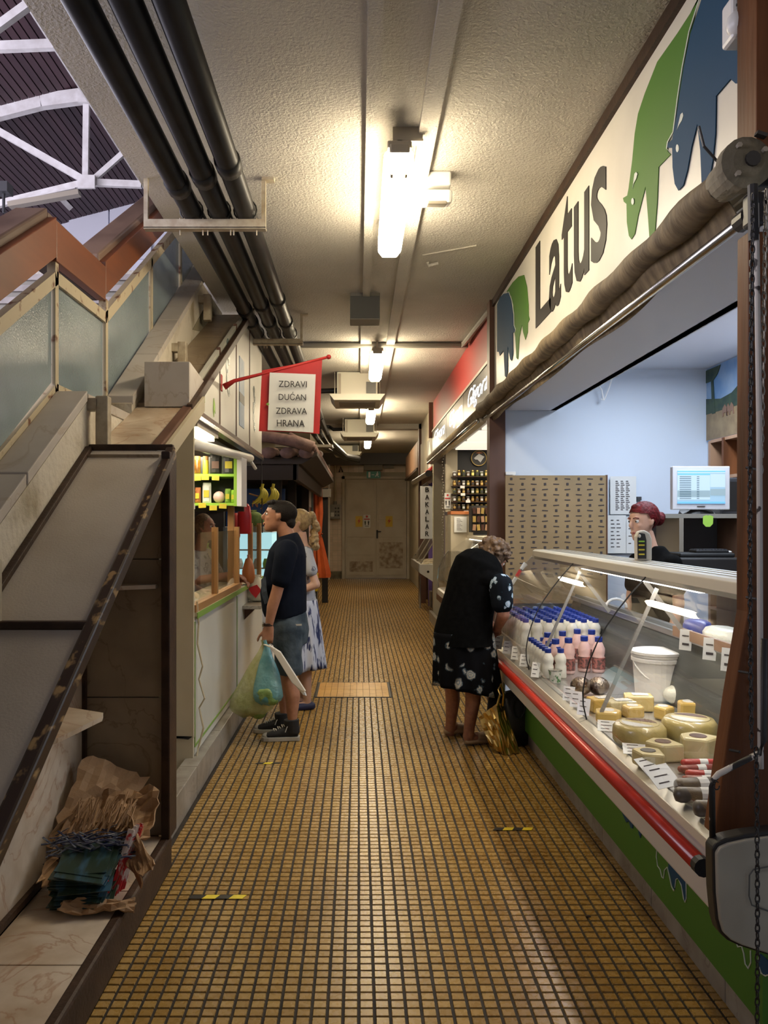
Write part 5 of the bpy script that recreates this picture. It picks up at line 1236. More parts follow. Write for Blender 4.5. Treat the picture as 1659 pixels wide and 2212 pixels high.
def f_foil(t, c):
    for dx in (-.045, .05): MB().ball(c+Vector((dx, 0, .05)), (.058, .06, .05), n=14).build('foil_parcel', 'foil', t, smooth=True)
item('foil_parcels', 1273, 1502, 'two dark foil wrapped cheeses behind the blue veined blocks', 'cheese', f_foil)
def f_bucket(t, c):
    MB().lathe([(.105, 0), (.112, .01), (.125, .20), (.133, .20), (.133, .215), (.125, .225), (.133, .225), (.133, .24)], c, 28).build('tub', 'bucket_white', t, smooth=False)
    MB().lathe([(.137, .238), (.139, .24), (.139, .252), (.12, .256)], c, 28).build('lid', 'bucket_white', t)
    MB().tube([c+Vector((-.128*math.cos(a), -.11*math.sin(a), .205-.11*math.sin(a))) for a in [k*math.pi/12 for k in range(13)]], .0045, 6).build('handle', 'white_plastic', t, smooth=True)
item('bucket', 1420, 1508, 'white plastic bucket with lid and handle standing in the case', 'bucket', f_bucket)
item('cheese_bag', 1462, 1522, 'fresh white cheese in clear knotted wrap beside the bucket', 'cheese', lambda t, c: (MB().ball(c+Vector((0, 0, .05)), (.07, .06, .05), n=14).build('cheese', 'wrap_white', t, smooth=True), MB().loft([(c+Vector((.05, 0, .04)), .02, .02), (c+Vector((.11, -.01, .04)), .04, .045)], n=8).build('wrap_end', 'clear_plastic', t)))
def f_block(w_, d_, h_, rz, mt):
    def f(t, c):
        e = Matrix.Rotation(rz, 3, 'Z'); q = [e@Vector((a*w_/2, b*d_/2, 0)) for a, b in ((-1, -1), (1, -.8), (1, 1), (-.9, .9))]
        MB().prism([(v.x, v.y) for v in q], c, UX, UY, (0, 0, h_)).build('block', mt, t, bevel=.008, smooth=False)
        MB().cbox(c+Vector((.01, 0, h_+.002)), (w_*.55, d_*.5, .002), (0, 0, rz)).build('label', 'paper_glossy', t)
    return f
item('cheese_block', 1298, 1535, 'left yellow cheese block in the row behind the wheels', 'cheese', f_block(.13, .10, .065, .2, 'cheese_y'))
item('cheese_block', 1340, 1541, 'middle pale yellow cheese block in the row behind the wheels', 'cheese', f_block(.14, .10, .065, .1, 'cheese_pale'))
item('cheese_block', 1378, 1533, 'blue veined cheese block nearest the bucket', 'cheese', f_block(.14, .11, .075, -.2, 'cheese_blue'))
def f_wedge(w_, h_, rz, mt, lm='paper_glossy'):
    def f(t, c):
        e = Matrix.Rotation(rz, 3, 'Z'); q = [e@Vector(a+(0,)) for a in ((-w_*.55, -w_*.3), (w_*.2, -w_*.5), (w_*.5, -w_*.1), (w_*.35, w_*.4), (-w_*.3, w_*.35))]
        MB().prism([(v.x, v.y) for v in q], c, UX, UY, (0, 0, h_)).build('wedge', mt, t, bevel=.01)
        MB().lathe([(w_*.24, 0), (w_*.23, .002)], c+Vector((0, 0, h_)), 14).build('label', lm, t)
    return f
item('cheese_wedge', 1312, 1556, 'low orange yellow cheese wedge left of the left wheel', 'cheese', f_wedge(.13, .05, .1, 'cheese_y'))
item('cheese_wedge', 1366, 1548, 'yellow cheese wedge with white label just behind the left wheel', 'cheese', f_wedge(.11, .055, .5, 'cheese_y'))
item('cheese_wedge', 1432, 1552, 'small yellow cheese wedge between and behind the two wheels', 'cheese', f_wedge(.10, .06, .9, 'cheese_y'))
item('cheese_wedge', 1488, 1546, 'yellow wrapped cheese wedge behind the right wheel', 'cheese', f_wedge(.12, .07, .2, 'cheese_y'))
item('wrap_tail', 1528, 1540, 'twist of clear wrap standing up behind the right wheel', 'wrap', lambda t, c: MB().loft([(c+Vector((-.03, 0, .04)), .01, .01), (c+Vector((.02, 0, .07)), .03, .03), (c+Vector((.04, 0, .09)), .035, .04)], n=8).build('twist', 'clear_plastic', t))
def f_wheel(r, h_):
    def f(t, c):
        MB().lathe([(r*.9, 0), (r, h_*.18), (r*1.02, h_*.5), (r, h_*.82), (r*.88, h_), (r*.3, h_)], c, 32).build('wheel', 'cheese_rind', t, smooth=True)
        MB().lathe([(r*.74, h_), (r*.73, h_+.003)], c, 28).build('label_print', 'cheese_pale', t)
        MB().prism([(r*.66*math.cos(a), r*.66*math.sin(a)) for a in [k*.3-.2 for k in range(9)]], c+Vector((0, 0, h_+.003)), UX, UY, (0, 0, .001)).build('label_print', 'brown_paint', t)
        MB().prism([(r*.66*math.cos(a), r*.66*math.sin(a)) for a in [k*.3+2.6 for k in range(10)]], c+Vector((0, 0, h_+.003)), UX, UY, (0, 0, .001)).build('label_print', 'paper_glossy', t)
    return f
item('round_cheese', 1381, 1606, 'left round cheese wheel with shiny label', 'cheese', f_wheel(.107, .085))
item('round_cheese', 1489, 1602, 'right and taller round cheese wheel with dark label', 'cheese', f_wheel(.11, .10))
item('cheese_wedge', 1508, 1636, 'pale cheese wedge with dark oval label in front of the right wheel', 'cheese', f_wedge(.14, .085, 2.6, 'cheese_pale', 'brown_paint'))
item('cheese_wedge', 1432, 1640, 'pale cheese wedge with brown oval label in front of the left wheel', 'cheese', f_wedge(.13, .07, 2.1, 'cheese_pale', 'brown_paint'))
item('cheese_wedge', 1400, 1655, 'dark labelled cheese wedge partly behind the slanted price cards', 'cheese', f_wedge(.12, .06, 1.7, 'cheese_pale', 'sign_black'))
for i, (px, py, mt, L, lab) in enumerate(((1510, 1655, 'sausage_red', .14, 'red sausage farthest back in the sausage pile'), (1505, 1668, 'sausage', .15, 'brown sausage, second from the back of the sausage pile'), (1520, 1680, 'sausage_red', .13, 'red sausage in the middle of the sausage pile'), (1516, 1692, 'sausage', .14, 'brown sausage in front of the middle red one'),
                                   (1505, 1712, 'sausage_dark', .16, 'thick grey green sausage nearer the front glass'), (1512, 1735, 'sausage_dark', .17, 'thickest dark sausage nearest the front glass'), (1540, 1765, 'sausage_dark', .12, 'short dark sausage at the near corner of the case'))):
    def fs_(t, c, mt=mt, L=L, i=i):
        r_ = .014 if i < 4 else .026
        d = Vector((1, .15*math.sin(i*2), 0)).normalized(); m = MB()
        m.loft([(c-d*L/2+Vector((0, 0, r_)), .003, .003), (c-d*L*.46+Vector((0, 0, r_)), r_*.8, r_*.8), (c-d*L*.38+Vector((0, 0, r_)), r_, r_), (c+d*L*.38+Vector((0, 0, r_)), r_, r_), (c+d*L*.46+Vector((0, 0, r_)), r_*.8, r_*.8), (c+d*L/2+Vector((0, 0, r_)), .003, .003)], n=12)
        m.build('casing', mt, t, smooth=True)
        MB().loft([(c+d*L*.0+Vector((0, 0, r_)), r_*1.03, r_*1.03), (c+d*L*.22+Vector((0, 0, r_)), r_*1.03, r_*1.03)], n=12).build('label', 'paper', t)
    item('sausage', px, py, lab, 'sausage', fs_)
# price cards leaning along the front
def card(px, py, w_, h_, lab, tilt=.5, rz=.5, z=DZ, lines=3, nm='price_card'):
    Y = F*(EYE-z)/(py-CY); c = Vector(((px-CX)*Y/F, Y, z)); t = thing(nm, lab, 'price card', c)
    e = Euler((-tilt, 0, -rz)).to_matrix(); u = e@UX; v = e@UZ; n_ = u.cross(v)
    MB().prism([(-w_/2, 0), (w_/2, 0), (w_/2, h_), (-w_/2, h_)], c, u, v, n_*.0015).build('sheet', 'paper_glossy', t)
    m = MB()
    for k in range(lines):
        zz = h_*(.2+.6*k/max(1, lines-1)); m.prism([(-w_*.33, zz), (w_*(.1+.12*(k % 2)), zz), (w_*(.1+.12*(k % 2)), zz+h_*.045), (-w_*.33, zz+h_*.045)], c+n_*.002, u, v, n_*.0008)
    m.build('print', 'print_grey', t)
for px, py, w_, h_, lab in ((1075, 1402, .06, .10, 'farthest price card along the front glass, by the bending woman'), (1094, 1412, .06, .09, 'second price card from the far end along the front glass'),
        (1112, 1425, .06, .09, 'third price card from the far end along the front glass'), (1131, 1440, .06, .08, 'fourth price card from the far end, in front of the white bottles'), (1155, 1463, .05, .09, 'price card in front of the small yoghurt cups'),
        (1227, 1514, .06, .075, 'left of three white price cards before the foil parcels'), (1243, 1528, .06, .08, 'middle of three white price cards before the foil parcels'), (1259, 1545, .06, .08, 'right of three white price cards, beside the glass joint')):
    card(px, py, w_, h_, lab, .35, .6)
card(1312, 1580, .085, .06, 'price card at the foot of the near glass strut', .9, .3)
card(1375, 1630, .10, .07, 'flat wide price card in front of the left cheese wheel', 1.2, .25)
card(1420, 1672, .10, .08, 'large price card with dark oval beside the dark wedge', 1.0, -.5)
card(1448, 1700, .12, .09, 'largest clear price card before the sausages', .9, -.5)
# rear shelf goods and hanging tags
t = thing('rear_tray', 'worn wooden edged tray on the rear shelf of the case', 'tray', (1.68, 3.6, 1.03))
MB().box(1.60, 1.76, 2.7, 4.0, 1.03, 1.045).build('board', 'steel_brushed', t); MB().box(1.595, 1.61, 2.7, 4.0, 1.03, 1.08).build('wood_edge', 'shelf_wood', t)
sack('white_pack', (1.70, 3.65, 1.045), .16, .3, .07, 'wrap_white', 'white plastic pack on the rear tray near the tags', 'pack', 21, knot=False)
sack('blue_pack', (1.70, 3.95, 1.045), .12, .2, .07, 'cap_blue', 'blue plastic pack on the far end of the rear tray', 'pack', 22, knot=False)
MB().prism([(1.62, 1.046), (1.76, 1.046), (1.70, 1.14)], (0, 3.1, 0), UX, UZ, (0, .28, 0)).build('cheese_slab', 'wrap_white', None, 'white wedge of cheese on the rear tray close to the brown post', 'cheese', bevel=.01)
for i, (px, py, lab) in enumerate(((1481, 1360, 'left one of the white tags hanging from the rear tray'), (1533, 1378, 'middle white tag hanging from the rear tray'), (1573, 1400, 'right white tag hanging from the rear tray, beside the brown post'), (1597, 1405, 'half hidden white tag at the brown post'))):
    p = atX(px, py, 1.58); t = thing('hanging_tag', lab, 'tag', (p.x, p.y, p.z-.10))
    MB().cbox((p.x, p.y, p.z-.05), (.055, .002, .10), (0, .06, -.5)).build('sheet', 'paper', t)
    MB().cbox((p.x-.002, p.y-.003, p.z-.03), (.03, .002, .006), (0, .06, -.5)).cbox((p.x-.002, p.y-.003, p.z-.07), (.03, .002, .010), (0, .06, -.5)).build('print', 'print_grey', t)
# scale on the canopy
t = thing('scale_display', 'cream scale head with yellow keys standing on top of the case', 'scale', (1.54, 4.3, 1.397))
c = P(1388, 1205, 4.3)
MB().prism([(-.04, 0), (.042, 0), (.042, .12), (.03, .15), (.0, .165), (-.03, .158), (-.042, .13)], (c.x, 4.27, 1.397), UX, UZ, (0, .05, 0)).build('head', 'scale_cream', t, bevel=.008)
MB().prism([(-.038, .01), (.008, .01), (.008, .11), (.0, .145), (-.03, .15), (-.040, .12)], (c.x, 4.268, 1.397), UX, UZ, (0, -.004, 0)).build('screen_panel', 'black_metal', t)
for k, z in enumerate((.03, .055, .08, .10)): MB().box(c.x-.034, c.x-.004, 4.258, 4.264, 1.397+z, 1.397+z+.008).build('key', 'key_yellow' if k < 3 else 'lime', t)
MB().ball((c.x-.03, 4.262, 1.53), (.008, .004, .01), n=8).build('badge', 'scale_cream', t)

# ---------------------------------------------------------------- shop interior
t = thing('kraft_board', 'brown cardboard sheet with repeated small dark prints leaning at the shop back wall', 'board', (1.75, 6.9, 0))
a, b = P(1092, 1027, 6.86), P(1311, 1250, 6.86)
MB().box(a.x, b.x, 6.86, 6.88, .9, a.z).build('sheet', 'kraft_panel', t); MB().box(b.x-.006, b.x+.004, 6.85, 6.89, .9, a.z+.004).build('edge_strip', 'brown_paint', t)
m = MB()
rowz = a.z-.03; k = 0
while rowz > 1.15:
    for i in range(9):
        x = a.x+.05+i*.098+(0 if k % 2 else .0)
        if (i+k) % 2: m.cbox((x, 6.858, rowz), (.05, .003, .008), (0, .08*math.sin(i*3+k), 0))
        else: m.cbox((x, 6.858, rowz), (.02, .003, .022), (0, .1*math.sin(i+k), 0))
    rowz -= .046; k += 1
m.build('print_marks', 'print_grey', t, kind='stuff')
t = thing('door_bolt', 'small white metal latch on the shop back wall above the cardboard sheet', 'latch', (1.33, 6.97, 2.0))
MB().cbox((1.345, 6.97, 2.04), (.09, .02, .03)).build('plate', 'white_plastic', t, bevel=.004); MB().bar((1.36, 6.95, 2.03), (1.40, 6.93, 1.99), .02, .01).build('lever', 'white_plastic', t)
pn = [0]
def notes(px0, py0, px1, py1, Y, lab, rows_=8, cols=3, nm='notice_sheet'):
    t = thing(nm, lab, 'notice', P((px0+px1)/2, py1, Y)); a, b = P(px0, py0, Y), P(px1, py1, Y)
    MB().box(a.x, b.x, Y-.004, Y, b.z, a.z).build('sheet', 'paper', t); m = MB(); W = b.x-a.x; H_ = a.z-b.z
    for r_ in range(rows_):
        for c_ in range(cols):
            x = a.x+W*(.2+c_*.6/cols); z = a.z-H_*(.12+.8*r_/rows_); m.box(x, x+W*.6/cols*(.45+.3*((r_*7+c_*3) % 3)/2), Y-.006, Y-.004, z-H_*.022, z)
    m.build('print', 'print_grey', t)
notes(1318, 1029, 1374, 1111, 6.97, 'upper white price list sheet on the shop back wall beside the cardboard', 16, 3)
notes(1311, 1113, 1352, 1195, 6.97, 'lower white paper behind the red haired seller', 8, 2)
notes(1353, 1116, 1374, 1195, 6.96, 'narrow white paper partly hidden by the scale', 4, 1)
MB().box(P(1376, 1074, 6.98).x, P(1385, 1074, 6.98).x, 6.97, 7.0, P(0, 1081, 6.98).z, P(0, 1073, 6.98).z).build('wall_clip', 'grey_dark', None, 'small dark clip on the back wall above the seller', 'clip')
m = MB().tube([P(1290, 828, 6.9), P(1300, 842, 6.9), P(1304, 865, 6.9)], .006, 6); m.tube([P(1325, 808, 6.9), P(1315, 840, 6.9), P(1305, 864, 6.9), P(1298, 862, 6.9)], .006, 6)
m.build('wall_cable', 'white_plastic', None, 'white cable hanging down the top of the shop back wall', 'cable')
# poster
t = thing('wall_poster', 'landscape poster with cows and trees on the right shop wall', 'poster', (3.09, 6.6, 2.3))
MB().box(3.085, 3.10, 6.15, 6.98, 2.32, 2.96).build('sheet', 'poster_sky', t); MB().box(3.082, 3.085, 6.15, 6.98, 2.33, 2.56).build('field_print', 'poster_grass', t)
MB().prism([(6.15, 2.56), (6.98, 2.56), (6.98, 2.70), (6.7, 2.66), (6.5, 2.68), (6.3, 2.76), (6.15, 2.80)], (3.084, 0, 0), UY, UZ, (-.004, 0, 0)).build('tree_print', 'poster_tree', t)
MB().prism([(6.80, 2.55), (6.84, 2.84), (6.76, 2.88), (6.7, 2.95), (6.98, 2.95), (6.98, 2.84), (6.88, 2.84), (6.86, 2.55)], (3.082, 0, 0), UY, UZ, (-.004, 0, 0)).build('tree_print', 'poster_tree', t)
for y, s in ((6.62, 1), (6.50, .8), (6.56, .6)):
    MB().prism([(y-.05*s, 2.50), (y-.04*s, 2.57), (y, 2.60), (y+.04*s, 2.57), (y+.045*s, 2.50), (y+.03*s, 2.50), (y+.02*s, 2.53), (y-.02*s, 2.53), (y-.03*s, 2.50)], (3.081, 0, 0), UY, UZ, (-.004, 0, 0)).build('cow_print', 'cow_brown', t)
# cabinet at right wall
t = thing('tall_cabinet', 'tall brown shelf cabinet at the right wall of the shop', 'cabinet', (2.95, 5.8, 0))
MB().box(2.86, 3.09, 6.40, 6.44, 0, 2.27).build('side_panel', 'shelf_wood', t); MB().box(2.86, 3.09, 4.2, 4.24, 0, 2.27).build('side_panel', 'shelf_wood', t); MB().box(3.06, 3.09, 4.24, 6.4, 0, 2.27).build('back_panel', 'brown_paint', t)
for z in (.4, .9, 1.3, 1.62, 1.95, 2.25): MB().box(2.86, 3.06, 4.24, 6.4, z, z+.025).build('shelf_board', 'shelf_wood', t)
for y in (5.3, 6.15): MB().box(2.85, 3.06, y, y+.03, 0, 2.27).build('upright', 'brown_wood', t)
# desk with monitor
t = thing('computer_shelf', 'grey shelf desk carrying the monitor behind the seller', 'desk', (2.4, 5.75, 1.2))
MB().box(2.12, 2.84, 5.5, 5.95, 1.635, 1.665).build('top', 'grey_box', t); MB().box(2.15, 2.84, 5.93, 5.95, 1.2, 1.635).build('back_panel', 'tarp_dark', t)
MB().box(2.24, 2.27, 5.5, 5.95, 0, 1.635).build('leg_panel', 'steel_zinc', t); MB().box(2.70, 2.84, 5.52, 5.94, 0, 1.635).build('side_box', 'shelf_wood', t); MB().box(2.15, 2.84, 5.45, 5.95, 1.13, 1.155).build('lower_top', 'grey_box', t)
MB().box(2.72, 2.80, 5.51, 5.515, 1.50, 1.56).build('label', 'paper', t)
mo = thing('monitor', 'silver computer monitor showing a bright table on its screen', 'monitor', (2.5, 5.5, 1.665))
a, b = P(1453, 1007, 5.55), P(1577, 1101, 5.55)
MB().box(a.x, b.x, 5.55, 5.60, b.z, a.z).build('bezel', 'monitor_silver', mo, bevel=.006)
sa, sb_ = P(1463, 1017, 5.548), P(1566, 1088, 5.548)
MB().box(sa.x, sb_.x, 5.545, 5.551, sb_.z, sa.z).build('screen', 'screen', mo)
W = sb_.x-sa.x; H_ = sa.z-sb_.z
for (u0, u1, v0, v1, mt) in ((0, 1, 0, .035, 'screen_blue'), (0, .68, .08, .88, 'screen_light'), (0, .68, .08, .13, 'screen_blue'), (0, .68, .60, .80, 'screen_grey'), (.69, 1, .55, .75, 'screen_grey'), (.69, 1, .1, .5, 'screen_light'), (0, 1, .94, 1, 'screen_blue'), (0, 1, .04, .075, 'screen_light')):
    MB().box(sa.x+W*u0, sa.x+W*u1, 5.542-(.0015 if v0 in (.08,) and v1 == .13 or mt == 'screen_grey' else 0), 5.546, sa.z-H_*v1, sa.z-H_*v0).build('screen_area', mt, mo)
m = MB()
for r_ in range(13):
    for u in (.04, .40): m.box(sa.x+W*u, sa.x+W*(u+(.24 if u < .1 else .05)), 5.5385, 5.540, sa.z-H_*(.19+r_*.055), sa.z-H_*(.175+r_*.055))
m.build('screen_text', 'sign_blue', mo)
MB().box(P(1507, 1093, 5.54).x, P(1524, 1093, 5.54).x, 5.545, 5.55, P(0, 1095, 5.55).z, P(0, 1093, 5.55).z).build('maker_mark', 'print_grey', mo)
MB().loft([((a.x+.2, 5.62, 1.665), .09, .13), ((a.x+.2, 5.62, 1.68), .08, .12), ((a.x+.2, 5.60, 1.70), .03, .04), ((a.x+.2, 5.60, 1.75), .03, .04)], (0, 1, 0), 16).build('stand', 'black_metal', mo)
t = thing('speaker_box', 'black box standing behind the right edge of the monitor', 'box', (2.7, 5.75, 1.665)); MB().box(2.62, 2.76, 5.7, 5.85, 1.665, 1.93).build('shell', 'grey_dark', t, bevel=.01); MB().box(2.64, 2.74, 5.695, 5.70, 1.69, 1.9).build('grille', 'black_metal', t)
t = MB().prism([(-.035, .03), (-.01, .04), (.0, .035), (.012, .04), (.037, .03), (.035, -.02), (.015, -.042), (-.015, -.042), (-.035, -.02)], P(1529, 1125, 5.49), UX, UZ, (0, -.003, 0)).build('apple_note', 'lime_note', None, 'lime green apple shaped sticky note under the monitor shelf', 'note')
t = thing('printer', 'wide black printer on the low desk behind the case', 'printer', (2.55, 5.4, 1.155))
a, b = P(1450, 1195, 5.2), P(1603, 1245, 5.2)
MB().box(a.x, b.x, 5.2, 5.5, 1.155, 1.37).build('body', 'black_metal', t, bevel=.012); MB().box(a.x+.08, b.x-.02, 5.25, 5.5, 1.37, 1.40).build('lid', 'rubber', t, bevel=.01)
MB().ball((b.x-.06, 5.22, 1.30), (.012, .004, .012), n=10).build('badge', 'monitor_silver', t)
MB().box(a.x-.0, a.x+.012, 5.19, 5.2, 1.27, 1.34).box(a.x+.02, a.x+.032, 5.19, 5.2, 1.27, 1.34).build('side_label', 'paper', t)
MB().ball((b.x-.06, 5.32, 1.405), (.05, .035, .012), n=12).build('computer_mouse', 'white_plastic', None, 'white computer mouse lying on the black printer', 'mouse', smooth=True)
t = thing('keyboard', 'black keyboard lying on the printer', 'keyboard', (2.3, 5.3, 1.4)); MB().cbox((2.37, 5.33, 1.41), (.22, .12, .018)).build('base', 'rubber', t, bevel=.004)
m = MB()
for i in range(10):
    for j in range(4): m.cbox((2.275+i*.021, 5.29+j*.027, 1.422), (.016, .02, .006))
m.build('keys', 'grey_dark', t)
t = thing('power_cable', 'black cable hanging down beside the monitor at the cabinet', 'cable', (2.83, 5.4, 1.2)); MB().tube([(2.72, 5.5, 1.66), (2.78, 5.44, 1.62), (2.80, 5.44, 1.4), (2.79, 5.42, 1.2)], .007, 6).build('strand', 'rubber', t)
t = thing('white_hose', 'white bent hose lying behind the case glass', 'hose', (1.70, 5.1, 1.03)); MB().tube([(1.70+.07*math.cos(a), 5.2, 1.04+.06*math.sin(a)) for a in [k*math.pi/8 for k in range(9)]], .009, 8).build('hose_run', 'white_plastic', t, smooth=True)
# ================================================================== SECOND SHOP ON THE RIGHT
struct(MB().box(1.22, 1.32, 7.12, 12.9, 3.12, CZ).box(1.22, 1.32, 7.12, 12.9, 2.66, 3.12), 'wall_right_second', 'red_fascia')
sg = thing('lit_shop_sign', 'dark sign band with three lit white script names above the second shop', 'sign', (1.21, 9.5, 2.7))
edges = [7.14, 8.35, 9.75, 11.9]
edges = [7.14, 9.0, 10.75, 12.85]
for i, (a, b) in enumerate(zip(edges, edges[1:])):
    MB().box(1.20, 1.22, a+.01, b-.01, 2.68, 3.08).build('panel', 'dark_panel', sg)
    o = (1.198, b-.35, 2.80)
    MB().text('Gligora', o, (0, -1, 0), UZ, .24, (b-a)*.72, off=-.012, shear=.45, ext=.002).build('lit_lettering', 'glow_white', sg)
    MB().text('sirana', (1.198, a+.62, 2.73), (0, -1, 0), UZ, .05, .3, off=.01, ext=.003).build('small_lettering', 'glow_white', sg)
MB().box(1.19, 1.22, 7.14, 12.85, 3.08, 3.11).box(1.19, 1.22, 7.14, 12.85, 2.65, 2.68).build('edge_trim', 'steel_zinc', sg)
t = thing('second_roller', 'cream rolled awning tube below the lit sign of the second shop', 'awning', (1.13, 9.7, 2.6))
MB().tube([(1.13, 7.25, 2.625), (1.13, 12.6, 2.625)], .05, 14).build('canvas_roll', 'canvas', t, smooth=True); MB().tube([(1.10, 7.3, 2.55), (1.10, 12.5, 2.55)], .022, 10).build('front_bar', 'chrome', t, smooth=True)
MB().box(1.12, 1.18, 7.3, 12.5, 2.535, 2.575).build('flap', 'wall_cream', t)
cs = struct(MB().box(1.22, 3.0, 7.12, 10.9, 2.62, 2.66), 'ceiling_second', 'soffit')
t = thing('ceiling_light_panel', 'lit warm ceiling panels inside the second shop', 'lamp', (1.9, 9.3, 2.6))
for k in range(3): MB().box(1.32, 2.9, 7.5+k*1.15, 8.45+k*1.15, 2.60, 2.618).build('panel', 'light_panel', t)
struct(MB().box(1.32, 3.0, 10.9, 11.0, 0, 2.66).box(2.9, 3.0, 7.12, 10.9, 0, 2.66), 'wall_second_back', 'black_board')
struct(MB().box(1.20, 1.36, 10.84, 10.98, 0, 2.62), 'trim_10', 'wall_cream')
covid_sign(960, 1065, 974, 1099, 10.83, 'white keep distance notice with a red round mark on the cream pillar')
t = thing('small_sticker', 'small dark sticker under the notice on the cream pillar', 'sticker', P(964, 1113, 10.83)); sheet('sheet', 960, 1106, 968, 1113, 10.83, 'print_grey', None, None, t)
Yb = 10.88
t = thing('round_emblem', 'round dark disc with gold ring and a white cheese wedge on the back wall', 'emblem', P(1033, 992, Yb))
c = P(1034, 990, Yb); r = 17.5*Yb/F
MB().lathe([(r, 0), (r, .02)], c, 28, (0, -1, 0)).build('disc', 'sign_black', t); MB().tube([c+Vector((r*.93*math.cos(a), -.022, r*.93*math.sin(a))) for a in [k*math.pi/14 for k in range(29)]], .006, 6).build('ring', 'gold_lid', t)
MB().prism([(-.07, .0), (.0, .06), (.075, .02), (.02, -.06), (-.02, -.02), (-.05, -.02)], c+Vector((0, -.024, 0)), UX, UZ, (0, -.004, 0)).build('wedge_print', 'paper', t)
MB().prism([(-.05, .07), (.0, .09), (.06, .07), (.0, .062)], c+Vector((0, -.024, 0)), UX, UZ, (0, -.004, 0)).build('wedge_print', 'orange_trim', t)
t = thing('wall_shelves', 'dark wall shelves full of jars in the second shop', 'shelf', P(1015, 1105, Yb-.1))
rowsy = [1023, 1046, 1063, 1080, 1097]
for py in (1030, 1050, 1067, 1084, 1101):
    a, b = P(975, py, Yb-.1), P(1058, py+1.5, Yb-.1); MB().box(a.x, b.x, Yb-.2, Yb-.02, b.z, a.z).build('shelf_board', 'edge_dark', t)
n = 0
jm = {}
words_r = ['top', 'second', 'third', 'fourth', 'bottom']
for r_, py in enumerate((1030, 1050, 1067, 1084, 1101)):
    k = 0; px = 977
    while px < 1056:
        wd = 9.2; c = P(px+wd/2, py, Yb-.12); h_ = (14 if r_ == 0 and k % 3 else 11.5)*Yb/F; rr0 = wd*.42*Yb/F
        mt = ['jar_dark', 'jar_honey', 'jar_green', 'jar_dark'][(k*3+r_) % 4] if px < 1012 else ['jar_green', 'jar_honey'][r_ % 2]
        t = thing('jar', 'small '+{'jar_dark': 'dark', 'jar_honey': 'amber', 'jar_green': 'olive green'}[mt]+' jar, '+ORD[k]+' from the left on the '+words_r[r_]+' wall shelf', 'jar', c, 'jars on the dark wall shelves')
        MB().lathe([(rr0*.9, 0), (rr0, h_*.08), (rr0, h_*.75), (rr0*.8, h_*.82)], c, 10).build('glass_body', mt, t, smooth=True)
        MB().lathe([(rr0*.88, h_*.82), (rr0*.88, h_)], c, 10).build('lid', 'gold_lid' if (k+r_) % 3 else 'paper', t)
        MB().cbox(c+Vector((0, -rr0, h_*.42)), (rr0*1.3, .003, h_*.4)).build('label', ['paper', 'gold_lid', 'sign_black'][(k+r_) % 3], t)
        px += wd+.6; k += 1
for i, (px, py, lab) in enumerate(((999, 1052, 'first white price ticket on the jar shelves'), (1000, 1068, 'second white price ticket on the jar shelves'), (1011, 1083, 'third white price ticket on the jar shelves'), (1007, 1106, 'white price ticket on the orange counter edge'))):
    p = P(px, py, 10.6); MB().cbox((p.x, 10.6, p.z), (.06, .004, .035)).build('price_ticket', 'paper', None, lab, 'ticket')
t = thing('back_counter', 'orange edged counter with a cream front below the jars', 'counter', P(1010, 1200, 10.4))
a, b = P(974, 1104, 10.3), P(1020, 1111, 10.3); MB().box(a.x, b.x, 10.3, 10.7, b.z, a.z).build('edge_board', 'orange_trim', t); a, b = P(974, 1111, 10.32), P(1022, 1250, 10.32); MB().box(a.x, b.x, 10.32, 10.7, 0, a.z).build('front', 'wall_cream', t)
notes(981, 1116, 1008, 1150, 10.3, 'framed white certificate on the cream counter front', 9, 1, 'certificate')
t = thing('coffee_rack', 'dark rack of hanging packets right of the certificate', 'rack', P(1038, 1150, 9.9))
a, b = P(1020, 1092, 9.9), P(1057, 1150, 9.9); MB().box(a.x, b.x, 9.95, 10.2, b.z, a.z).build('frame', 'stall_dark', t)
for i in range(4):
    for j in range(3):
        p = P(1025+i*9, 1100+j*18, 9.9); MB().cbox((p.x, 9.93, p.z-.02), (.038, .04, .075), (0, .1*((i+j) % 3-1), 0)).build('packet', ['jar_dark', 'shelf_wood', 'gold_lid'][(i+j*2) % 3], t)
# display case of the second shop (curved glass)
d2 = thing('second_display_case', 'curved glass cheese display case in the second shop', 'display case', (1.35, 9, 0))
MB().prism([(1.20, .10), (1.20, .50), (1.06, .56), (1.06, .72), (1.10, .74), (1.8, .74), (1.8, .1)], (0, 7.4, 0), UX, UZ, (0, 3.2, 0)).build('body', 'case_white', d2)
MB().box(1.045, 1.062, 7.4, 10.6, .58, .66).build('bumper', 'brown_paint', d2)
g2 = [(1.075, .74), (1.06, .86), (1.08, 1.0), (1.14, 1.14), (1.24, 1.27), (1.36, 1.36), (1.48, 1.41)]
MB().grid(lambda a, b: Vector((g2[round(b*6)][0], 7.4+3.2*a, g2[round(b*6)][1])), 1, 6).build('glass_pane', 'case_glass', d2, smooth=True)
MB().prism(g2+[(1.75, 1.41), (1.75, .74)], (0, 10.6, 0), UX, UZ, (0, .006, 0)).build('end_glass', 'case_glass', d2)
for y in (7.4, 9.0, 10.6): MB().tube([(x, y, z) for x, z in g2], .008, 6).build('glass_rib', 'chrome', d2)
MB().box(1.42, 1.78, 7.4, 10.6, 1.40, 1.44).build('top_shelf', 'case_cream', d2); MB().box(1.45, 1.48, 7.6, 10.4, 1.385, 1.40).build('lamp_strip', 'lamp_case', d2)
MB().box(1.75, 1.80, 7.4, 10.6, .74, 1.4).build('rear_wall', 'steel_brushed', d2)
rr = random.Random(4)
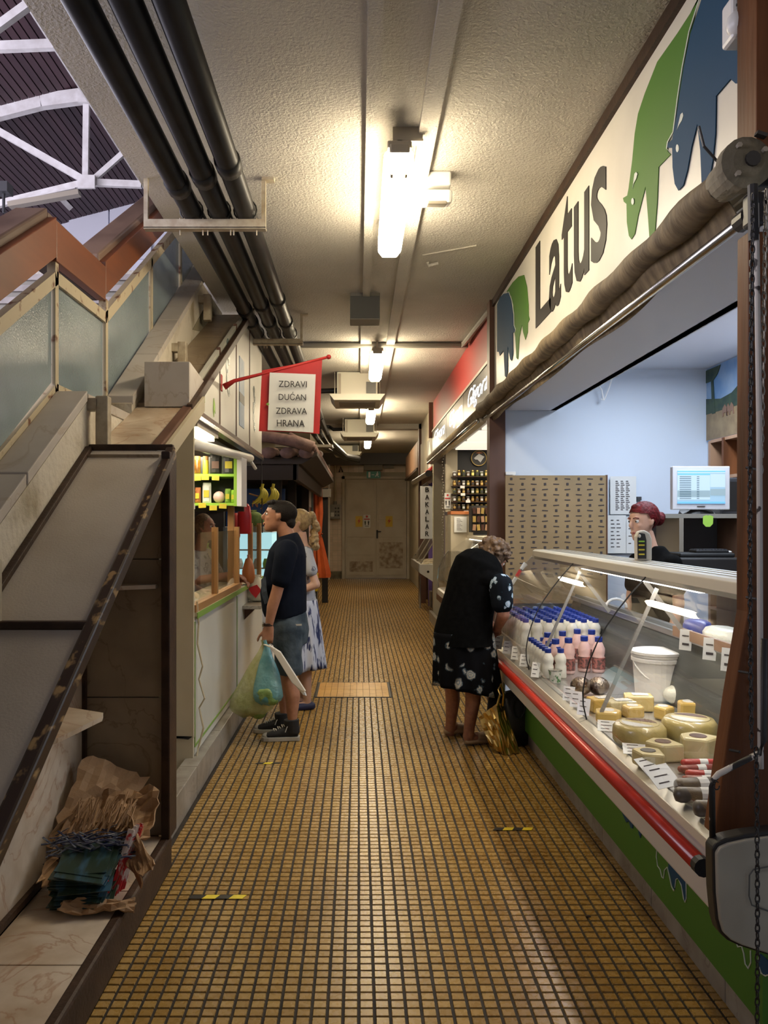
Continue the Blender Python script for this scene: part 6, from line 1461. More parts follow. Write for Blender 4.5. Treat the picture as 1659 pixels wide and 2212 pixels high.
for k in range(22):
    x, y = 1.14+rr.random()*.4, 8.0+k*.115; c = Vector((x, y, .745)); kind_ = k % 3
    t = thing('cheese_piece', ['upright yellow wedge', 'pale round piece', 'white boxed piece'][kind_]+' of cheese, '+(ORD+['eleventh', 'twelfth', 'thirteenth', 'fourteenth', 'fifteenth', 'sixteenth', 'seventeenth', 'eighteenth', 'nineteenth', 'twentieth', 'twenty-first', 'twenty-second'])[k]+' from the near end in the second case', 'cheese', c, 'cheeses in the second display case')
    if kind_ == 0: MB().prism([(-.05, 0), (.06, 0), (.05, .13), (-.02, .15)], c, UX, UZ, (0, .06, 0)).build('wedge', 'cheese_pale', t, bevel=.008)
    elif kind_ == 1: MB().lathe([(.05, 0), (.055, .02), (.05, .09), (.02, .1)], c, 14).build('round', 'cheese_y', t, smooth=True)
    else: MB().cbox(c+Vector((0, 0, .05)), (.09, .07, .10), (0, 0, .3)).build('box_body', 'bucket_white', t, bevel=.004)
    MB().cbox(c+Vector((-.04, -.05, .05)), (.05, .003, .035), (.3, 0, -.4)).build('label', 'paper' if k % 2 else 'label_green', t)
MB().box(1.16, 1.21, 7.12, 13.0, 0, .16).build('stone_step', 'marble_plinth', None, 'low grey stone edge along the foot of the second and third shops', 'step')
# ================================================================== THIRD SHOP (FISH)
struct(MB().box(1.25, 1.35, 12.95, 16.2, 2.35, CZ).box(1.22, 1.40, 12.86, 13.0, 0, CZ), 'wall_right_third', 'wall_cream')
struct(MB().box(1.20, 1.34, 15.7, 15.9, 0, CZ).box(1.15, 1.35, 12.9, 13.0, 3.0, CZ), 'trim_11', 'brown_paint')
struct(MB().box(1.35, 3.2, 15.2, 15.3, 0, 2.6).box(3.1, 3.2, 12.9, 15.3, 0, 2.6), 'wall_fish_shop', 'purple_wall')
struct(MB().box(1.45, 1.55, 16.0, 22.75, 0, CZ), 'wall_right_far', 'wall_cream')
struct(MB().box(1.35, 3.2, 12.9, 15.3, 2.55, 2.6), 'ceiling_fish', 'soffit')
t = thing('picture_panel', 'faded picture panel with a white figure above the fish stall', 'panel', (1.22, 14, 2.7))
MB().box(1.225, 1.25, 13.05, 15.6, 2.45, 3.15).build('board', 'wall_cream', t); MB().box(1.22, 1.226, 13.1, 14.0, 2.5, 3.05).build('picture_print', 'grey_box', t)
MB().prism([(13.3, 2.55), (13.75, 2.55), (13.75, 2.8), (13.65, 2.9), (13.55, 3.0), (13.42, 2.9), (13.3, 2.8)], (1.218, 0, 0), UY, UZ, (-.003, 0, 0)).build('figure_print', 'paper', t)
t = thing('red_awning', 'rolled red awning with grey tube over the fish stall', 'awning', (1.15, 14.2, 2.3))
MB().tube([(1.15, 13.0, 2.42), (1.10, 15.8, 2.42)], .05, 12).build('roll', 'chrome', t); MB().prism([(1.22, 2.55), (1.25, 2.55), (1.16, 2.40), (1.12, 2.42)], (0, 13.05, 0), UX, UZ, (0, 2.7, 0)).build('cloth', 'flag_red', t); MB().lathe([(.055, 0), (.055, .03)], (1.15, 12.97, 2.42), 12, (0, 1, 0)).build('end_cap', 'black_metal', t)
t = thing('bakalar_sign', 'tall white board with black letters BAKALAR hanging at the purple fish stall', 'sign', P(923, 1165, 13.6))
a, b = P(908, 1050, 13.6), P(938, 1164, 13.6); MB().box(a.x, b.x, 13.6, 13.615, b.z, a.z).build('board', 'white_paint', t, bevel=.006)
for i, ch_ in enumerate('BAKALAR'):
    p = P(918.5, 1063+i*15.9, 13.595); MB().text(ch_, p, UX, UZ, 10.5*13.6/F, 8.2*13.6/F, off=.02, ext=.004).build('letter', 'sign_black', t)
MB().tube([P(913, 1050, 13.6), P(922, 1042, 13.6), P(932, 1050, 13.6)], .006, 6).build('cord', 'black_metal', t)
t = thing('fish_stall', 'white fish counter tray with slanted glass at the third shop', 'stall', (1.2, 13.5, .8))
a = P(897, 1205, 13.9)
MB().prism([(1.0, .92), (1.0, .78), (1.35, .55), (1.5, .55), (1.5, .92)], (0, 12.95, 0), UX, UZ, (0, 1.9, 0)).build('tray', 'bucket_white', t)
MB().box(.985, 1.0, 12.95, 14.85, .80, .93).build('front_rail', 'steel_brushed', t); MB().lathe([(.02, 0), (.02, .01)], (1.14, 12.945, .80), 10, (0, -1, 0)).build('drain_hole', 'black_metal', t)
MB().add([(1.02, 12.97, .94), (1.02, 14.8, .94), (1.32, 14.8, 1.42), (1.32, 12.97, 1.42)], [(0, 1, 2, 3)]).build('glass_pane', 'case_glass', t, solid=.006)
for y in (12.97, 13.8, 14.8): MB().tube([(1.02, y, .93), (1.32, y, 1.43)], .012, 6).build('glass_frame', 'steel_zinc', t)
for x, y in ((1.4, 13.0), (1.4, 14.8), (1.15, 14.8)): MB().tube([(x, y, 0), (x, y, .6)], .02, 8).build('leg', 'steel_zinc', t)
for k in range(9):
    c = Vector((1.10+.12*(k % 3), 13.1+k*.18, .925)); d = Vector((.16, .05*math.sin(k), .03))
    m = MB().loft([(c-d*.6, .004, .01), (c-d*.3, .02, .045), (c+d*.1, .022, .05), (c+d*.5, .012, .02), (c+d*.65, .004, .05)], (0, 0, 1), 10)
    m.build('dried_fish', 'fish_white', None, ORD[k]+' dried pale cod from the near end of the fish counter', 'fish', 'dried cod on the fish counter', smooth=True)
t = thing('hanging_scale', 'small white hanging scale with black dial beside the fish sign', 'scale', (1.4, 13.3, 1.9)); p = P(949, 1073, 13.2)
MB().cbox((p.x, 13.2, p.z), (.16, .08, .09)).build('body', 'bucket_white', t, bevel=.01); MB().ball((p.x+.04, 13.2, p.z+.13), (.05, .04, .06)).build('dial', 'grey_dark', t); MB().tube([(p.x, 13.2, p.z), (p.x, 13.2, p.z-.5)], .006).build('chain', 'steel_zinc', t)
m = MB()
for k in range(46): m.ball((1.155+.010*math.sin(k*1.3), 10.80, .72+k*.040), .010, n=6)
m.build('bead_cord', 'steel_zinc', None, 'knotted chain hanging at the edge of the cream pillar', 'chain', kind='stuff')
t = thing('wood_crate_box', 'old beige boxed sign hanging at the far right end of the passage', 'box', (1.2, 17, 2.4))
MB().box(1.22, 1.45, 16.3, 20.5, 2.75, 3.3).build('box_body', 'shelf_wood', t); MB().box(1.20, 1.45, 16.3, 20.5, 2.70, 2.75).build('bottom_rail', 'edge_dark', t)
MB().box(1.32, 1.44, 16.5, 16.7, 0, 2.7).build('dark_post', 'brown_paint', None, 'narrow brown post at the far right end of the passage', 'post')
t = thing('purple_door_sill', 'pale step at the foot of the purple shop wall', 'step', (1.6, 15, 0)); MB().box(1.36, 2.6, 14.9, 15.2, 0, .3).build('slab', 'marble_plinth', t)
# ================================================================== PEOPLE
# local frame: x to the person's right, y forward, z up; W() turns and places it
def frame(loc, rz):
    e = Matrix.Rotation(rz, 3, 'Z'); loc = vec(loc)
    return lambda x, y, z: loc+e@Vector((x, y, z)), (lambda x, y, z: e@Vector((x, y, z)))
def hand(m, wr, d, pn, th, s=1, curl=.5):
    """wr wrist, d direction of the fingers, pn palm normal (side the fingers close to), th thumb side"""
    d, pn, th = vec(d).normalized(), vec(pn).normalized(), vec(th).normalized()
    kn = wr+d*.085*s
    for k in range(5): m.limb(wr+th*(.012-.006*k)*s*2, .016*s, kn+th*(.030-.015*k)*s, .012*s, 8)
    for k, L in enumerate((.072, .080, .074, .058)):
        p = kn+th*(.030-.0205*k)*s; a = curl*.55; r_ = .0088*s
        for q, f_ in enumerate((.42, .33, .25)):
            dd = (d*math.cos(a)+pn*math.sin(a)).normalized(); p2 = p+dd*L*f_*s
            m.limb(p, r_, p2, r_*.9, 8); p = p2; a += curl*1.1; r_ *= .92
    p = wr+th*.028*s+d*.02*s; a = .75
    for q in (.038, .03, .024):
        dd = (d*math.cos(a)+th*math.sin(a)+pn*.35).normalized(); p2 = p+dd*q*s
        m.limb(p, .0115*s, p2, .0098*s, 8); p = p2; a -= .25
def head(m, c, L, s=1, jaw=1):
    """c centre of skull (world), L local-direction function for the head (right, forward, up)"""
    def q(x, y, z): return c+L(x*s, y*s, z*s)
    R_ = L(1, 0, 0)
    # skull and face as stacked sections along up, ellipse radii forward(a)/side(b), centre shift forward
    sec = [(-.118, .022, .030, .062), (-.108, .038, .040, .050), (-.088, .056, .052*jaw, .036), (-.060, .070, .060*jaw, .024), (-.03, .080, .067, .012), (0, .088, .072, .004),
           (.03, .094, .075, -.002), (.06, .092, .073, -.006), (.085, .078, .062, -.010), (.105, .052, .042, -.014), (.116, .02, .018, -.016)]
    ys = L(0, 1, 0).length
    m.loft([(q(0, f, z), a*s*ys, b*s) for z, a, b, f in sec], L(0, 1, 0), 20, fixed=L(0, 0, 1))
    m.loft([(q(0, .088, .028), .008*s, .009*s), (q(0, .098, .008), .010*s, .010*s), (q(0, .112, -.012), .012*s, .014*s), (q(0, .104, -.024), .010*s, .016*s), (q(0, .09, -.028), .006*s, .01*s)], R_, 10)  # nose
    for k in (-1, 1):
        m.ball(q(.030*k, .079, .030), (.022*s, .014*s, .009*s), n=10)      # brow
        m.ball(q(.036*k, .066, -.018), (.022*s, .018*s, .018*s), n=10)     # cheekbone
        m.loft([(q(.074*k, .004, .022), .012*s, .006*s), (q(.080*k, -.004, .012), .019*s, .008*s), (q(.080*k, -.002, -.008), .015*s, .007*s), (q(.074*k, .006, -.026), .008*s, .006*s)], L(0, 1, 0), 10)  # ear
    m.ball(q(0, .086, -.058), (.026*s, .012*s, .006*s), n=10); m.ball(q(0, .084, -.068), (.022*s, .012*s, .007*s), n=10)   # lips
    m.ball(q(0, .072, -.098), (.022*s, .02*s, .016*s), n=10)    # chin
def face_parts(par, c, L, s=1, hairmat='hair_dark', lip='lips'):
    def q(x, y, z): return c+L(x*s, y*s, z*s)
    for k in (-1, 1):
        MB().ball(q(.031*k, .0785, .012), (.0125*s,)*3, n=12).build('eye', 'eye_white', par, smooth=True)
        MB().ball(q(.031*k, .0887, .012), (.0062*s, .0062*s, .0062*s), n=10).build('iris', 'eye_dark', par, smooth=True)
        MB().tube([q(.013*k, .094, .032), q(.032*k, .092, .037), q(.05*k, .078, .031)], .0035*s, 6).build('eyebrow', hairmat, par)
    m = MB(); m.tube([q(-.022, .092, -.063), q(-.008, .0985, -.059), q(0, .0975, -.061), q(.008, .0985, -.059), q(.022, .092, -.063)], .004*s, 6)
    m.tube([q(-.02, .092, -.065), q(0, .097, -.069), q(.02, .092, -.065)], .0045*s, 6); m.build('lips', lip, par, smooth=True)
def torso(m, W, sec, n=20, fwd=None):
    """sec: (x, y, z, half depth, half width)"""
    m.loft([(W(x, y, z), a, b) for x, y, z, a, b in sec], fwd, n)

# ---------------- standing man, facing the kiosk on the left
W, D = frame((-.545, 5.9, 0), math.pi/2)
man = thing('person', 'dark haired man in navy t-shirt and denim shorts holding carrier bags at the kiosk', 'person', (-.545, 5.9, 0))
e_ = (Matrix.Rotation(math.pi/2, 3, 'Z')@Matrix.Rotation(.10, 3, 'X'))
LH = lambda x, y, z: e_@Vector((x, y*1.14, z))
hc = W(0, .05, 1.648)
m = MB(); head(m, hc, LH, 1.0, 1.05)
m.loft([(W(0, -.03, 1.40), .07, .09), (W(0, -.015, 1.48), .062, .066), (W(0, .012, 1.56), .06, .06), (W(0, .03, 1.62), .055, .055)], D(0, 1, 0), 16)
torso(m, W, [(0, -.01, .90, .09, .12), (0, 0, 1.1, .11, .14), (0, -.01, 1.3, .10, .15), (0, -.02, 1.40, .06, .10)], fwd=D(0, 1, 0))
# arms: left (near the camera) hangs with the bags, right bent toward the counter
ls, le, lw = W(-.205, -.03, 1.39), W(-.245, .045, 1.10), W(-.235, .105, .845)
m.chain([ls+Vector((0, 0, -.04)), W(-.235, .01, 1.24), le], [.040, .047, .043]); m.chain([le, W(-.245, .075, 1.0), lw], [.044, .042, .027])
rs, re_, rw_ = W(.205, -.02, 1.36), W(.25, .0, 1.08), W(.24, .05, .83)
m.chain([rs, re_], [.042, .040]); m.chain([re_, rw_], [.042, .027])
hand(m, lw, D(.02, .10, -1), D(0, 1, -.1), D(0, 1, 0), 1.05, .9) if False else hand(m, lw, D(.0, .08, -1), D(1, 0, 0), D(0, 1, 0), 1.05, 1.25)
hand(m, rw_, D(0, .08, -1), D(-1, 0, 0), D(0, 1, 0), 1, .8)
for sx, fy in ((-.095, -.055), (.105, .02)):
    m.chain([W(sx, -.02, .84), W(sx, fy*.4+.0, .50), W(sx, fy-.0, .33), W(sx, fy, .15), W(sx, fy, .07)], [.080, .062, .060, .035, .026])
body = m.build('body', 'skin', man, remesh=.0075, smooth_it=6)
face_parts(man, hc, LH, 1.0)
m = MB(); m.ball(hc+LH(0, -.012, .032), (.120, .083, .094), (0, 0, 0), n=24)
for k in range(7):
    m.ball(hc+LH(-.036+.012*k, .045, .105), (.018, .03, .022), n=8)
m.ball(hc+LH(0, .048, .100), (.055, .05, .024), n=10); m.ball(hc+LH(0, -.072, -.035), (.045, .06, .055), n=12)
inv = e_.transposed()
def hk_(p):
    v = inv@(p-hc)
    return (v.z > .048 or (v.y < .028 and v.z > -.012) or v.y < -.012) and v.z > -.09 and not (v.z < .03 and abs(v.x) > .06 and v.y > -.018) and not (v.y > .055 and v.z < .062)
m.build('hair', 'hair_dark', man, remesh=.006, smooth_it=3, keep=hk_)
# t-shirt with sleeves
m = MB(); torso(m, W, [(0, -.005, .90, .155, .19), (0, .012, .97, .168, .195), (0, .02, 1.08, .175, .195), (0, .008, 1.2, .160, .195), (0, -.002, 1.3, .15, .205), (0, -.012, 1.38, .140, .222), (0, -.022, 1.44, .115, .185), (0, -.022, 1.49, .085, .115), (0, -.015, 1.515, .072, .082)], 24, D(0, 1, 0))
for s in (-1, 1):
    m.chain([W(s*.17, -.02, 1.40), W(s*.215, -.012, 1.345), W(s*.24, .015, 1.20)], [.085, .082, .074], 14)
m.build('t_shirt', 'navy_cotton', man, remesh=.0085, smooth_it=7, keep=lambda p: not ((p-W(0, 0, 0)).z < .905))
m = MB(); m.loft([(W(-.21, .12, 1.02), .004, .05), (W(-.20, .14, 1.10), .004, .06), (W(-.17, .15, 1.2), .004, .05)], D(-.5, 1, 0), 8)
m.build('chest_print', 'print_faded', man)
# shorts
m = MB(); torso(m, W, [(0, -.02, .70, .14, .17), (0, -.022, .80, .152, .185), (0, -.012, .90, .145, .18), (0, -.005, .96, .135, .17)], 22, D(0, 1, 0))
for sx, fy in ((-.095, -.04), (.105, .0)): m.chain([W(sx, -.02, .82), W(sx, fy*.6, .62), W(sx, fy, .53)], [.118, .100, .098], 14)
m.build('shorts', 'denim', man, remesh=.0085, smooth_it=5, keep=lambda p: p.z > .485)
MB().bar(W(-.17, -.13, .86), W(-.185, -.03, .86), .004, .012, D(0, 0, 1)).build('pocket_seam', 'lace', man)
# shoes
def shoe(par, x, y, yaw=0, s=1, upper='shoe_black', high=True):
    cs, sn = math.cos(yaw), math.sin(yaw); Q = lambda a, b, z: W(x+(a*cs-b*sn), y+(a*sn+b*cs), z)
    prof = [(-.075, .030, .034), (-.06, .036, .038), (0, .038, .037), (.08, .040, .044), (.15, .038, .048), (.19, .028, .040), (.207, .010, .02)]
    m = MB(); vs = []
    for b, _, w_ in prof:
        for z in (.0, .03): vs += [Q(-w_, b, z), Q(w_, b, z)]
    m.add(vs, [f for i in range(len(prof)-1) for f in ((4*i, 4*i+4, 4*i+5, 4*i+1), (4*i+2, 4*i+3, 4*i+7, 4*i+6), (4*i, 4*i+2, 4*i+6, 4*i+4), (4*i+1, 4*i+5, 4*i+7, 4*i+3))]+[(0, 1, 3, 2), (len(vs)-4, len(vs)-2, len(vs)-1, len(vs)-3)])
    m.build('sole', 'shoe_rubber', par, bevel=.004)
    m = MB(); m.loft([(Q(0, -.068, .055), .035, .028), (Q(0, -.03, .065), .045, .036), (Q(0, .05, .058), .04, .038), (Q(0, .12, .045), .028, .042), (Q(0, .17, .036), .018, .036)], D(0, 0, 1), 14)
    m.loft([(Q(0, -.02, .05), .058, .042), (Q(0, -.015, .10), .056, .046), (Q(0, -.012, .155 if high else .09), .058, .050)], D(0, 1, 0), 14)
    m.build('upper', upper, par, remesh=.006, smooth_it=4)
    MB().ball(Q(0, .168, .034), (.036, .036, .022), n=12).build('toe_cap', 'shoe_rubber', par, smooth=True)
    m = MB()
    for k in range(5): 
        b = .11-.03*k; z = .074+.014*k; m.tube([Q(-.024, b, z), Q(0, b+.01, z+.012), Q(.024, b-.008, z)], .0035, 5); m.tube([Q(.024, b+.004, z), Q(0, b-.005, z+.012), Q(-.024, b-.014, z+.004)], .0035, 5)
    m.tube([Q(-.02, -.0, .13), Q(-.045, .02, .10), Q(-.048, .03, .07)], .0035, 5); m.build('laces', 'lace', par)
shoe(man, -.095, -.035, .05); shoe(man, .11, .055, -.1)
# watch
c = lw+D(0, .0, .025); m = MB().lathe([(.031, -.011), (.034, -.009), (.034, .009), (.031, .011)], c, 18, (0, 0, 1)).build('watch_strap', 'edge_dark', man)
MB().lathe([(.018, 0), (.018, .010)], c+D(.0, .034, 0), 14, D(0, 1, 0)).build('watch_case', 'chrome', man)
# bags in his hand
hp = lw+D(0, .03, -.115)
def carrier(top, btm, wtop, wb, db, mt, seed, label, nm='carrier_bag', content=None):
    t = thing(nm, label, 'bag', btm); rr_3 = random.Random(seed); m = MB(); n = 20; st_ = 14; vs = []
    ph = [rr_3.random()*6 for _ in range(6)]
    for i in range(st_+1):
        u = i/st_; c = vec(top).lerp(vec(btm), u); wdt = wtop+(wb-wtop)*math.sin(min(1, u*1.15)*math.pi/2)**1.3
        if u > .85: wdt *= math.sqrt(max(.0, 1-((u-.85)/.16)**2))*.9+.1
        for j in range(n):
            a = 2*math.pi*j/n; cr = 1+.05*math.sin(a*5+ph[0]+u*3)+.04*math.sin(a*9+ph[1])+.03*math.sin(u*14+a*3+ph[2])
            vs.append(c+D(wdt*db*math.sin(a)*cr, wdt*math.cos(a)*cr, .01*math.sin(a*4+ph[3])*u))
    m.add(vs, [(i*n+j, i*n+(j+1) % n, (i+1)*n+(j+1) % n, (i+1)*n+j) for i in range(st_) for j in range(n)]+[tuple(range(st_*n, st_*n+n))])
    m.build('film', mt, t, smooth=True)
    MB().tube([vec(top)+D(0, .015, .03), vec(top)+D(0, 0, -.02)], .012, 8).build('handle', mt, t)
    return t
t = carrier(hp, W(-.25, .235, .215), .018, .155, .55, 'bag_yellow', 1, 'large yellow green plastic carrier bag hanging lowest from the man\'s hand')
m = MB()
for k in range(7): m.ball(W(-.25, .22+.06*math.sin(k*2), .29+.05*math.cos(k*1.7)), (.06, .055, .05), n=12)
m.build('vegetables', 'greens', t, remesh=.012, smooth_it=2)
t = carrier(hp+D(-.02, -.02, 0), W(-.33, .10, .32), .016, .105, .5, 'bag_teal', 5, 'smaller blue green carrier bag with leafy greens in front of the yellow bag')
m = MB()
for k in range(6): m.ball(W(-.33, .10+.04*math.sin(k*2), .375+.03*math.cos(k*1.7)), (.05, .045, .04), n=12)
m.build('vegetables', 'greens', t, remesh=.012, smooth_it=2)
t = thing('paper_bag', 'white folded paper bag slanting behind the teal bag at the man\'s shorts', 'bag', W(-.30, -.03, .45))
u_ = (W(0, -.135, .38)-W(0, .065, .70)).normalized(); v_ = D(0, .85, .53).normalized()
o = W(-.36, .045, .715)
MB().prism([(0, -.045), (0, .05), (.32, .06), (.35, .0), (.32, -.055)], o, u_, v_, D(.035, 0, 0)).build('front_fold', 'paper_bag', t, bevel=.004)
MB().prism([(.0, -.04), (.02, -.075), (.30, -.075), (.32, -.04)], o+D(.018, 0, 0), u_, v_, D(.03, 0, 0)).build('side_fold', 'white_plastic', t) if False else MB().prism([(.31, -.04), (.33, .05), (.40, .02), (.385, -.02)], o+D(.018, 0, 0), u_, v_, D(.03, 0, 0)).build('base_fold', 'white_plastic', t, bevel=.004)
MB().tube([o, hp+D(-.02, 0, .0)], .006, 6).build('handle', 'paper_bag', t)

# ---------------- blonde woman behind him
W, D = frame((-.50, 6.83, 0), math.pi/2+.25)
bw = thing('person', 'blonde woman with ponytail in a white and blue dress, mostly hidden behind the man', 'person', (-.50, 6.83, 0))
hc = W(0, .03, 1.60); m = MB(); head(m, hc, D, .95, .95)
m.loft([(W(0, -.02, 1.34), .07, .10), (W(0, -.01, 1.42), .05, .055), (W(0, .005, 1.52), .05, .05)], D(0, 1, 0), 14)
torso(m, W, [(0, -.01, .9, .10, .14), (0, 0, 1.1, .09, .12), (0, 0, 1.28, .10, .15), (0, -.01, 1.37, .06, .13)], fwd=D(0, 1, 0))
for s in (-1, 1):
    m.chain([W(s*.15, -.02, 1.32), W(s*.21, -.09, 1.08)], [.034, .037]); m.chain([W(s*.21, -.09, 1.08), W(s*.17, .12, 1.00)], [.038, .024])
    hand(m, W(s*.17, .12, 1.0), D(-s*.2, 1, .1), D(0, 0, -1), D(-s, 0, 0), .9, .8)
    m.chain([W(s*.08, -.0, .85), W(s*.08, -.02, .48), W(s*.08, -.03, .3), W(s*.08, -.04, .06)], [.075, .052, .05, .032])
    m.limb(W(s*.08, -.05, .045), .03, W(s*.085, .09, .03), .028)
m.build('body', 'skin_pale', bw, remesh=.0085, smooth_it=5); face_parts(bw, hc, D, .95, 'hair_blonde')
m = MB(); m.ball(hc+D(0, -.018, .028), (.083, .10, .10), (0, 0, math.pi/2), n=20); m.ball(hc+D(0, -.12, .06), (.04, .045, .045)); rr_4 = random.Random(2)
for k in range(9): m.ball(hc+D(.02*math.sin(k*2), -.13-.012*k*(1 if k < 4 else .3), .05-.032*k), (.038, .04, .038), n=8)
for k in range(14): m.ball(hc+D(rr_4.uniform(-.05, .05), -.10-rr_4.random()*.06, -.13-rr_4.random()*.09), .02, n=8)
def hb_(p, c=hc, D=D):
    v = p-c; f = v.dot(D(0, 1, 0)); return not (f > .03 and v.z < .05)
m.build('hair', 'hair_blonde', bw, remesh=.007, smooth_it=1, keep=hb_)
m = MB(); torso(m, W, [(0, 0, .90, .135, .175), (0, 0, 1.08, .11, .145), (0, .005, 1.25, .125, .17), (0, -.01, 1.34, .095, .185), (0, -.01, 1.39, .065, .11)], 20, D(0, 1, 0))
for s in (-1, 1): m.chain([W(s*.15, -.01, 1.345), W(s*.195, -.05, 1.20)], [.062, .058])
m.build('dress_top', 'floral_blouse', bw, remesh=.009, smooth_it=5)
def skirt(W_, z0, z1, a0, b0, a1, b1, folds, amp, cx=0, cy=0, cx1=0, cy1=0, n=72, st_=14, hem=.0):
    m = MB(); vs = []
    for i in range(st_+1):
        u = i/st_
        for j in range(n):
            a = 2*math.pi*j/n; k = 1+amp*u*math.sin(folds*a+math.sin(a*2)*1.3); A = a0+(a1-a0)*u**.8; B = b0+(b1-b0)*u**.8
            vs.append(W_(cx+(cx1-cx)*u+B*math.sin(a)*k, cy+(cy1-cy)*u+A*math.cos(a)*k, z0+(z1-z0)*u-hem*u*math.sin(a*1+.5)))
    m.add(vs, [(i*n+j, i*n+(j+1) % n, (i+1)*n+(j+1) % n, (i+1)*n+j) for i in range(st_) for j in range(n)]); return m
skirt(W, .94, .30, .135, .17, .19, .22, 13, .10, cy1=-.02, hem=.06).build('skirt', 'dress_print', bw, smooth=True, solid=.003)
m = MB(); m.limb(W(-.085, -.075, .03), .037, W(-.09, .10, .022), .036); m.limb(W(.085, -.075, .03), .037, W(.09, .10, .022), .036); m.build('sandals', 'sandal_navy', bw, remesh=.008, keep=lambda p: p.z > .0)
t = thing('strap_bag', 'dark shoulder bag behind the navy t-shirt', 'bag', W(.0, -.2, .7)) if False else None

# ---------------- elderly woman bending over the case
W, D = frame((.78, 5.6, 0), -.95)
ew = thing('person', 'grey haired elderly woman in black top and floral skirt bending toward the display case', 'person', (.78, 5.6, 0))
hc = Vector((.985, 5.76, 1.345)); e2 = Matrix.Rotation(-1.05, 3, 'Z')@Matrix.Rotation(-.75, 3, 'X'); L2 = lambda x, y, z: e2@Vector((x, y, z))
m = MB(); head(m, hc, L2, .98)
m.loft([(Vector((.88, 5.68, 1.20)), .07, .09), (Vector((.93, 5.71, 1.27)), .055, .06), (Vector((.97, 5.74, 1.32)), .052, .055)], D(0, 1, .3), 14)
m.loft([(P(1004, 1370, 5.66), .12, .14), (P(1010, 1300, 5.66), .11, .13), (P(1026, 1240, 5.68), .10, .13), (P(1042, 1215, 5.69), .06, .09)], (.5, .85, 0), 16)
sR, eR, wR = Vector((1.00, 5.50, 1.19)), Vector((1.035, 5.42, .985)), Vector((1.00, 5.66, .86))
sR, eR, wR = Vector((.985, 5.50, 1.17)), Vector((1.005, 5.47, .965)), Vector((.995, 5.66, .84))
m.chain([sR, eR], [.060, .045]); m.chain([eR, wR], [.045, .030]); hand(m, wR, (0, 1, -.35), (0, 0, -1), (-1, 0, 0), .9, .6)
sL, eL, wL = Vector((.78, 5.95, 1.19)), Vector((.92, 6.05, .98)), Vector((1.0, 6.0, .84))
m.chain([sL, eL], [.056, .043]); m.chain([eL, wL], [.042, .028]); hand(m, wL, (.3, -.6, -.3), (0, 0, -1), (-1, 0, 0), .9, .6)
def GP(px, py, Y, z=None): return P(px, py, Y)
fL, fR = P(975, 1585, 5.95), P(1020, 1600, 5.68); fL.z = fR.z = .06
m.chain([P(974, 1440, 5.85), P(978, 1510, 5.9), P(974, 1560, 5.93), P(972, 1583, 5.95)], [.060, .056, .040, .040])
m.chain([P(1021, 1440, 5.66), P(1022, 1510, 5.66), P(1014, 1570, 5.68), P(1012, 1592, 5.68)], [.060, .057, .040, .042])
for f_ in (fL+Vector((-.02, 0, -.012)), fR+Vector((-.02, 0, -.012))): m.limb(f_, .034, f_+Vector((.13, .05, -.006)), .028)
m.build('body', 'skin_old', ew, remesh=.008, smooth_it=5); face_parts(ew, hc, L2, .98, 'hair_grey')
m = MB(); m.ball(hc+L2(0, -.02, .035), (.096, .11, .11), (-.7, 0, -1.05), n=18); rr_5 = random.Random(11)
for k in range(110):
    v = Vector((rr_5.gauss(0, 1), rr_5.gauss(0, 1)-.35, rr_5.gauss(0, 1)+.35)).normalized(); m.ball(hc+L2(v.x*.106, v.y*.12-.018, v.z*.12+.02), rr_5.uniform(.012, .028), n=8)
inv2 = e2.transposed()
def hg_(p):
    v = inv2@(p-hc); return not (v.y > .045 and v.z < .06) and v.z > -.11
m.build('hair', 'hair_grey', ew, remesh=.006, smooth_it=1, keep=hg_)
# black sleeveless top, hunched back
m = MB(); pts = [(P(1000, 1400, 5.66), .185, .225), (P(1000, 1370, 5.66), .18, .218), (P(1006, 1330, 5.66), .17, .20), (P(1016, 1290, 5.66), .165, .19), (P(1026, 1250, 5.66), .165, .195), (P(1036, 1222, 5.67), .15, .19), (P(1045, 1207, 5.69), .11, .15), (P(1051, 1196, 5.70), .07, .09)]
m.loft([(p, a, b) for p, a, b in pts], (.5, .85, 0), 24)
m.chain([Vector((.91, 5.55, 1.20)), Vector((.945, 5.53, 1.19))], [.085, .066]); m.chain([Vector((.82, 5.88, 1.2)), Vector((.82, 5.93, 1.17))], [.08, .07])
m.build('black_top', 'black_cotton', ew, remesh=.009, smooth_it=8, keep=lambda p: p.z > .735)
m = MB(); m.chain([sR+Vector((.005, -.01, .0)), sR.lerp(eR, .62)+Vector((0, -.005, 0))], [.084, .078], 14); m.build('sleeve', 'floral_sleeve', ew, remesh=.008, smooth_it=4)
m = MB(); m.chain([sL, sL.lerp(eL, .6)], [.075, .066], 14); m.build('sleeve', 'floral_sleeve', ew, remesh=.008, smooth_it=4)
W2 = lambda x, y, z: Vector((.755+x, 5.66+y, z))
skirt(W2, .82, .385, .17, .215, .185, .245, 11, .07, cx=-.0, cx1=.035, hem=.055).build('skirt', 'floral_skirt', ew, smooth=True, solid=.003)
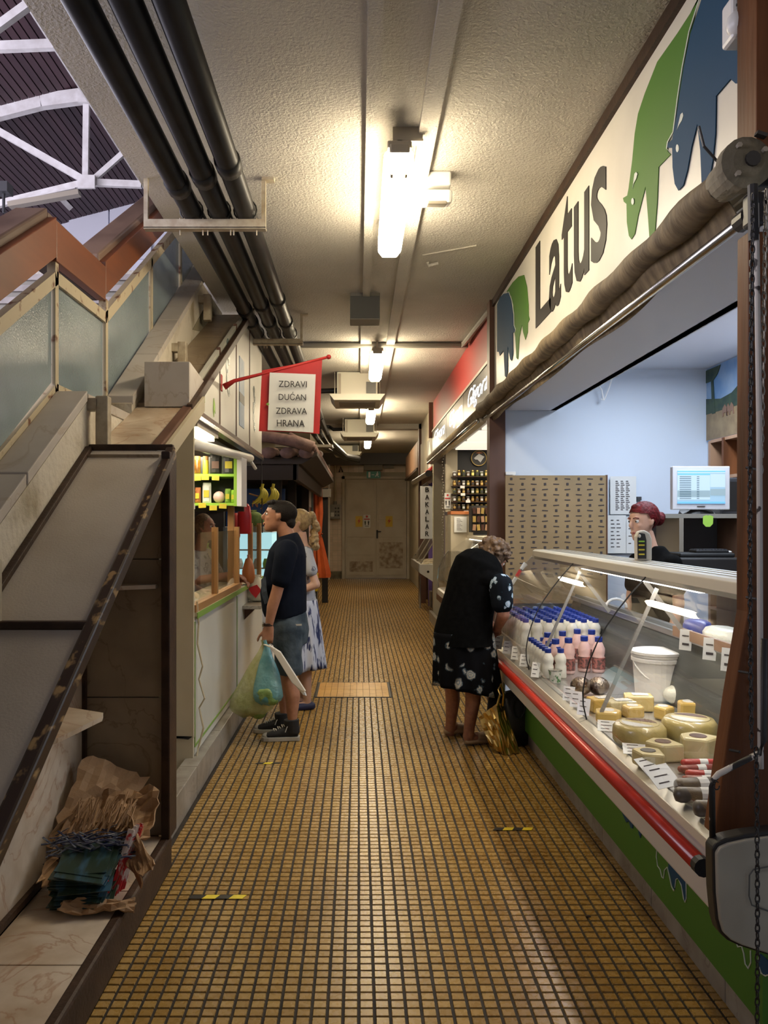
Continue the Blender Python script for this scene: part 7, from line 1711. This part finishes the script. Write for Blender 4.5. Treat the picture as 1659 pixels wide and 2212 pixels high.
for i, f_ in enumerate((fL, fR)):
    m = MB(); q0 = f_+Vector((-.045, -.01, 0)); d = Vector((.19, .07, 0))
    for z, a, b in ((.004, .9, 1), (.035, 1, 1)): pass
    m.loft([(q0+Vector((-.01, 0, -.035)), .018, .03), (q0+Vector((.02, .005, -.034)), .022, .042), (q0+d*.6+Vector((0, 0, -.038)), .018, .046), (q0+d+Vector((0, 0, -.042)), .014, .038), (q0+d*1.12+Vector((0, 0, -.045)), .008, .02)], (0, 0, 1), 14)
    m.loft([(q0+d*.42+Vector((0, 0, .0)), .030, .045), (q0+d*.7+Vector((0, 0, -.012)), .030, .046), (q0+d*1.0+Vector((0, 0, -.03)), .018, .038)], (0, 0, 1), 14)
    m.build('sandal', 'sandal_beige', ew, remesh=.006, smooth_it=4)

# ---------------- red haired seller
W, D = frame((1.96, 5.25, 0), math.pi/2+.55)
sw_ = thing('person', 'seller with red hair in a bun and black t-shirt behind the display case', 'person', (1.96, 5.25, 0))
hc = P(1389, 1127, 5.20); e3 = Matrix.Rotation(math.pi/2+.42, 3, 'Z')@Matrix.Rotation(-.12, 3, 'X'); L3 = lambda x, y, z: e3@Vector((x, y, z))
m = MB(); head(m, hc, L3, 1.0, .92); nb_ = hc+Vector((.045, 0, -.17))
m.loft([(nb_+Vector((.02, 0, -.06)), .06, .08), (nb_, .048, .052), (hc+Vector((.02, 0, -.07)), .046, .046)], D(0, 1, 0), 14)
shc = nb_+Vector((.03, .0, -.10))
def S(x, y, z): return Vector((shc.x, shc.y, 0))+D(x, y, z)
torso(m, S, [(0, 0, .9, .10, .14), (0, 0, 1.1, .09, .12), (0, 0, 1.3, .09, .13), (0, 0, 1.39, .05, .11)], fwd=D(0, 1, 0))
for s in (-1, 1):
    m.chain([S(s*.155, 0, 1.35), S(s*.185, .0, 1.08)], [.040, .037]); m.chain([S(s*.185, .0, 1.08), S(s*.18, .08, .84)], [.036, .024]); hand(m, S(s*.18, .08, .84), D(0, .2, -1), D(-s, 0, 0), D(0, 1, 0), .9, .7)
    m.chain([S(s*.08, 0, .85), S(s*.08, 0, .45), S(s*.08, -.02, .1)], [.08, .055, .036]); m.limb(S(s*.08, -.03, .05), .03, S(s*.08, .12, .03), .028)
m.build('body', 'skin_pale', sw_, remesh=.0065, smooth_it=5); face_parts(sw_, hc, L3, 1.0, 'hair_red')
m = MB(); m.ball(hc+L3(0, -.016, .036), (.088, .110, .100), (-.12, 0, math.pi/2+.42), n=24); m.ball(hc+L3(0, -.130, .0), (.045, .045, .045), n=12); m.ball(hc+L3(.01, -.165, .01), (.035, .035, .04), n=10); m.ball(hc+L3(0, .03, .10), (.05, .04, .025), n=10)
inv3 = e3.transposed()
def hr_(p):
    v = inv3@(p-hc); return (v.z > .062+.5*max(0, v.y-.06)) or (v.y < -.0+.5*max(0, v.z) and v.z > -.0) or (v.y < -.03 and v.z > -.09)
m.build('hair', 'hair_red', sw_, remesh=.006, smooth_it=2, keep=hr_)
m = MB(); torso(m, S, [(0, 0, .85, .14, .175), (0, 0, 1.05, .12, .155), (0, .01, 1.25, .125, .165), (0, -.0, 1.34, .095, .175), (0, 0, 1.40, .07, .12), (0, 0, 1.45, .055, .065)], 22, D(0, 1, 0))
for s in (-1, 1): m.chain([S(s*.140, 0, 1.34), S(s*.175, .0, 1.18)], [.062, .056])
m.build('t_shirt', 'black_cotton', sw_, remesh=.009, smooth_it=6)
m = MB(); torso(m, S, [(0, 0, .06, .07, .15), (0, 0, .5, .09, .16), (0, 0, .9, .12, .17)], 18, D(0, 1, 0)); m.build('trousers', 'stall_dark', sw_, smooth=True)

# ---------------- kiosk assistant behind the screen (torso, arms and hands in view)
W, D = frame((-1.47, 7.05, 0), -1.85)
ka = thing('person', 'kiosk assistant in a grey patterned blouse working behind the clear screen', 'person', (-1.47, 7.05, 0))
hc = W(0, .10, 1.56); m = MB(); head(m, hc, D, .95)
m.loft([(W(0, .02, 1.30), .07, .10), (W(0, .06, 1.38), .05, .055), (W(0, .09, 1.5), .05, .05)], D(0, 1, 0), 14)
torso(m, W, [(0, 0, .9, .12, .16), (0, 0, 1.1, .11, .15), (0, .03, 1.28, .10, .16)], fwd=D(0, 1, 0))
for s, wx, wy, wz in ((-1, -.05, .40, 1.10), (1, .06, .38, 1.15)):
    m.chain([W(s*.18, .03, 1.30), W(s*.24, .12, 1.10)], [.050, .042]); m.chain([W(s*.24, .12, 1.10), W(wx, wy, wz)], [.042, .028]); hand(m, W(wx, wy, wz), D(-s*.3, 1, -.15), D(0, 0, -1), D(-s, 0, 0), 1, .6)
    m.chain([W(s*.09, 0, .85), W(s*.09, 0, .1)], [.08, .045]); m.limb(W(s*.09, -.02, .05), .035, W(s*.09, .12, .03), .03)
m.build('body', 'skin_old', ka, remesh=.0085, smooth_it=5); face_parts(ka, hc, D, .95, 'hair_grey')
m = MB(); m.ball(hc+D(0, -.02, .03), (.09, .09, .10), n=18); m.build('hair', 'hair_grey', ka, remesh=.008, keep=lambda p, hc=hc: not ((p-hc).dot(D(0, 1, 0)) > .03 and (p-hc).z < .06))
m = MB(); torso(m, W, [(0, -.01, .80, .16, .21), (0, 0, 1.0, .155, .20), (0, .02, 1.2, .15, .20), (0, .03, 1.30, .12, .20), (0, .04, 1.36, .08, .12)], 20, D(0, 1, 0))
for s in (-1, 1): m.chain([W(s*.17, .03, 1.30), W(s*.235, .10, 1.14)], [.072, .066])
m.build('blouse', 'floral_blouse', ka, remesh=.009, smooth_it=5)
MB().tube([W(-.10, .17, 1.40), W(-.05, .19, 1.28), W(.02, .20, 1.25), W(.07, .19, 1.30), W(.08, .17, 1.38)], .008, 6).build('neck_strap', 'lace', ka)

# ---------------- bags at the foot of the case
gb = thing('gold_bag', 'shiny gold shopping bag standing on the floor by the bending woman', 'bag', (.93, 5.5, 0))
b0, b1, b2, b3 = P(1040, 1560, 5.62), P(1092, 1632, 5.44), P(1122, 1628, 5.46), P(1072, 1560, 5.75)
pts3 = [P(1038, 1548, 5.6), P(1050, 1590, 5.5), P(1089, 1631, 5.42), P(1122, 1627, 5.45), P(1104, 1575, 5.55), P(1092, 1528, 5.6), P(1082, 1520, 5.62), P(1066, 1522, 5.6)]
for v in pts3: pass
ft = [P(1036, 1546, 5.55), P(1089, 1632, 5.42), P(1066, 1522, 5.5)]
m = MB().add([P(1036, 1548, 5.52), P(1068, 1524, 5.50), P(1088, 1632, 5.43), P(1078, 1628, 5.44), P(1050, 1595, 5.47)], [(0, 1, 2, 3, 4)])
m = MB()
def qd(a, b, c, d, n=8, amp=.006, sd=0):
    rr_6 = random.Random(sd); H = {}
    def fn(u, v):
        k = (round(u*n), round(v*n))
        if k not in H: H[k] = rr_6.uniform(-amp, amp)
        return a.lerp(b, u).lerp(d.lerp(c, u), v)+Vector((H[k]*.4, H[k]*2, H[k]*.3))
    return fn
m.grid(qd(P(1034, 1550, 5.55), P(1072, 1521, 5.50), P(1090, 1632, 5.42), P(1058, 1610, 5.5)), 8, 8); m.build('front_panel', 'gold_foil', gb, solid=.002)
MB().grid(qd(P(1072, 1521, 5.50), P(1086, 1519, 5.60), P(1122, 1626, 5.46), P(1090, 1632, 5.42), sd=2), 8, 8).build('side_panel', 'gold_foil', gb, solid=.002)
MB().grid(qd(P(1034, 1550, 5.66), P(1086, 1519, 5.66), P(1122, 1622, 5.56), P(1060, 1605, 5.62), sd=4), 8, 8).build('back_panel', 'gold_foil', gb, solid=.002)
MB().tube([P(1074, 1524, 5.5), P(1080, 1500, 5.5), P(1076, 1490, 5.52), P(1082, 1478, 5.52), P(1088, 1500, 5.55), P(1086, 1524, 5.58)], .008, 8).build('handle', 'gold_foil', gb)
db = thing('dark_bag', 'large dark shopping bag with hoop handles under the overhang of the case', 'bag', (1.08, 5.6, 0))
m = MB(); m.loft([((1.09, 5.72, .01), .10, .16), ((1.09, 5.72, .15), .11, .17), ((1.09, 5.72, .33), .10, .15), ((1.08, 5.72, .37), .05, .13)], (0, 1, 0), 20); m.build('bag_body', 'bag_dark', db, smooth=True)
MB().tube([(1.14+.045*math.sin(a), 5.6, .30+.085*math.cos(a)) for a in [k*math.pi/8 for k in range(17)]], .006, 6).build('handle', 'rubber', db)
t = thing('under_case_legs', 'steel feet and grey pipes in the shadow under the far end of the case', 'legs', (1.12, 6.2, 0)) 
for x in (1.12, 1.20): MB().tube([(x, 6.1, 0), (x, 6.1, .45)], .015, 8).build('foot', 'steel_zinc', t)
